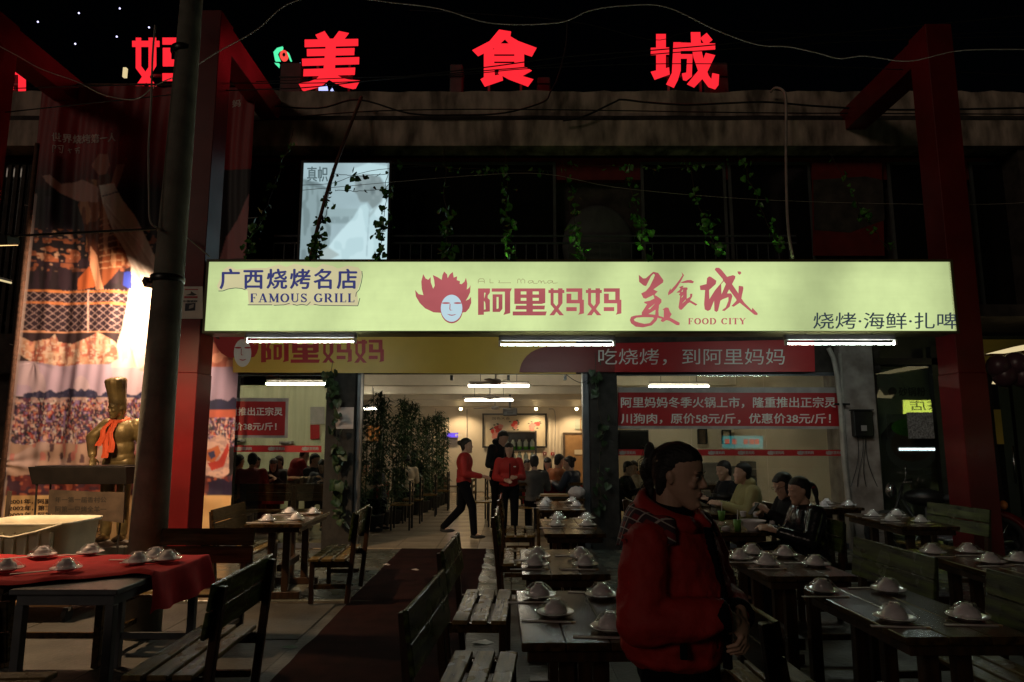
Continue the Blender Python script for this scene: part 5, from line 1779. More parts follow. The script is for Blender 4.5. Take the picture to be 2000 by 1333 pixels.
# dishes of the diners outside
def dish(u, v, z, label, kind):
    p = PZ(u, v, z)
    zz = z + fz(p.y)
    if kind == 'big_bowl':
        t = T('soup_bowl', label, 'bowl', (p.x, p.y, zz))
        obj('bowl', MB().lathe([(.001, .006), (.045, .006), (.047, 0), (.052, 0), (.055, .008), (.095, .045), (.118, .088), (.122, .090), (.117, .084), (.09, .045), (.05, .014), (.001, .012)], 32), 'porcelain', t, smooth=True)
        obj('rim', MB().lathe([(.1185, .0905), (.1225, .0915), (.1225, .094), (.1185, .093)], 32), 'print_grey', t, smooth=True)
    elif kind == 'cup':
        t = T('tea_cup', label, 'cup', (p.x, p.y, zz), group='small cups on the diners table')
        obj('cup', MB().lathe([(.001, .004), (.022, .004), (.024, 0), (.026, .002), (.034, .05), (.035, .055), (.033, .052), (.024, .01), (.001, .008)], 20), 'porcelain', t, smooth=True)
        obj('tea', MB().lathe([(.001, .04), (.030, .04)], 20), 'board_brown', t)
    elif kind == 'glass':
        t = T('drink_cup', label, 'cup', (p.x, p.y, zz), group='green drink cups')
        obj('cup', MB().lathe([(.001, .002), (.028, .002), (.038, .10), (.036, .10), (.027, .006)], 20), 'green_food', t, smooth=True)
        obj('straw', MB().tube([(0, 0, .02), (.006, 0, .19)], .004, 6), 'print_white', t)
    elif kind == 'plate':
        t = T('dinner_plate', label, 'plate', (p.x, p.y, zz))
        o = bpy.data.objects.new('plate', pl)
        C.objects.link(o)
        o.parent = t
        obj('spoon', MB().ell((.02, 0, .02), (.03, .018, .008), 10, 6).tube([(.04, 0, .022), (.1, .01, .035)], .005, 6), 'steel', t, smooth=True)
    elif kind == 'bag':
        t = T('food_bag', label, 'bag', (p.x, p.y, zz))
        g = MB().ell((0, 0, .045), (.07, .06, .045), 18, 12)
        g.v = [tuple(Vector(v_) * (1 + .25 * noise.noise(Vector(v_) * 30))) for v_ in g.v]
        obj('plastic', g, 'film', t)
        obj('contents', MB().ell((0, 0, .03), (.045, .04, .028), 12, 8), 'paper', t, smooth=True)


dish(1471, 1036, .75, 'large white soup bowl on the table of the two women', 'big_bowl')
dish(1508, 1028, .75, 'small white cup just right of the large soup bowl', 'cup')
dish(1477, 1014, .75, 'small white cup behind the large soup bowl', 'cup')
dish(1452, 1013, .75, 'small white cup between soup bowl and drink cups', 'cup')
dish(1524, 1034, .75, 'white plate with a spoon near the puffer jacket woman', 'plate')
dish(1441, 1037, .75, 'green drink cup with straw left of the soup bowl', 'glass')
dish(1410, 1022, .75, 'green drink cup with straw behind the crumpled bag', 'glass')
dish(1418, 1040, .75, 'crumpled clear plastic bag with food on the diners table', 'bag')
p = PZ(1416, 994, .75)
t = T('hotpot', 'black hotpot pan on a burner before the man in tan', 'hotpot', (p.x, p.y, .77))
obj('pan', MB().lathe([(.001, .10), (.12, .10), (.15, .16), (.155, .16), (.125, .092), (.001, .09)], 28), 'dark_frame', t, smooth=True)
obj('burner', MB().box(-.14, .14, -.12, .12, 0.001, .06), 'grey_metal', t, bevel=.01)
obj('stand', MB().tube([(-.1, 0, .06), (-.1, 0, .092)], .01, 6).tube([(.1, 0, .06), (.1, 0, .092)], .01, 6).tube([(0, .1, .06), (0, .1, .092)], .01, 6).tube([(0, -.1, .06), (0, -.1, .092)], .01, 6), 'steel', t)
obj('food', MB().lathe([(.001, .135), (.09, .13), (.13, .125)], 20, jit=.1), 'green_food', t)
p = PZ(1093, 967, .80)
t = T('tray_stack', 'stack of flat trays on a stand at the right side of the doorway', 'trays', (p.x, p.y, .03))
obj('stand', MB().box(-.35, .35, -.2, .2, .70, .73).box(-.33, -.29, -.18, -.14, 0.001, .70).box(.29, .33, -.18, -.14, 0.001, .70).box(-.33, -.29, .14, .18, 0.001, .70).box(.29, .33, .14, .18, 0.001, .70), 'wood_dark', t)
obj('tray', MB().box(-.3, .1, -.15, .15, .731, .755), 'dark_frame', t)
obj('tray', MB().box(-.28, .12, -.14, .16, .757, .78), 'brown_wood', t)
g = MB().ell((.25, 0, .80), (.13, .12, .085), 16, 10)
g.v = [tuple(Vector(v_) + Vector((0, 0, 1)) * .03 * noise.noise(Vector(v_) * 20)) for v_ in g.v]
obj('napkin_heap', g, 'paper', t)

# white crate on its trolley
CX0 = P(-70, 1100, 6.3).x
cx1 = P(128, 1040, 6.3).x
CR = T('white_crate', 'big white ribbed plastic crate standing behind the red clothed tables', 'crate', ((CX0 + cx1) / 2, 6.6, .19))
w, d, h = (cx1 - CX0) / 2, .34, .66
g = MB()
prof = [(.86, .02), (.9, .3), (.96, h - .04), (1.0, h - .03), (1.03, h), (1.0, h), (.94, h - .05), (.88, .3), (.83, .05)]
n = 48
vs = []
for (k, z) in prof:
    for i in range(n):
        a = 2 * math.pi * i / n
        ca, sa = math.cos(a), math.sin(a)
        q = (abs(ca) ** 6 + abs(sa) ** 6) ** (-1 / 6)
        vs.append((ca * q * w * k, sa * q * d * k, z))
fs = [tuple(range(n))[::-1]]
for i in range(len(prof) - 1):
    for k in range(n):
        a, b = i * n + k, i * n + (k + 1) % n
        fs.append((a, b, b + n, a + n))
fs.append(tuple((len(prof) - 1) * n + k for k in range(n)))
g.add(vs, fs)
obj('tub', g, 'white_plastic', CR, smooth=True)
for i in range(7):
    x = -w * .75 + i * w * .25
    obj('rib', MB().box(x - .012, x + .012, -d * .985, -d * .90, .1, h - .08), 'white_plastic', CR, bevel=.004)
obj('rope', MB().tube([(-w * .9, -d * 1.02, h - .03), (-w * .4, -d * 1.06, h - .10), (0, -d * 1.07, h - .12), (w * .5, -d * 1.06, h - .07), (w * .95, -d * 1.0, h - .01)], .010, 8), 'white_plastic', CR, smooth=True)
TR = T('crate_trolley', 'low wooden trolley with castor wheels under the white crate', 'trolley', ((CX0 + cx1) / 2, 6.6, 0))
obj('deck', MB().box(-w * 1.1, w * 1.3, -.36, .36, .14, .185), 'brown_wood', TR, bevel=.005)
for sx in (-.9, 1.15):
    for sy in (-.28, .28):
        c_ = obj('castor', MB().box(sx * w - .02, sx * w + .02, sy - .02, sy + .02, .09, .139), 'steel', TR)
        gg = MB()
        gg.tube([(sx * w - .018, sy, .062), (sx * w + .018, sy, .062)], .06, 18)
        obj('wheel', gg, 'rubber', c_)
# small litter on ground and carpet
for u, v, s, m, lab in ((566, 1258, .07, 'bamboo_leaf', 'crumpled yellowish leaf lying on the dark asphalt left of the carpet'), (811, 1115, .05, 'paper', 'small scrap of paper lying on the red carpet'), (755, 1105, .05, 'paper', 'thin scrap of paper at the left edge of the carpet'), (943, 1249, .09, 'print_white', 'bright folded napkin on the ground under the second bench')):
    p = PZ(u, v, .03)
    z = fz(p.y) + (.014 if -1.6 < p.x < -.37 and p.y < 10.2 else .002)
    g = MB()
    for i in range(5):
        a = i * 1.256
        g.v.append((s * math.cos(a) * (1 + .3 * math.sin(i * 5)), s * .6 * math.sin(a), .004 + .01 * (i % 2)))
    g.v.append((0, 0, .02))
    g.f = [[i, (i + 1) % 5, 5] for i in range(5)]
    obj('litter', g, m, label=lab, cat='litter', loc=(p.x, p.y, z), fix=False)

# ------------------------------------------------------------------ grill and its signboard
gx0, gx1 = P(78, 930, 8.9).x, P(262, 930, 8.9).x
GR = T('roasting_trough', 'long dark iron roasting trough on thin legs before the bronze cook', 'grill', ((gx0 + gx1) / 2, 8.9, .02))
w = (gx1 - gx0) / 2
zt, zb = P(0, 914, 8.9).z, P(0, 948, 8.9).z
obj('trough', MB().add([(-w * .97, -.16, zb), (w, -.16, zb), (w, .16, zb), (-w * .97, .16, zb), (-w, -.24, zt), (w * 1.03, -.24, zt), (w * 1.03, .24, zt), (-w, .24, zt)],
                       [(0, 3, 2, 1), (0, 1, 5, 4), (1, 2, 6, 5), (2, 3, 7, 6), (3, 0, 4, 7), (4, 5, 6, 7)]), 'grill_iron', GR, bevel=.004)
for sx in (-.9, .93):
    for sy in (-.13, .13):
        obj('leg', MB().tube([(sx * w, sy, zb), (sx * w * .94, sy, 0.0)], .012, 8), 'grill_iron', GR)
obj('rack', MB().box(-w * .9, w * .9, -.2, .2, zt + .002, zt + .012), 'dark_frame', GR)
sg = T('wooden_board', 'weathered brown board with faint lettering leaning under the roasting trough', 'sign board')
bo = lambda u, v: P(u, v, 8.6)
g = MB().prism([bo(96, 957), bo(180, 961), bo(243, 962), bo(240, 1022), (bo(190, 1016)), bo(93, 1003)], (0, .03, 0))
obj('board', g, 'board_brown', sg)
text('年一第一届香村公', (108, 971, 208, 982), bo, 'board_ink', sg, bold=.3)
text('阿第一只烤全羊一', (108, 989, 208, 1001), bo, 'board_ink', sg, bold=.3)
obj('stake', MB().box(bo(110, 0).x, bo(116, 0).x, 8.64, 8.67, 0.02, bo(0, 960).z).box(bo(224, 0).x, bo(230, 0).x, 8.64, 8.67, 0.02, bo(0, 962).z), 'board_brown', sg)

# ------------------------------------------------------------------ dining room furniture and fittings
def ceiling_tube(label, u0, u1, v, Y):
    a, b = P(u0, v, Y), P(u1, v, Y)
    t = T('ceiling_tube_lamp', label, 'lamp', (a + b) / 2, group='fluorescent lamps in the dining room')
    l = (b - a).x
    obj('tube', MB().tube([(-l / 2, 0, 0), (l / 2, 0, 0)], .020, 8), 'room_tube', t)
    obj('housing', MB().box(-l / 2, l / 2, -.03, .03, .055, .09), 'print_grey', t)
    top = 3.1 - a.z
    obj('rod', MB().tube([(-l * .3, 0, .07), (-l * .3, 0, top)], .006, 5).tube([(l * .3, 0, .07), (l * .3, 0, top)], .006, 5), 'dark_frame', t)


ceiling_tube('lit ceiling tube in the doorway behind the first fan', 915, 1033, 754, 13.5)
ceiling_tube('lower lit ceiling tube deeper in the dining room', 908, 1002, 782, 17.0)
ceiling_tube('lit ceiling tube seen through the left window', 520, 636, 750, 13.5)
ceiling_tube('lit ceiling tube seen through the right window', 1268, 1384, 755, 13.5)
ceiling_tube('lit ceiling tube at the far left of the dining room', 330, 425, 775, 13.8)  # out of sight, added to brighten the room behind the left glass
ceiling_tube('short lit ceiling tube behind the bamboo near the left pillar', 690, 735, 799, 17.5)
for i, (u, v) in enumerate(((900, 799), (1047, 799), (1126, 799))):
    p = P(u, v, 20.8)
    t = T('downlight', 'small warm spot lamp over the back wall, ' + ('leftmost', 'middle', 'rightmost')[i] + ' of the three', 'lamp', p, group='warm spot lamps over the back wall')
    obj('bulb', MB().ell((0, 0, 0), (.05, .05, .05), 10, 8), 'downlight', t)
    obj('collar', MB().lathe([(.07, .03), (.075, .06), (.06, .07)], 14), 'steel', t)
    l = bpy.data.lights.new('downlight_beam', 'SPOT')
    l.energy = 60
    l.color = (1, .72, .4)
    l.spot_size = R(120)
    l.spot_blend = .6
    l.shadow_soft_size = .05
    o = bpy.data.objects.new('downlight_beam', l)
    C.objects.link(o)
    o.parent = t
    o.location = (0, 0, -.07)
    o.rotation_euler = (R(25), 0, 0)


def fan(label, u, v, Y, a0):
    p = P(u, v, Y)
    t = T('ceiling_fan', label, 'fan', p, a0, group='ceiling fans in the dining room')
    obj('motor', MB().lathe([(.001, -.06), (.09, -.05), (.12, 0), (.09, .04), (.02, .06)], 20), 'print_grey', t, smooth=True)
    obj('rod', MB().tube([(0, 0, .05), (0, 0, 3.1 - p.z)], .015, 8), 'print_grey', t)
    for k in range(3):
        M = Matrix.Rotation(k * 2.094, 4, 'Z') @ Matrix.Translation((.38, 0, 0)) @ Matrix.Rotation(R(10), 4, 'X')
        obj('blade', MB().obox(M, .5, .11, .008), 'print_grey', t)


fan('ceiling fan just inside the doorway above the first tube', 968, 746, 12.6, .3)
fan('second ceiling fan between the two ceiling tubes', 957, 776, 15.6, 1.1)
fan('third ceiling fan far back near the framed painting', 967, 797, 18.6, .7)

bw_ = lambda u, v: P(u, v, 21.46)
t = T('framed_painting', 'wide black framed peony painting on the back wall', 'painting')
flat('paper', [rect(944, 810, 1066, 873)], bw_, 'ink_paper', t)
g = MB()
for (u0, v0, u1, v1) in ((942, 808, 1068, 811), (942, 872, 1068, 875), (942, 811, 945, 872), (1065, 811, 1068, 872)):
    a, b = bw_(u0, v1), bw_(u1, v0)
    g.box(a.x, b.x, 21.41, 21.45, a.z, b.z)
obj('frame', g, 'dark_frame', t)
fr = random.Random(3)
PE = [[], [], []]
for (cx, cy, r, kk) in ((972, 838, 9, 0), (968, 852, 9, 1), (1004, 828, 8, 0), (1040, 834, 9, 1), (1048, 829, 7, 0), (964, 843, 6, 0), (978, 833, 6, 1), (1008, 834, 6, 1)):
    for _ in range(5):
        a = fr.uniform(0, 6.3)
        PE[kk].append(ellp(cx + math.cos(a) * r * .4, cy + math.sin(a) * r * .4, r * fr.uniform(.4, .6), r * fr.uniform(.35, .55), 9))
    for _ in range(5):
        a = fr.uniform(0, 6.3)
        PE[2].append(ellp(cx + math.cos(a) * r * 1.1, cy + math.sin(a) * r * 1.1, 2.5, 1.2, 7))
flat('leaves', PE[2], bw_, 'peony_leaf', t, .002, .0002)
flat('red_blossoms', PE[0], bw_, 'peony_red', t, .012, .0002)
flat('pink_blossoms', PE[1], bw_, 'peony_pink', t, .022, .0002)
text('国色天香', (961, 815, 996, 820), bw_, 'board_ink', t, lift=.002)
# shelf of glass jars
SH = T('jar_shelf', 'steel rack with green liquor jars before the framed painting', 'shelf')
sx0, sx1 = P(982, 870, 20.6).x, P(1048, 870, 20.6).x
zA, zB, zC = P(0, 842, 20.6).z, P(0, 879, 20.6).z, P(0, 905, 20.6).z
g = MB()
for z in (zA, zB, zC, .3):
    g.box(sx0, sx1, 20.45, 20.85, z - .02, z)
for x in (sx0, sx1 - .04):
    for y in (20.45, 20.81):
        g.box(x, x + .04, y, y + .04, .03, zA)
obj('rack', g, 'grey_metal', SH)
obj('back_panel', MB().box(sx0 + .04, sx1 - .04, 20.86, 20.87, zB, zA - .03), 'poster_dark', SH)
jar = MB().lathe([(.001, .0), (.065, .0), (.07, .02), (.07, .22), (.04, .27), (.04, .30)], 14).mesh('jar', True)
jar.materials.append(MATS['jar_glass'])
liq = MB().lathe([(.001, .001), (.072, .001), (.073, .10), (.001, .10)], 14).mesh('liquor', True)
liq.materials.append(MATS['liquor'])
lid_ = MB().lathe([(.045, .30), (.045, .33), (.001, .335)], 12).mesh('lid', True)
lid_.materials.append(MATS['steel'])
for row, z in enumerate((zB, zC)):
    for i in range(5):
        t = T('liquor_jar', ('green liquor jar on the upper shelf' if row == 0 else 'clear jar on the lower shelf') + ' of the steel rack, ' + ('leftmost', 'second from the left', 'middle', 'second from the right', 'rightmost')[i], 'jar', (sx0 + .12 + i * .19, 20.62, z + .001), group='jars on the steel rack, upper shelf' if row == 0 else 'jars on the steel rack, lower shelf')
        for nme, me in (('jar', jar), ('lid', lid_)) + ((('liquor', liq),) if row == 0 else ()):
            o = bpy.data.objects.new(nme, me)
            C.objects.link(o)
            o.parent = t
a, b = P(1105, 965, 21.4), P(1150, 849, 21.4)
t = T('wooden_door', 'brown wooden door with a small sign in the back wall', 'door')
obj('leaf', MB().box(a.x, b.x, 21.4, 21.46, .03, b.z), 'brown_wood', t)
obj('frame', MB().box(a.x - .06, a.x, 21.38, 21.48, .03, b.z + .06).box(a.x, b.x, 21.38, 21.48, b.z, b.z + .06), 'board_brown', t)
flat('small_sign', [rect(1122, 879, 1139, 888)], lambda u, v: P(u, v, 21.38), 'ink_paper', t)
obj('handle', MB().tube([(a.x + .08, 21.37, 1.0), (a.x + .08, 21.37, 1.15)], .012, 6), 'steel', t)
t = T('small_picture', 'square framed picture of blossoms above the wooden door', 'picture')
flat('print', [rect(1123, 820, 1142, 839)], bw_, 'jar_glass', t)
obj('frame', MB().box(bw_(1121, 0).x, bw_(1143, 0).x, 21.44, 21.455, bw_(0, 820).z, bw_(0, 818).z).box(bw_(1121, 0).x, bw_(1143, 0).x, 21.44, 21.455, bw_(0, 841).z, bw_(0, 839).z).box(bw_(1121, 0).x, bw_(1123, 0).x, 21.44, 21.455, bw_(0, 839).z, bw_(0, 820).z), 'brown_wood', t)
t = T('purple_sign', 'small glowing violet sign on the back wall above the walking woman', 'sign')
obj('face', MB().box(bw_(885, 0).x, bw_(905, 0).x, 21.30, 21.33, bw_(0, 855).z, bw_(0, 846).z), 'purple_sign', t)
obj('case', MB().box(bw_(885, 0).x, bw_(905, 0).x, 21.33, 21.4, bw_(0, 855).z, bw_(0, 846).z), 'dark_frame', t)
text('收银台', (889, 848, 903, 853), lambda u, v: P(u, v, 21.29), 'print_white', t, bold=.2)
t = T('projector_box', 'grey metal box hanging from the ceiling before the painting', 'projector')
a, b = P(982, 812, 19.5), P(1010, 797, 19.5)
obj('box', MB().box(a.x, b.x, 19.5, 19.8, a.z, b.z), 'grey_metal', t, bevel=.02)
obj('bracket', MB().box((a.x + b.x) / 2 - .03, (a.x + b.x) / 2 + .03, 19.6, 19.7, b.z, 3.1), 'dark_frame', t)
obj('vent', MB().box(a.x + .12, b.x - .12, 19.49, 19.5, a.z + .05, a.z + .1), 'dark_frame', t)
for i, (u, v) in enumerate(((1058, 887), (1072, 887))):
    t = T('wall_switch', 'small dark switch plate on the back wall, ' + ('nearer the jar rack', 'nearer the wooden door')[i], 'switch', group='switch plates on the back wall')
    obj('plate', MB().box(bw_(u - 3, 0).x, bw_(u + 3, 0).x, 21.44, 21.49, bw_(0, v + 3).z, bw_(0, v - 3).z), 'print_red' if i else 'print_darkred', t)
    obj('button', MB().box(bw_(u - 1, 0).x, bw_(u + 1, 0).x, 21.43, 21.44, bw_(0, v + 1).z, bw_(0, v - 1).z), 'print_white', t)
cable('thin conduit running down the back wall right of the painting', [(1072, 799), (1084, 806), (1084, 870), (1084, 890)], 21.4, .02, 'pipe_white', 'conduit')
cable('grey seam pipe on the back wall left of the painting', [(912, 800), (912, 880), (914, 940)], 21.45, .012, 'print_grey', 'conduit')

# behind the right window: picture frames, cartons under a red cover
for i, (u0, v0, u1, v1) in enumerate(((1362, 838, 1380, 868), (1409, 840, 1427, 868), (1443, 840, 1463, 866), (1516, 840, 1543, 866))):
    f = lambda u, v: P(u, v, 15.42)
    t = T('framed_notice', 'framed notice on the inner wall behind the right window, ' + ('leftmost', 'second', 'third', 'rightmost')[i] + ' of four', 'picture', group='framed notices behind the right window')
    flat('print', [rect(u0 + 2, v0 + 2, u1 - 2, v1 - 2)], f, 'board_brown' if i % 3 == 0 else 'ink_paper', t)
    g = MB()
    for (a_, b_, c_, d_) in ((u0, v0, u1, v0 + 2), (u0, v1 - 2, u1, v1), (u0, v0 + 2, u0 + 2, v1 - 2), (u1 - 2, v0 + 2, u1, v1 - 2)):
        p, q = f(a_, d_), f(c_, b_)
        g.box(p.x, q.x, 15.37, 15.41, p.z, q.z)
    obj('frame', g, 'dark_frame', t)
for i, (u0, v0, u1, v1) in enumerate(((1355, 905, 1420, 945), (1462, 902, 1502, 932), (1506, 904, 1553, 932), (1462, 934, 1502, 972), (1504, 934, 1556, 972), (1422, 912, 1460, 950))):
    a, b = P(u0, v1, 14.2), P(u1, v0, 14.2)
    zz = b.z - a.z
    t = T('carton', 'grey cardboard carton stacked behind the right window, ' + ('far left one', 'upper middle one', 'upper right one', 'lower middle one', 'lower right one', 'narrow one behind the men')[i], 'carton', (a.x, 14.2, 0), group='cartons behind the right window')
    z0 = 0.03 if i in (0, 3, 4, 5) else a.z + .01
    obj('box', MB().box(0, b.x - a.x, 0, .5, z0, b.z), 'carton', t, bevel=.006)
    obj('tape', MB().box(.01, b.x - a.x - .01, -.002, 0, (z0 + b.z) / 2 - .02, (z0 + b.z) / 2 + .02), 'print_grey', t)
g = MB()
ca, cb = P(1480, 904, 14.2), P(1558, 904, 14.2)
for j in range(9):
    for i in range(25):
        x = ca.x + (cb.x - ca.x) * i / 24
        g.v.append((x, 14.12 + j * .08, ca.z + .03 + .10 * math.sin(i / 24 * math.pi) + .02 * noise.noise(Vector((i * .5, j * .5, 0))) - (.08 if j in (0,) else 0)))
for j in range(8):
    for i in range(24):
        a_ = j * 25 + i
        g.f.append([a_, a_ + 1, a_ + 26, a_ + 25])
obj('red_cover', g, 'red_cloth', smooth=True, label='dark red cloth thrown over the cartons behind the right window', cat='cloth')
t = T('dark_screen', 'dark wall screen high behind the right window at its left end', 'screen')
a, b = P(1210, 879, 15.3), P(1264, 843, 15.3)
obj('panel', MB().box(a.x, b.x, 15.2, 15.3, a.z, b.z), 'dark_window', t, bevel=.01)
obj('frame', MB().box(a.x - .03, b.x + .03, 15.3, 15.33, a.z - .03, b.z + .03), 'dark_frame', t)
p = P(1582, 901, 12.0)
t = T('warm_bulb', 'single warm bulb glowing behind the right window', 'lamp', p)
obj('bulb', MB().ell((0, 0, 0), (.05, .05, .05), 10, 8), 'downlight', t)
obj('socket', MB().tube([(0, 0, .05), (0, 0, .12), (.3, .3, 2.2)], .02, 6), 'dark_frame', t)
# furniture of the dining room, left notices and air units
for i, (u, v, u1, v1) in enumerate(((548, 862, 572, 868), (452, 858, 478, 864))):
    f = lambda a_, b_: P(a_, b_, 15.1)
    t = T('air_unit', ('wide' if i == 0 else 'narrow') + ' wall air unit behind the left window', 'air conditioner')
    a, b = f(u, v1), f(u1, v)
    obj('body', MB().box(a.x, b.x, 14.98, 15.18, a.z, b.z), 'print_grey', t, bevel=.01)
    obj('slot', MB().box(a.x + .05, b.x - .05, 14.97, 14.98, a.z + .01, a.z + .03), 'dark_frame', t)
IT = make_table(W=.7, D=1.2)
k_ = 0
for lab, x, y, rz in (('red clothed table behind the left pillar', -2.75, 12.9, 0), ('dining table behind the left glass, nearer one', -4.6, 12.6, 90), ('dining table behind the left glass at the far left', -5.9, 13.2, 90),
                      ('dining table before the back wall group', .8, 12.7, 90), ('dining table deeper behind the group of diners', .6, 16.5, 90), ('dining table behind the right window', 3.4, 13.0, 90), ('dining table deeper along the bamboo row', -2.3, 16.0, 0)):
    t = thing_from(IT, 'dining_table', lab, 'table', (x, y, IN_Z), R(rz), 'tables in the dining room')
    if k_ in (0, 1, 3):
        o = obj('red_tablecloth', MB().box(-.36, .36, -.61, .61, .752, .757).box(-.365, -.36, -.61, .61, .45, .757).box(.36, .365, -.61, .61, .45, .757), 'red_cloth', loc=(x, y, IN_Z), rot=(0, 0, R(rz)), label='plain red cloth on the ' + lab.replace('red clothed ', ''), cat='tablecloth')
    k_ += 1


def chair_parts():
    ps = [('seat', MB().box(-.18, .18, -.18, .18, .42, .45).mesh('seat', bevel=.004), 'wood_seat')]
    for sx in (-1, 1):
        for sy in (-1, 1):
            ps.append(('leg', MB().box(sx * .16 - .015, sx * .16 + .015, sy * .16 - .015, sy * .16 + .015, .001, .419 if sy < 0 else .85).mesh('leg'), 'dark_frame'))
    for k in range(3):
        ps.append(('back_rail', MB().box(-.144, .144, .15, .17, .58 + k * .11, .63 + k * .11).mesh('back_rail'), 'wood_dark'))
    return ps


CH_ = chair_parts()
for i, (x, y, rz) in enumerate(((-1.95, 12.4, -90), (-1.9, 13.4, -90), (-1.75, 14.6, -88), (-1.6, 15.8, -90), (-.55, 12.9, 80), (-.35, 13.9, 100), (-.05, 15.0, 90), (.2, 11.9, 170), (1.1, 11.9, 185), (-1.5, 17.2, -90))):
    thing_from(CH_, 'dining_chair', 'dark metal legged chair in the dining room, ' + ('nearest of the bamboo row', 'second of the bamboo row', 'third of the bamboo row', 'fourth of the bamboo row', 'right of the walking woman', 'behind the standing man', 'far one in the middle', 'in front of the diners, left', 'in front of the diners, right', 'last of the bamboo row')[i], 'chair', (x, y, IN_Z), R(rz), 'chairs in the dining room')
for i, x in enumerate((-3.9, -3.1, -4.9)):
    bench('reddish bench inside the left glass, ' + ('middle', 'right', 'left')[i] + ' one, seen from behind', x, 11.3, 90, BPD)
thing_from([('body', MB().lathe([(.001, 0), (.06, .0), (.065, .02), (.065, .38), (.03, .44), (.02, .48), (.001, .48)], 16).mesh('body', True), 'paint_red'), ('hose', MB().tube([(0, 0, .46), (.07, 0, .42), (.08, 0, .2)], .01, 6).mesh('hose'), 'rubber')],
           'fire_extinguisher', 'red fire extinguisher standing against the back wall at the end of the bamboo', 'extinguisher', (-2.0, 20.9, IN_Z))
t = T('orange_screen', 'orange lit picture panel behind the bamboo at the left pillar', 'picture')
emit('orange_glow', (.55, .2, .05), .5)
flat('face', [rect(716, 832, 742, 862)], lambda u, v: P(u, v, 16.9), 'orange_glow', t)
flat('edge', [rect(714, 830, 744, 832), rect(714, 862, 744, 864)], lambda u, v: P(u, v, 16.9), 'dark_frame', t)
t = T('red_notice', 'red and white notice on the inner wall just left of the left pillar', 'notice')
flat('white_half', [rect(606, 795, 634, 829)], lambda u, v: P(u, v, 15.15), 'print_grey', t)
flat('red_half', [rect(606, 830, 624, 858)], lambda u, v: P(u, v, 15.15), 'print_red', t)

# ------------------------------------------------------------------ ivy and bamboo
leaf = bpy.data.meshes.new('leaf')
hv = [(0, 0, 0), (.30, .10, .05), (.52, -.18, -.02), (.34, -.60, -.05), (0, -1.0, -.12), (-.34, -.60, -.05), (-.52, -.18, -.02), (-.30, .10, .05), (0, -.4, .06)]
leaf.from_pydata([(x, z, y) for x, y, z in hv], [], [(8, i, i + 1) for i in range(7)] + [(8, 7, 0)])
leaf.materials.append(MATS['ivy_leaf'])


leaf_dark = leaf.copy()
leaf_dark.materials[0] = MATS['ivy_dark']


def vine(label, pts, n, size=.07, lo=0.0, hi=1.0, dens=1.0, seed=0, twist=.9, me=None):
    rr = random.Random(seed)
    t = T('ivy_vine', label, 'vine', pts[0], group='ivy vines hanging from the parapet')
    o0 = Vector(pts[0])
    q = []
    for i in range(len(pts) - 1):
        for k in range(8):
            s = k / 8
            p = Vector(pts[i]).lerp(Vector(pts[i + 1]), s)
            q.append(p - o0 + Vector((rr.uniform(-.03, .03), rr.uniform(-.02, .02), 0)))
    q.append(Vector(pts[-1]) - o0)
    obj('stem', MB().tube(q, .0045, 5), 'ivy_stem', t)
    knots = [rr.random() ** dens for _ in range(max(3, n // 6))]
    for i in range(n):
        s = lo + (hi - lo) * (rr.random() ** dens if i % 2 else min(1, max(0, rr.choice(knots) + rr.gauss(0, .02))))
        f = s * (len(q) - 1)
        a = int(min(f, len(q) - 2))
        p = q[a].lerp(q[a + 1], f - a)
        o = bpy.data.objects.new('leaf', me or leaf)
        C.objects.link(o)
        o.parent = t
        k = size * rr.uniform(.4, 1.3)
        o.location = p + Vector((rr.gauss(0, .05), rr.gauss(-.02, .04), rr.gauss(0, .03)))
        o.scale = (k, k, k)
        o.rotation_euler = (rr.gauss(-.25, .45), rr.gauss(0, .6), rr.gauss(0, twist))
    return t


VY0, VY1 = 10.55, 8.50
for i, (u0, v0, u1, v1, n, lab) in enumerate((
        (575, 250, 478, 505, 26, 'dim ivy vine between the printed banner and the lightbox picture'),
        (655, 320, 612, 503, 38, 'ivy vine clinging to the leaning rod over the lightbox picture'),
        (760, 320, 738, 503, 34, 'ivy vine down the right edge of the lightbox picture'),
        (868, 290, 872, 503, 22, 'dark ivy vine just right of the lightbox picture'),
        (985, 290, 996, 503, 28, 'ivy vine with lit green tips left of the round tank'),
        (1100, 290, 1131, 504, 26, 'ivy vine with bright green tip before the round tank'),
        (1225, 310, 1262, 504, 30, 'ivy vine with the longest bright green end right of the round tank'),
        (1335, 300, 1402, 492, 28, 'slanting ivy vine with green tips nearer the right'),
        (1440, 290, 1524, 486, 20, 'thin slanting ivy vine left of the pale conduit'),
        (1620, 300, 1736, 492, 16, 'dim ivy vine across the wall poster'))):
    pts = [P(u0, v0, VY0), P(u0 + (u1 - u0) * .5, v0 + (v1 - v0) * .55, (VY0 + VY1) / 2 - .1), P(u1, v1, VY1)]
    vine(lab, pts, int(n * 2.0), .088, 0.0, 1.0, .55, seed=i + 1)
vine('short ivy spray across the top of the lightbox picture', [P(655, 340, 9.9), P(700, 345, 9.85), P(757, 340, 9.8)], 12, .085, seed=21)
vine('second ivy spray across the face in the lightbox picture', [P(652, 372, 9.7), P(700, 374, 9.65), P(757, 368, 9.6)], 11, .085, seed=22)
vine('dense ivy fringe along the underside of the parapet, left of the middle', [P(750, 318, 10.5), P(900, 330, 10.4), P(1080, 335, 10.5)], 36, .08, seed=23)
vine('dense ivy fringe along the underside of the parapet, right of the middle', [P(1090, 318, 10.5), P(1280, 330, 10.4), P(1500, 315, 10.5)], 40, .08, seed=24)
vine('ivy climbing the pillar right of the doorway', [P(1168, 1000, 10.12), P(1175, 850, 10.1), P(1162, 690, 10.08)], 46, .11, seed=25, me=leaf_dark)
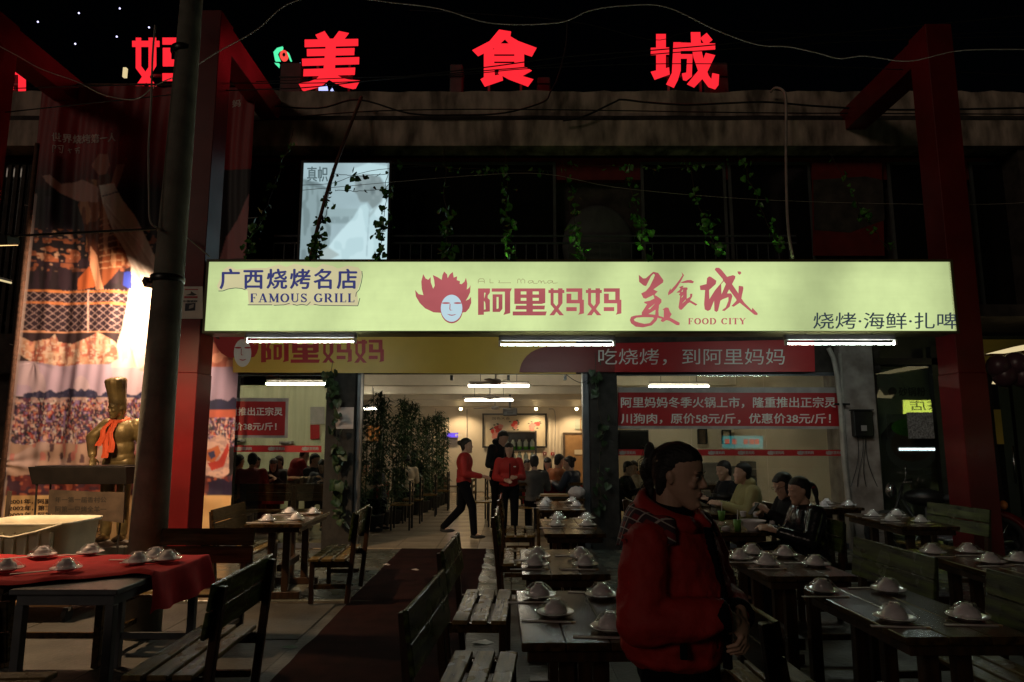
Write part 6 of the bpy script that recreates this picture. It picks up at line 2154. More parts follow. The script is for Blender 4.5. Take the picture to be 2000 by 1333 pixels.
vine('ivy climbing the pillar left of the doorway', [P(665, 1010, 10.12), P(655, 860, 10.1), P(650, 705, 10.08)], 80, .13, seed=26, me=leaf_dark)

bl = []
for s in range(3):
    rr = random.Random(s + 50)
    g = MB()
    for i in range(1150):
        z = rr.uniform(.35, 2.35)
        r = .17 * (1 - .35 * z / 2.4) * math.sqrt(rr.random())
        a = rr.uniform(0, 6.28)
        c = Vector((r * math.cos(a), r * math.sin(a), z))
        b = rr.uniform(0, 6.28)
        d = Vector((math.cos(b), math.sin(b), rr.uniform(-.9, .2))).normalized() * rr.uniform(.09, .19)
        w = d.cross(Vector((0, 0, 1))).normalized() * .017
        g.add([c, c + d * .4 + w, c + d, c + d * .4 - w], [(0, 1, 2, 3)])
    me = g.mesh('foliage', fix=False)
    me.materials.append(MATS['bamboo_leaf'])
    st = MB()
    for k in range(4):
        x, y = rr.uniform(-.09, .09), rr.uniform(-.09, .09)
        st.tube([(x, y, 0), (x + rr.uniform(-.05, .05), y, 1.2), (x + rr.uniform(-.1, .1), y, rr.uniform(1.9, 2.4))], [.012, .010, .006], 6)
    ms = st.mesh('stems', True)
    ms.materials.append(MATS['bamboo_stem'])
    pot = MB().lathe([(.001, 0), (.13, 0), (.16, .26), (.17, .28), (.14, .28), (.001, .25)], 18).mesh('pot', True)
    pot.materials.append(MATS['rubber'])
    bl.append((me, ms, pot))
for i in range(13):
    s = i / 12
    x, y = -2.56 + s * .85 + rnd.uniform(-.04, .04), 11.15 + s * 6.3
    t = T('bamboo_plant', 'leafy bamboo plant in the row along the aisle, ' + ('nearest the left pillar' if i == 0 else 'farthest one' if i == 12 else 'counted %s from the pillar' % ('second third fourth fifth sixth seventh eighth ninth tenth eleventh twelfth'.split()[i - 1])), 'plant', (x, y, IN_Z), rnd.uniform(0, 6), 'bamboo plants lining the aisle')
    t.scale = (1, 1, rnd.uniform(.86, 1.04))
    for nme, me, kd in (('foliage', bl[i % 3][0], 'stuff'), ('stems', bl[i % 3][1], None), ('pot', bl[i % 3][2], None)):
        o = bpy.data.objects.new(nme, me)
        C.objects.link(o)
        o.parent = t
        if kd:
            o['kind'] = kd


# ------------------------------------------------------------------ people
def fused(g, voxel, smooth=4, name='body'):
    me = g.mesh(name, fix=True)
    o = bpy.data.objects.new('tmp', me)
    C.objects.link(o)
    m = o.modifiers.new('r', 'REMESH')
    m.mode = 'VOXEL'
    m.voxel_size = voxel
    m.use_smooth_shade = True
    if smooth:
        s = o.modifiers.new('s', 'SMOOTH')
        s.iterations = smooth
        s.factor = .5
    dg = bpy.context.evaluated_depsgraph_get()
    r = bpy.data.meshes.new_from_object(o.evaluated_get(dg))
    bpy.data.objects.remove(o)
    bpy.data.meshes.remove(me)
    r.name = name
    r.materials.clear()
    return r


def V3(*a):
    return Vector(a)


def head_loft(g, M, rings, n=28, pinch=0.0):
    """horizontal sections (z, half width, front y, back y) of a head or of the hair on it"""
    vs, fs = [], []
    for z, rx, f, b in rings:
        for k in range(n):
            t = 2 * math.pi * k / n
            c, s_ = math.cos(t), math.sin(t)
            y = (f + b) / 2 + (b - f) / 2 * s_
            w = rx * c * (1 - pinch * max(0, -s_) ** 2)
            vs.append(M @ Vector((w, y, z)))
    m = len(rings)
    for i in range(m - 1):
        for k in range(n):
            a, b = i * n + k, i * n + (k + 1) % n
            fs.append((a, b, b + n, a + n))
    fs.append(tuple(range(n))[::-1])
    fs.append(tuple((m - 1) * n + k for k in range(n)))
    g.add(vs, fs)


HEAD_R = [(-.122, .014, -.074, -.048), (-.112, .024, -.084, -.022), (-.096, .035, -.088, .010), (-.078, .045, -.088, .040), (-.055, .055, -.088, .060), (-.030, .062, -.087, .075),
          (-.005, .067, -.085, .086), (.020, .070, -.088, .094), (.045, .072, -.088, .098), (.070, .068, -.079, .096), (.092, .057, -.060, .084), (.108, .038, -.036, .062), (.118, .014, -.006, .030)]
HAIR_R = [(-.092, .036, .036, .066), (-.070, .056, .024, .080), (-.040, .068, .014, .090), (-.012, .074, -.004, .100), (.014, .077, -.032, .106), (.040, .079, -.064, .109),
          (.066, .077, -.083, .108), (.086, .068, -.074, .100), (.104, .052, -.058, .083), (.120, .030, -.030, .056), (.128, .010, -.004, .026)]


def add_head(g, M, ears=True):
    R3 = M.to_3x3()
    E = lambda c, r: g.ell(M @ Vector(c), r, 14, 10, R3)
    head_loft(g, M, HEAD_R, pinch=.12)
    for s in (-1, 1):
        E((s * .030, -.080, .019), (.022, .008, .005))
        E((s * .032, -.068, -.026), (.020, .013, .016))
        E((s * .030, -.074, -.001), (.013, .012, .009))
        if ears:
            E((s * .070, .008, -.008), (.007, .015, .027))
            E((s * .076, .012, -.002), (.006, .014, .020))
    g.cap(M @ V3(0, -.084, .010), .0060, M @ V3(0, -.102, -.026), .0092, 8)
    for s in (-1, 1):
        E((s * .010, -.094, -.031), (.0075, .009, .0065))
    E((0, -.088, -.055), (.021, .008, .0045))
    E((0, -.086, -.065), (.018, .008, .0055))
    E((0, -.084, -.100), (.018, .010, .011))


def face_dents(me, M):
    """eye sockets, the fold under the lip and the bridge of the nose"""
    Mi = M.inverted()
    R3 = M.to_3x3()
    for v in me.vertices:
        q = Mi @ v.co
        if q.length > .16 or q.y > -.03:
            continue
        d = 0.0
        for s in (-1, 1):
            d += .0055 * math.exp(-((q.x - s * .026) ** 2 / .00022 + (q.z - .006) ** 2 / .00010))
        d += .0035 * math.exp(-(q.x ** 2 / .0004 + (q.z + .080) ** 2 / .00004))
        d += .0030 * math.exp(-(q.x ** 2 / .0003 + (q.z + .0600) ** 2 / .000004))
        v.co = v.co + R3 @ Vector((0, d, 0))


def add_hair(g, M, style):
    R3 = M.to_3x3()
    E = lambda c, r: g.ell(M @ Vector(c), r, 16, 12, R3)
    rings = HAIR_R
    if style != 'clip':
        fr = {-.040: .000, -.012: -.022, .014: -.046, .040: -.070}
        rings = [(r[0], r[1], fr.get(r[0], r[2]), r[3]) for r in rings]
    if style == 'short':
        rings = [(r[0], r[1] * .97, r[2], r[3] * .95) for r in rings]
    head_loft(g, M, rings, pinch=.17)
    if style == 'bun':
        E((0, .120, .045), (.040, .034, .040))
    elif style == 'clip':
        E((0, .108, .030), (.042, .034, .052))
        E((.012, .125, .080), (.018, .016, .034))
        E((-.020, .120, .078), (.016, .016, .038))
        E((.0, .132, .0), (.028, .024, .045))
        E((.010, .118, -.045), (.022, .020, .040))
        E((.006, .108, -.085), (.013, .014, .032))
    elif style == 'long':
        for s in (-1, 1):
            E((s * .062, .010, -.06), (.022, .046, .11))
        E((0, .062, -.09), (.074, .040, .13))
        E((0, -.066, .064), (.054, .018, .022))
    elif style == 'pony':
        E((0, .118, .03), (.028, .030, .028))
        E((0, .146, -.03), (.028, .026, .07))
        E((0, .142, -.12), (.020, .018, .08))
    elif style == 'hood':
        E((0, .075, -.09), (.09, .06, .07))


def add_hand(g, wr, d, palm_n, s=1.0, curl=.5, side=1):
    """palm, four unequal fingers with two bends each and a thumb from the palm's side"""
    d = d.normalized()
    n = (palm_n - d * palm_n.dot(d)).normalized()
    w = d.cross(n).normalized() * side
    M = Matrix((w, d, n)).transposed()
    g.ell(wr + d * .045 * s, (.040 * s, .050 * s, .015 * s), 14, 10, M)
    g.cap(wr - d * .03, .026 * s, wr + d * .02 * s, .024 * s, 10)
    for k, (off, ln) in enumerate(((.029, .88), (.010, 1.0), (-.010, .94), (-.029, .74))):
        a = wr + d * .080 * s + w * off * s
        c1, c2 = curl * .7, curl * 1.5
        d1 = (d * math.cos(c1) + n * math.sin(c1))
        d2 = (d * math.cos(c2) + n * math.sin(c2))
        b = a + d1 * .036 * ln * s
        c = b + d2 * .036 * ln * s
        g.cap(a, .0088 * s, b, .0082 * s, 8)
        g.cap(b, .0082 * s, c, .0068 * s, 8)
    a = wr + d * .025 * s + w * .034 * s
    b = a + (d * .6 + w * .6 + n * .4).normalized() * .036 * s
    c = b + (d * .85 + n * .5).normalized() * .030 * s
    g.cap(a, .0115 * s, b, .0098 * s, 8)
    g.cap(b, .0098 * s, c, .0078 * s, 8)


STAND = dict(head=(0, -.015, 1.475), neck=(0, .015, 1.33), chest=(0, .0, 1.20), waist=(0, 0, 1.03), pelvis=(0, .01, .90),
             shL=(.165, .01, 1.285), shR=(-.165, .01, 1.285), elL=(.23, .04, 1.03), elR=(-.23, .04, 1.03), wrL=(.19, -.10, .83), wrR=(-.19, -.10, .83),
             hipL=(.085, 0, .87), hipR=(-.085, 0, .87), knL=(.09, -.015, .47), knR=(-.09, -.015, .47), anL=(.09, .02, .085), anR=(-.09, .02, .085))
SIT = dict(head=(0, -.075, 1.145), neck=(0, -.035, 1.005), chest=(0, -.02, .86), waist=(0, .0, .69), pelvis=(0, .02, .55),
           shL=(.165, -.02, .95), shR=(-.165, -.02, .95), elL=(.225, -.12, .73), elR=(-.225, -.12, .73), wrL=(.11, -.34, .80), wrR=(-.11, -.34, .80),
           hipL=(.09, -.02, .52), hipR=(-.09, -.02, .52), knL=(.11, -.43, .505), knR=(-.11, -.43, .505), anL=(.11, -.40, .085), anR=(-.11, -.40, .085))


def fig_meshes(J, voxel, hair='short', head_rot=(0, 0, 0), top_pad=0.0, hem=0.0, curl=.5, hood=False, hand_n=None, fat=1.0):
    J = {k: Vector(v) for k, v in J.items()}
    M = Matrix.Translation(J['head']) @ Euler(head_rot).to_matrix().to_4x4()
    g = MB()
    add_head(g, M)
    g.cap(J['neck'] - V3(0, 0, .04), .052, M @ V3(0, .030, -.06), .044, 14)
    g.ell(J['pelvis'], (.150, .105, .11), 18, 12)
    g.ell(J['waist'], (.125, .09, .13), 18, 12)
    g.ell(J['chest'], (.145, .10, .15), 18, 12)
    g.cap(J['shL'], .05, J['shR'], .05)
    for s in 'LR':
        g.cap(J['sh' + s], .048, J['el' + s], .038)
        g.cap(J['el' + s], .038, J['wr' + s], .024)
        d = (J['wr' + s] - J['el' + s]).normalized()
        add_hand(g, J['wr' + s] + d * .03, d, Vector(hand_n) if hand_n else V3(.4 if s == 'R' else -.4, .2, -.6), 1.0, curl, 1 if s == 'R' else -1)
        g.cap(J['hip' + s], .075, J['kn' + s], .052)
        g.cap(J['kn' + s], .05, J['an' + s], .036)
        g.cap(J['an' + s], .036, J['an' + s] + V3(0, -.13, -.045), .026)
    out = {'body': fused(g, min(voxel, .0085), 2, 'body')}
    face_dents(out['body'], M)
    g = MB()
    p = top_pad
    g.ell(J['pelvis'] + V3(0, 0, .02 - hem / 2), ((.165 + p) * fat, (.125 + p) * fat, .12 + hem / 2), 20, 12)
    g.ell(J['waist'], ((.160 + p) * fat, (.125 + p) * fat, .16), 20, 12)
    g.ell(J['chest'], ((.175 + p) * fat, .135 + p, .17), 20, 12)
    g.cap(J['shL'] - V3(0, 0, .012), .072 + p * .6, J['shR'] - V3(0, 0, .012), .072 + p * .6, 14)
    g.ell(J['neck'] - V3(0, -.005, .015), (.080, .078, .045), 16, 10)
    for s in 'LR':
        d = (J['wr' + s] - J['el' + s]).normalized()
        g.cap(J['sh' + s], .074 + p * .6, J['el' + s], .060 + p * .5, 14)
        g.cap(J['el' + s], .060 + p * .5, J['wr' + s] - d * .02, .045 + p * .4, 14)
    if hood:
        g.ell(M @ V3(0, .075, -.10), (.10, .07, .06), 14, 10)
    out['jacket'] = fused(g, voxel * 1.1, 4, 'jacket')
    g = MB()
    g.ell(J['pelvis'] - V3(0, 0, .02), (.162, .120, .11), 18, 12)
    for s in 'LR':
        g.cap(J['hip' + s], .090, J['kn' + s], .068, 14)
        g.cap(J['kn' + s], .068, J['an' + s] + V3(0, 0, .02), .055, 14)
    out['trousers'] = fused(g, voxel * 1.2, 3, 'trousers')
    for s in 'LR':
        g = MB()
        a = J['an' + s]
        M_ = Matrix.Rotation(R(18), 3, 'X')
        z = a.z - .04
        g.ell(V3(a.x, a.y - .06, max(z, .035)), (.046, .125, .032), 16, 10)
        g.ell(V3(a.x, a.y + .005, max(z, .035) + .02), (.042, .05, .045), 14, 10)
        out['shoe' + s] = g.mesh('shoe', True)
    g = MB()
    add_hair(g, M, hair)
    out['hair'] = fused(g, voxel, 2, 'hair')
    return out


def person(ms, label, loc, rz, cols, scale=1.0, group=None, extra=None):
    t = T('person', label, 'person', loc, R(rz), group)
    t.scale = (scale, scale, scale)
    for k in ('body', 'jacket', 'trousers', 'shoeL', 'shoeR', 'hair'):
        me = ms[k]
        if not me.materials:
            me.materials.append(MATS['skin'])
        o = bpy.data.objects.new('shoe' if k.startswith('shoe') else k, me)
        C.objects.link(o)
        o.parent = t
        o.material_slots[0].link = 'OBJECT'
        o.material_slots[0].material = MATS[cols.get(k[:4], {'body': 'skin', 'jack': 'jacket_dark', 'trou': 'trouser_black', 'shoe': 'shoe_black', 'hair': 'hair'}[k[:4]])]
    return t


# --- the woman in the foreground
WY = 2.42
wx = P(1322, 1100, WY).x
WJ = dict(STAND)
WJ.update(head=(0, -.025, 1.462), neck=(0, .02, 1.30), chest=(0, .0, 1.17), waist=(0, 0, 1.01), pelvis=(0, .01, .88), shL=(.165, .01, 1.245), shR=(-.165, .01, 1.245),
          elL=(.235, -.02, 1.015), elR=(-.235, -.01, 1.015), wrL=(.045, -.195, 1.020), wrR=(-.085, -.205, 1.040))
BODY_YAW, HEAD_YAW = 46, 12
WH = Matrix.Translation((0, -.020, 1.462)) @ Euler((R(7), 0, R(HEAD_YAW))).to_matrix().to_4x4() @ Matrix.Diagonal((.92, .92, .90, 1))
t = T('person', 'woman in a red padded jacket with plaid hood, hair clipped up, hands clasped, looking right', 'person', (wx, WY, 0), R(BODY_YAW))
g = MB()
add_head(g, WH, True)
g.cap(V3(0, .022, 1.26), .050, WH @ V3(0, .034, -.055), .045, 16)
g.ell((0, .01, .88), (.150, .105, .11), 18, 12)
g.ell((0, 0, 1.01), (.125, .09, .13), 18, 12)
g.ell((0, 0, 1.17), (.145, .10, .14), 18, 12)
g.cap(WJ['shL'], .05, WJ['shR'], .05)
for s in 'LR':
    sh, el, wr = Vector(WJ['sh' + s]), Vector(WJ['el' + s]), Vector(WJ['wr' + s])
    g.cap(sh, .048, el, .038)
    g.cap(el, .038, wr, .025)
    g.cap(WJ['hip' + s], .075, WJ['kn' + s], .052)
    g.cap(WJ['kn' + s], .05, WJ['an' + s], .036)
    g.cap(WJ['an' + s], .036, Vector(WJ['an' + s]) + V3(0, -.13, -.045), .026)
add_hand(g, V3(-.058, -.215, 1.033), V3(.60, -.30, -.50), V3(.2, .6, -.3), .92, 1.0, 1)
add_hand(g, V3(.022, -.212, 1.015), V3(-.50, -.36, -.62), V3(-.2, .7, -.2), .92, 1.0, -1)
wb = fused(g, .0036, 2, 'body')
face_dents(wb, WH)
obj('body', wb, 'skin', t)
# jacket: puffy body, hem drawn in, full sleeves, standing collar
g = MB()
g.loft([(0, .01, .852, .165, .130), (0, .01, .875, .200, .165), (0, .01, .93, .212, .172), (0, .005, 1.03, .208, .165), (0, 0, 1.12, .205, .158), (0, .005, 1.20, .200, .142), (0, .01, 1.265, .175, .115), (0, .015, 1.31, .12, .09), (0, .015, 1.33, .08, .07)], 30)
g.cap(V3(.150, .01, 1.235), .078, V3(-.150, .01, 1.235), .078, 16)
for s in 'LR':
    sh, el, wr = Vector(WJ['sh' + s]), Vector(WJ['el' + s]), Vector(WJ['wr' + s])
    d = (wr - el).normalized()
    g.cap(sh - V3(0, 0, .01), .085, sh.lerp(el, .5), .084, 16)
    g.cap(sh.lerp(el, .5), .084, el, .078, 16)
    g.cap(el, .078, el.lerp(wr, .55), .070, 16)
    g.cap(el.lerp(wr, .55), .070, wr - d * .02, .050, 16)
jm = fused(g, .0075, 5, 'jacket')
jm.materials.append(MATS['jacket_red'])
for v in jm.vertices:
    c = v.co
    n = noise.noise(c * 9) * .013 + noise.noise(c * 22) * .007 + .010 * max(0, noise.noise(Vector((c.x * 6 + c.z * 18, c.y * 8, c.z * 9)))) + .005 * math.sin(c.z * 70 + 4 * noise.noise(c * 5)) * max(0, noise.noise(c * 4 + Vector((7, 0, 0))) + .3)
    v.co = c + v.normal * n
o = bpy.data.objects.new('jacket', jm)
C.objects.link(o)
o.parent = t
# collar: open ring, higher behind, folded band
def collar(r0, r1, z0, z1, th, a0, a1, back, name, m, zoff=None, cx=0, cy=.018, n=40):
    g = MB()
    pts = []
    for i in range(n + 1):
        a = R(a0 + (a1 - a0) * i / n)
        k = (1 + math.sin(a)) / 2          # 1 behind, 0 in front
        for (r, z) in ((r0, z0 + back * .3 * k), (r0 + th * 1.2, z0 + (z1 - z0) * .5 + back * .7 * k), (r1 + th, z1 + back * k), (r1, z1 + back * k), (r1 - .004, z1 - .012 + back * k), (r0 - th * .4, z0 + back * .3 * k)):
            pts.append((cx + r * math.cos(a) * 1.05, cy + r * math.sin(a), z))
    m_ = 6
    fs = []
    for i in range(n):
        for k in range(m_):
            fs.append((i * m_ + k, i * m_ + (k + 1) % m_, (i + 1) * m_ + (k + 1) % m_, (i + 1) * m_ + k))
    fs.append(tuple(range(m_))[::-1])
    fs.append(tuple(n * m_ + k for k in range(m_)))
    g.add(pts, fs)
    return obj(name, g, m, t, smooth=True)


collar(.112, .084, 1.262, 1.328, .020, -74, 254, .085, 'collar', 'jacket_red')
mat('plaid', (.16, .02, .03), .85)
pm = MATS['plaid']
nt = pm.node_tree
b_ = nt.nodes['Principled BSDF']
tc = nt.nodes.new('ShaderNodeTexCoord')
w1 = nt.nodes.new('ShaderNodeTexBrick')
sx = nt.nodes.new('ShaderNodeSeparateXYZ')
nt.links.new(tc.outputs['Object'], sx.inputs[0])


def band(out, sc_, ph, wd):
    a = nt.nodes.new('ShaderNodeMath')
    a.operation = 'MULTIPLY_ADD'
    a.inputs[1].default_value = sc_
    a.inputs[2].default_value = ph
    nt.links.new(out, a.inputs[0])
    f = nt.nodes.new('ShaderNodeMath')
    f.operation = 'FRACT'
    nt.links.new(a.outputs[0], f.inputs[0])
    l_ = nt.nodes.new('ShaderNodeMath')
    l_.operation = 'LESS_THAN'
    l_.inputs[1].default_value = wd
    nt.links.new(f.outputs[0], l_.inputs[0])
    return l_.outputs[0]


def mixc(fac, a, b):
    m_ = nt.nodes.new('ShaderNodeMix')
    m_.data_type = 'RGBA'
    nt.links.new(fac, m_.inputs['Factor'])
    if isinstance(a, tuple):
        m_.inputs['A'].default_value = (*a, 1)
    else:
        nt.links.new(a, m_.inputs['A'])
    m_.inputs['B'].default_value = (*b, 1)
    return m_.outputs['Result']


nt.nodes.remove(w1)
dots = []
for d_ in ((.62, .78, .1), (.45, -.35, 1.0)):
    vm = nt.nodes.new('ShaderNodeVectorMath')
    vm.operation = 'DOT_PRODUCT'
    vm.inputs[1].default_value = d_
    nt.links.new(tc.outputs['Object'], vm.inputs[0])
    dots.append(vm.outputs['Value'])
c_ = mixc(band(dots[0], 21, .1, .42), (.20, .015, .02), (.05, .02, .028))
c_ = mixc(band(dots[1], 23, .3, .42), c_, (.045, .02, .03))
c_ = mixc(band(dots[0], 21, .75, .10), c_, (.42, .36, .34))
c_ = mixc(band(dots[1], 23, .9, .10), c_, (.42, .36, .34))
nt.links.new(c_, b_.inputs['Base Color'])
# plaid hood lying folded over the back and shoulders
g = MB()
nn, mm = 44, 10
for i in range(nn + 1):
    a = R(-40 + 260 * i / nn)
    k = (1 + math.sin(a)) / 2
    for j in range(mm + 1):
        q = j / mm
        r = .116 + q * (.040 + .028 * k)
        z = 1.318 + .052 * k - q * (.035 + .02 * k) - q * q * (.025 + .07 * k) + .016 * math.sin(q * 3.1) + .004 * math.sin(a * 9 + q * 4)
        g.v.append((r * math.cos(a) * 1.15, .018 + r * math.sin(a), z))
for i in range(nn):
    for j in range(mm):
        a_ = i * (mm + 1) + j
        g.f.append([a_, a_ + 1, a_ + mm + 2, a_ + mm + 1])
hm = g.mesh('hood', True)
o = obj('hood', hm, 'plaid', t)
sm = o.modifiers.new('thick', 'SOLIDIFY')
sm.thickness = .008
# zip, pocket, cuffs, undershirt, trousers, shoes
g = MB()
for i in range(24):
    z = .862 + i * .018
    y = -.172 + (.0 if z < 1.05 else (z - 1.05) * .22)
    g.box(-.010, .010, y - .012, y + .012, z, z + .0179)
obj('zip', g, 'trouser_black', t)
obj('pocket_flap', MB().obox(Matrix.Translation((-.175, -.118, .945)) @ Matrix.Rotation(R(-52), 4, 'Z'), .022, .012, .06), 'trouser_black', t, bevel=.003)
text('妈', (0, 0, .028, .034), lambda x, y: V3(.075 + x, -.166 - .0, 1.165 - y), 'print_grey', t, name='breast_mark')
for s, wr, el in (('R', V3(*WJ['wrR']), V3(*WJ['elR'])), ('L', V3(*WJ['wrL']), V3(*WJ['elL']))):
    d = (wr - el).normalized()
    obj('cuff', MB().tube([wr - d * .045, wr - d * .01, wr + d * .018], [.050, .052, .046], 18), 'trouser_black', t, smooth=True)
g = MB().tube([(0, .018, 1.26), (0, .012, 1.335), (0, .006, 1.362)], [.085, .068, .060], 20)
obj('undershirt', g, 'trouser_black', t, smooth=True)
g = MB()
g.ell((0, .01, .85), (.165, .128, .12), 18, 12)
for s in 'LR':
    g.cap(WJ['hip' + s], .092, WJ['kn' + s], .068, 14)
    g.cap(WJ['kn' + s], .068, Vector(WJ['an' + s]) + V3(0, 0, .02), .055, 14)
obj('trousers', fused(g, .010, 3, 'trousers'), 'trouser_black', t)
for s in (-1, 1):
    obj('shoe', MB().ell((s * .09, -.04, .036), (.046, .13, .034), 16, 10).ell((s * .09, .025, .05), (.042, .05, .05), 14, 10), 'shoe_black', t, smooth=True)
g = MB()
add_hair(g, WH, 'clip')
hmesh = fused(g, .0045, 2, 'hair')
for v in hmesh.vertices:
    q = WH.inverted() @ v.co
    a = math.atan2(q.z - .02, q.y)
    v.co = v.co + v.normal * (.0008 * math.sin(math.atan2(q.x, q.z + .02) * 46 + 3 * noise.noise(q * 14)) + .003 * noise.noise(q * 28))
obj('hair', hmesh, 'hair', t)
g = MB()
rr = random.Random(5)
for i in range(46):
    a = V3(rr.uniform(-.03, .03), .12 + rr.uniform(-.01, .03), rr.uniform(-.08, .10))
    a.y -= .012
    b = a + V3(rr.uniform(-.02, .02), rr.uniform(.012, .026), rr.uniform(-.03, .02))
    c = b + V3(rr.uniform(-.012, .012), rr.uniform(-.006, .01), rr.uniform(-.035, -.012))
    g.tube([WH @ a, WH @ b, WH @ c], [.0014, .001, .0004], 4)
obj('loose_strands', g, 'hair', t)
R3 = WH.to_3x3()
for s in (-1, 1):
    e_ = obj('eye', MB().ell(WH @ V3(s * .028, -.0800, .004), (.0125, .006, .0045), 12, 8, R3), 'eye_white', t, smooth=True)
    obj('iris', MB().ell(WH @ V3(s * .028, -.0845, .004), (.0052, .0025, .0046), 10, 8, R3), 'hair', e_, smooth=True)
    obj('eyebrow', MB().tube([WH @ V3(s * .012, -.0895, .021), WH @ V3(s * .028, -.0890, .026), WH @ V3(s * .045, -.078, .021)], [.0015, .0022, .0010], 6), 'hair', t, smooth=True)
    obj('eyelid', MB().tube([WH @ V3(s * .015, -.083, .006), WH @ V3(s * .028, -.0865, .0098), WH @ V3(s * .041, -.078, .006)], [.0012, .0018, .001], 6), 'hair', t, smooth=True)
R3 = WH.to_3x3()
obj('lips', MB().ell(WH @ V3(0, -.0912, -.0555), (.018, .006, .0035), 12, 8, R3).ell(WH @ V3(0, -.0895, -.0640), (.015, .006, .0042), 12, 8, R3), 'lip', t, smooth=True)

# --- staff and guests
walkJ = dict(STAND)
walkJ.update(knR=(-.085, -.14, .49), anR=(-.09, -.17, .09), knL=(.085, .06, .47), anL=(.09, .34, .16), wrR=(-.13, -.28, .99), elR=(-.21, -.02, 1.03), wrL=(.16, -.22, .98), elL=(.22, .02, 1.03), head=(0, -.03, 1.47))
wm = fig_meshes(walkJ, .010, 'bun')
x = P(906, 1055, 11.2).x
tw = person(wm, 'waitress in red jacket and black trousers walking to the right inside the doorway', (x, 11.2, IN_Z), 88, {'jack': 'jacket_red'}, 1.0)
text('阿里妈妈', (0, 0, .16, .035), lambda a, b: V3(.08 - a, .158, 1.24 - b), 'print_grey', tw, name='back_lettering')
manJ = dict(STAND)
manJ.update(head=(0, -.09, 1.45), wrR=(-.14, -.25, 1.0), wrL=(.14, -.25, 1.0))
mm_ = fig_meshes(manJ, .011, 'short', head_rot=(R(25), 0, 0), hem=.22, hood=True)
person(mm_, 'man in a long black hooded coat standing with bowed head behind the waitress', (P(972, 1000, 12.4).x, 12.4, IN_Z), 62, {'jack': 'jacket_dark'}, 1.10)
wtJ = dict(STAND)
wtJ.update(wrR=(-.10, -.24, 1.0), wrL=(.10, -.24, 1.04), elL=(.23, -.02, 1.03), elR=(-.23, -.02, 1.03))
wt = fig_meshes(wtJ, .010, 'long', head_rot=(R(8), 0, R(-6)))
tw = person(wt, 'waitress in red jacket facing the street with hands held before her', (P(994, 1000, 11.0).x, 11.0, IN_Z), 6, {'jack': 'jacket_red'}, .95)
obj('zip', MB().box(-.007, .007, -.155, -.145, .86, 1.26), 'trouser_black', tw)
obj('white_mark', MB().box(.06, .10, -.153, -.149, 1.20, 1.215), 'print_white', tw)

sitA = fig_meshes(SIT, .012, 'short', head_rot=(R(12), 0, 0))
jb = dict(SIT)
jb.update(head=(0, -.10, 1.125), wrR=(-.03, -.32, .84), wrL=(.08, -.30, .88))
sitB = fig_meshes(jb, .010, 'long', head_rot=(R(20), 0, 0))
jc = dict(SIT)
jc.update(head=(0, -.085, 1.14))
sitC = fig_meshes(jc, .010, 'pony', head_rot=(R(10), 0, 0), top_pad=.012)
sitD = fig_meshes(SIT, .010, 'short', head_rot=(R(-2), 0, R(-8)), top_pad=.01, hood=True)
sitE = dict(sitA)
g = MB()
add_hair(g, Matrix.Translation(SIT['head']) @ Euler((R(12), 0, 0)).to_matrix().to_4x4(), 'bun')
sitE['hair'] = fused(g, .012, 2, 'hair')
GROUP = 'guests eating in the dining room'
for (u, Y, rz, ms, jk, lab) in (
        (462, 12.0, 160, sitA, 'jacket_orange', 'guest in orange behind the left glass next to the printed banner'),
        (487, 11.7, 195, sitA, 'jacket_red', 'guest in a red jacket seen from behind through the left glass'),
        (503, 12.9, 50, sitA, 'jacket_dark', 'dark haired guest leaning right behind the left glass'),
        (531, 12.7, 0, sitB, 'jacket_dark', 'long haired guest facing the street behind the left glass'),
        (554, 13.3, -40, sitA, 'jacket_grey', 'guest in grey with head turned beside the staff member behind the left glass'),
        (592, 13.5, 20, sitA, 'jacket_grey', 'guest facing the street right of the bending staff member'),
        (605, 12.8, 70, sitA, 'jacket_dark', 'dark dressed guest before the left pillar'),
        (630, 12.5, 10, sitB, 'jacket_navy', 'guest in navy half hidden by the left pillar'),
        (708, 12.4, 60, sitA, 'jacket_cream', 'guest in cream bent over the red clothed table beside the bamboo'),
        (744, 12.7, -100, sitA, 'jacket_navy', 'guest in navy seen between the first bamboo plants'),
        (797, 14.2, -150, sitA, 'jacket_cream', 'guest in a cream jacket seated beyond the bamboo'),
        (815, 15.6, -120, sitA, 'jacket_dark', 'dark dressed guest far down the bamboo row'),
        (1028, 13.4, 25, sitA, 'jacket_dark', 'guest behind the grey jacket partly hidden by the waitress'),
        (1043, 11.9, 178, sitA, 'jacket_grey', 'guest in a grey jacket seen from behind right of the waitress'),
        (1070, 13.3, 0, sitB, 'jacket_dark', 'long haired guest facing the street in the doorway group'),
        (1086, 12.5, 120, sitA, 'jacket_orange', 'guest in a tan orange jacket leaning over in the doorway group'),
        (1095, 13.6, -20, sitA, 'jacket_dark', 'guest farthest back in the doorway group'),
        (1120, 12.0, -120, sitE, 'jacket_navy', 'guest with hair bun at the right end of the doorway group'),
        (1218, 11.5, 60, sitA, 'jacket_dark', 'dark guest behind the right glass next to the ivy pillar'),
        (1240, 12.2, -40, sitA, 'jacket_cream', 'guest in cream behind the right glass by the woman in red'),
        (1262, 12.9, 30, sitB, 'jacket_orange', 'guest in orange behind the head of the woman in red')):
    person(ms, lab, (P(u, 905, Y).x, Y + rnd.uniform(-.15, .15), IN_Z), rz + rnd.uniform(-12, 12), {'jack': jk}, rnd.uniform(.93, 1.07), GROUP)
bendJ = dict(STAND)
bendJ.update(head=(0, -.20, 1.40), neck=(0, -.12, 1.28), chest=(0, -.05, 1.16), shL=(.165, -.08, 1.24), shR=(-.165, -.08, 1.24), wrR=(-.12, -.40, .95), wrL=(.12, -.40, .95), elL=(.22, -.15, 1.02), elR=(-.22, -.15, 1.02))
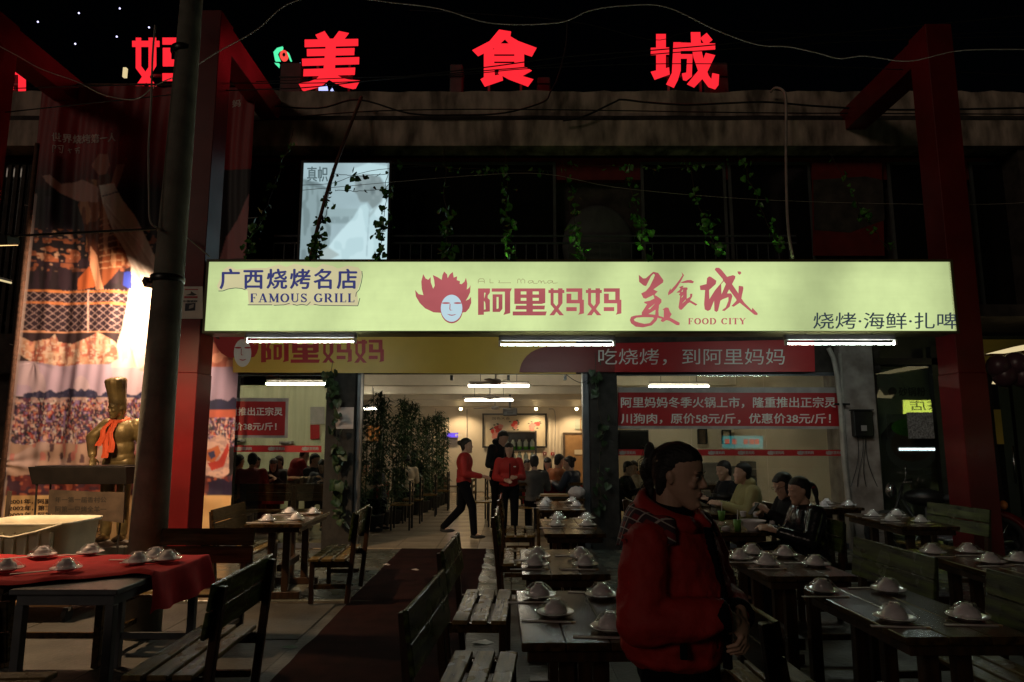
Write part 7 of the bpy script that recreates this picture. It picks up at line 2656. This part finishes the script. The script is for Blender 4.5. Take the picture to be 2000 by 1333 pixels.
bm_ = fig_meshes(bendJ, .012, 'short', head_rot=(R(25), 0, 0))
person(bm_, 'staff member in red jacket bending over a table behind the left glass', (P(575, 905, 12.9).x, 12.9, IN_Z), 130, {'jack': 'jacket_red'}, .93)

person(sitD, 'man in a pale tan jacket seated at the hotpot table looking left', (P(1462, 905, 8.15).x, 8.15, .02), -88, {'jack': 'jacket_tan'}, 1.03)
person(sitA, 'man in dark clothes seated behind the man in tan', (P(1424, 905, 9.0).x, 9.0, .02), -80, {'jack': 'jacket_dark'}, 1.03)
tq = person(sitC, 'woman in a glossy black puffer jacket with ponytail and red hair tie, looking left', (P(1578, 950, 6.22).x, 6.22, 0), -86, {'jack': 'puffer_black'}, 1.0)
obj('hair_tie', MB().lathe([(.022, -.012), (.028, 0), (.022, .012)], 14, (0, .045, 1.17)), 'paint_red', tq, smooth=True)
tq = person(sitB, 'woman in black with glasses looking down at a phone at the two women table', (P(1548, 945, 6.85).x, 6.85, 0), -80, {'jack': 'jacket_dark'}, 1.02)
hh = Matrix.Translation(jb['head']) @ Euler((R(20), 0, 0)).to_matrix().to_4x4()
g = MB()
for s in (-1, 1):
    c = hh @ V3(s * .031, -.098, .004)
    ring = [c + hh.to_3x3() @ V3(.019 * math.cos(a * .6283), 0, .015 * math.sin(a * .6283)) for a in range(11)]
    g.tube(ring, .0016, 5)
    g.tube([hh @ V3(s * .05, -.098, .004), hh @ V3(s * .078, -.01, .004)], .0015, 5)
obj('glasses', g, 'steel', tq)
obj('phone', MB().obox(Matrix.Translation((.02, -.44, .93)) @ Matrix.Rotation(R(50), 4, 'X'), .07, .14, .008), 'dark_frame', None, label='dark phone held by the woman with glasses', cat='phone', bevel=.002)
ph = bpy.context.scene.objects['phone']
ph.matrix_world = Matrix.Translation((P(1548, 945, 6.85).x, 6.85, 0)) @ Matrix.Rotation(R(-80), 4, 'Z')

# --- bronze cook on his plinth
so_ = Vector((P(232, 900, 9.35).x, 9.35, .24))
sc_ = 1.21
toL = lambda p: (p - so_) / sc_
tgt = toL(P(180, 900, 9.05))
SJ = dict(STAND)
SJ.update(head=(-.02, -.08, 1.47), neck=(-.01, -.02, 1.34), chest=(0, -.02, 1.2), wrR=tuple(tgt + V3(0, 0, .05)), elR=tuple((Vector((-.18, -.02, 1.27)) + tgt) / 2 + V3(-.09, .02, .06)), elL=(.25, .04, 1.05), wrL=(.24, -.06, .84))
sm_ = fig_meshes(SJ, .010, 'short', head_rot=(R(10), 0, R(-28)), hand_n=(0, 0, -1))
st = T('cook_statue', 'bronze statue of a cook with tall hat and orange red scarf leaning on the trough', 'statue', so_, 0)
st.scale = (sc_,) * 3
for k in ('body', 'jacket', 'trousers', 'shoeL', 'shoeR', 'hair'):
    me = sm_[k]
    me.materials.clear()
    me.materials.append(MATS['bronze'])
    o = bpy.data.objects.new({'shoeL': 'shoe', 'shoeR': 'shoe'}.get(k, k), me)
    C.objects.link(o)
    o.parent = st
HM = Matrix.Translation(SJ['head']) @ Euler((R(10), 0, R(-28))).to_matrix().to_4x4()
g = MB()
n = 40
prof = [(.083, .045), (.086, .075), (.084, .105), (.088, .18), (.098, .26), (.102, .30), (.092, .325), (.05, .34), (.001, .342)]
vs = []
for i, (r, z) in enumerate(prof):
    for k in range(n):
        a = 2 * math.pi * k / n
        q = r * (1 + (.06 * math.cos(a * 12) if i > 2 else 0))
        vs.append(HM @ V3(q * math.cos(a), .012 + q * math.sin(a) * 1.08, z))
fs = []
for i in range(len(prof) - 1):
    for k in range(n):
        a, b = i * n + k, i * n + (k + 1) % n
        fs.append((a, b, b + n, a + n))
g.add(vs, fs)
obj('cook_hat', g, 'bronze', st, smooth=True)
g = MB()
nk = Vector(SJ['neck'])
g.tube([nk + V3(.085 * math.cos(a * .5236), -.01 + .085 * math.sin(a * .5236), -.01 + .02 * math.sin(a * .5236)) for a in range(13)], .026, 10)
for k, (dx, ln) in enumerate(((-.03, .40), (.02, .34), (-.065, .27))):
    a = nk + V3(dx * .6, -.10, -.02)
    q = []
    for i in range(9):
        s = i / 8
        q.append(a + V3(dx * s * .9 + .012 * math.sin(s * 9 + k), -.075 * math.sin(min(1, s * 2) * 1.57) - .01 * k, -ln * s))
    for (p0, p1, i) in zip(q, q[1:], range(8)):
        w = .022 + .016 * i / 8
        g.add([p0 + V3(-w, 0, 0), p0 + V3(0, -.015, 0), p0 + V3(w, 0, 0), p1 + V3(-w - .002, 0, 0), p1 + V3(0, -.015, 0), p1 + V3(w + .002, 0, 0)], [(0, 1, 4, 3), (1, 2, 5, 4)])
obj('scarf', g, 'scarf_red', st, fix=False)
ln_ = (bpy.data.objects['scarf']) if 'scarf' in bpy.data.objects else None
obj('plinth', MB().box(so_.x - .34, so_.x + .34, so_.y - .3, so_.y + .3, 0.0, .235), 'concrete_pole', None, bevel=.015, label='low concrete plinth under the bronze cook', cat='plinth')

# --- motorcycles parked before the neighbour shop
def motorcycle(label, loc, rz):
    t = T('motorcycle', label, 'motorcycle', loc, R(rz), 'motorcycles parked before the neighbour shop')
    for x in (-.62, .62):
        w = MB()
        ring = [(x + .27 * math.cos(a * .2618), 0, .30 + .27 * math.sin(a * .2618)) for a in range(25)]
        w.tube(ring, .045, 8, caps=False)
        wo = obj('wheel', w, 'rubber', t, smooth=True)
        h = MB().tube([(x, -.05, .30), (x, .05, .30)], .05, 12)
        for k in range(6):
            a = k * 1.047
            h.tube([(x, 0, .30), (x + .24 * math.cos(a), 0, .30 + .24 * math.sin(a))], .008, 5)
        obj('hub', h, 'steel', wo)
    obj('frame', MB().tube([(-.62, .06, .30), (-.2, .06, .42), (.25, .05, .40), (.45, .0, .80)], .02, 8).tube([(-.62, -.06, .30), (-.2, -.06, .42), (.25, -.05, .40), (.45, 0, .80)], .02, 8).tube([(.62, .07, .30), (.42, .05, .95)], .018, 8).tube([(.62, -.07, .30), (.42, -.05, .95)], .018, 8), 'dark_frame', t, smooth=True)
    obj('engine', MB().box(-.15, .2, -.12, .12, .25, .52).lathe([(.09, 0), (.1, .02), (.1, .16), (.08, .18)], 14, (.08, 0, .5)), 'grey_metal', t, bevel=.01)
    obj('tank', MB().ell((.16, 0, .80), (.26, .14, .12), 18, 12), 'dark_frame', t, smooth=True)
    obj('seat', MB().ell((-.32, 0, .80), (.36, .13, .07), 18, 10), 'rubber', t, smooth=True)
    obj('handlebar', MB().tube([(.30, -.36, 1.02), (.40, -.2, 1.0), (.42, 0, .97), (.40, .2, 1.0), (.30, .36, 1.02)], .014, 8), 'steel', t, smooth=True)
    for s in (-1, 1):
        obj('mirror', MB().tube([(.38, s * .26, 1.01), (.36, s * .32, 1.16)], .006, 6).ell((.36, s * .34, 1.19), (.015, .06, .04), 12, 8), 'steel', t, smooth=True)
    obj('headlight', MB().ell((.56, 0, .88), (.07, .10, .10), 16, 10), 'steel', t, smooth=True)
    obj('tail_light', MB().ell((-.70, 0, .74), (.05, .11, .06), 14, 8), 'amber', t, smooth=True)
    obj('mudguard', MB().tube([(-.62 + .33 * math.cos(R(a)), 0, .30 + .33 * math.sin(R(a))) for a in range(40, 175, 15)], .05, 8), 'paint_red', t, smooth=True)
    obj('exhaust', MB().tube([(.1, .14, .3), (-.2, .16, .25), (-.75, .18, .32)], [.025, .03, .045], 10), 'steel', t, smooth=True)
    return t


motorcycle('dark motorcycle with red parts between meter box and right red post', (5.72, 9.35, .02), 150)
motorcycle('dark motorcycle mostly hidden at the right edge beyond the red post', (7.1, 8.6, .02), 115)

# ------------------------------------------------------------------ lit signs across the street, seen as reflections in the glass
emit('far_sign_yellow', (.75, .9, .12), 5.0)
emit('far_sign_cyan', (.10, .75, .80), 1.5)
emit('far_sign_red', (1.0, .1, .08), 2.2)
emit('far_sign_violet', (.5, .2, .7), 5.0)


def mirrored(u, v, plane, Y):
    """where a lamp at depth Y must stand so that the glass at depth plane shows it at the picture point"""
    p = P(u, v, 2 * plane - Y)
    return Vector((p.x, Y, p.z))


t = T('street_sign', 'lit yellow shop sign across the street mirrored in the neighbour glass door', 'sign')
f = lambda u, v: mirrored(u, v, 10.35, -7.0)
flat('panel', [rect(1764, 782, 1846, 812)], f, 'far_sign_yellow', t)
v_, fs_ = font_mesh('茶店')
lo_, hi_ = v_.min(0), v_.max(0)
g = MB()
q0, q1 = f(1842, 802), f(1776, 783)
g.add([Vector((q0.x + (q1.x - q0.x) * (b - lo_[0]) / (hi_[0] - lo_[0]), -6.97, q0.z + (q1.z - q0.z) * (c - lo_[1]) / (hi_[1] - lo_[1]))) for b, c in v_], fs_)
obj('lettering', g, 'print_black', t, fix=False)
t = T('street_sign', 'lit cyan shop sign across the street mirrored in the right window', 'sign')
f = lambda u, v: mirrored(u, v, 10.3, -9.0)
flat('panel', [rect(1411, 852, 1490, 876)], f, 'far_sign_cyan', t)
g = MB()
for u in (1420, 1434, 1456, 1468, 1478):
    a, b = f(u - 4, 868), f(u + 4, 858)
    g.box(min(a.x, b.x), max(a.x, b.x), -8.98, -8.97, a.z, b.z)
obj('lettering', g, 'far_sign_red', t)
t = T('street_stall_lamp', 'long white tube lamp of a stall across the street, mirrored in the neighbour door', 'lamp')
f = lambda u, v: mirrored(u, v, 10.35, -3.0)
emit('stall_tube', (.8, .95, 1.0), 12.0)
a, b = f(1757, 878), f(1843, 878)
obj('tube', MB().tube([a, b], .045, 8), 'stall_tube', t)
obj('housing', MB().beam(a + Vector((0, -.1, .06)), b + Vector((0, -.1, .06)), .08, .06), 'dark_frame', t)
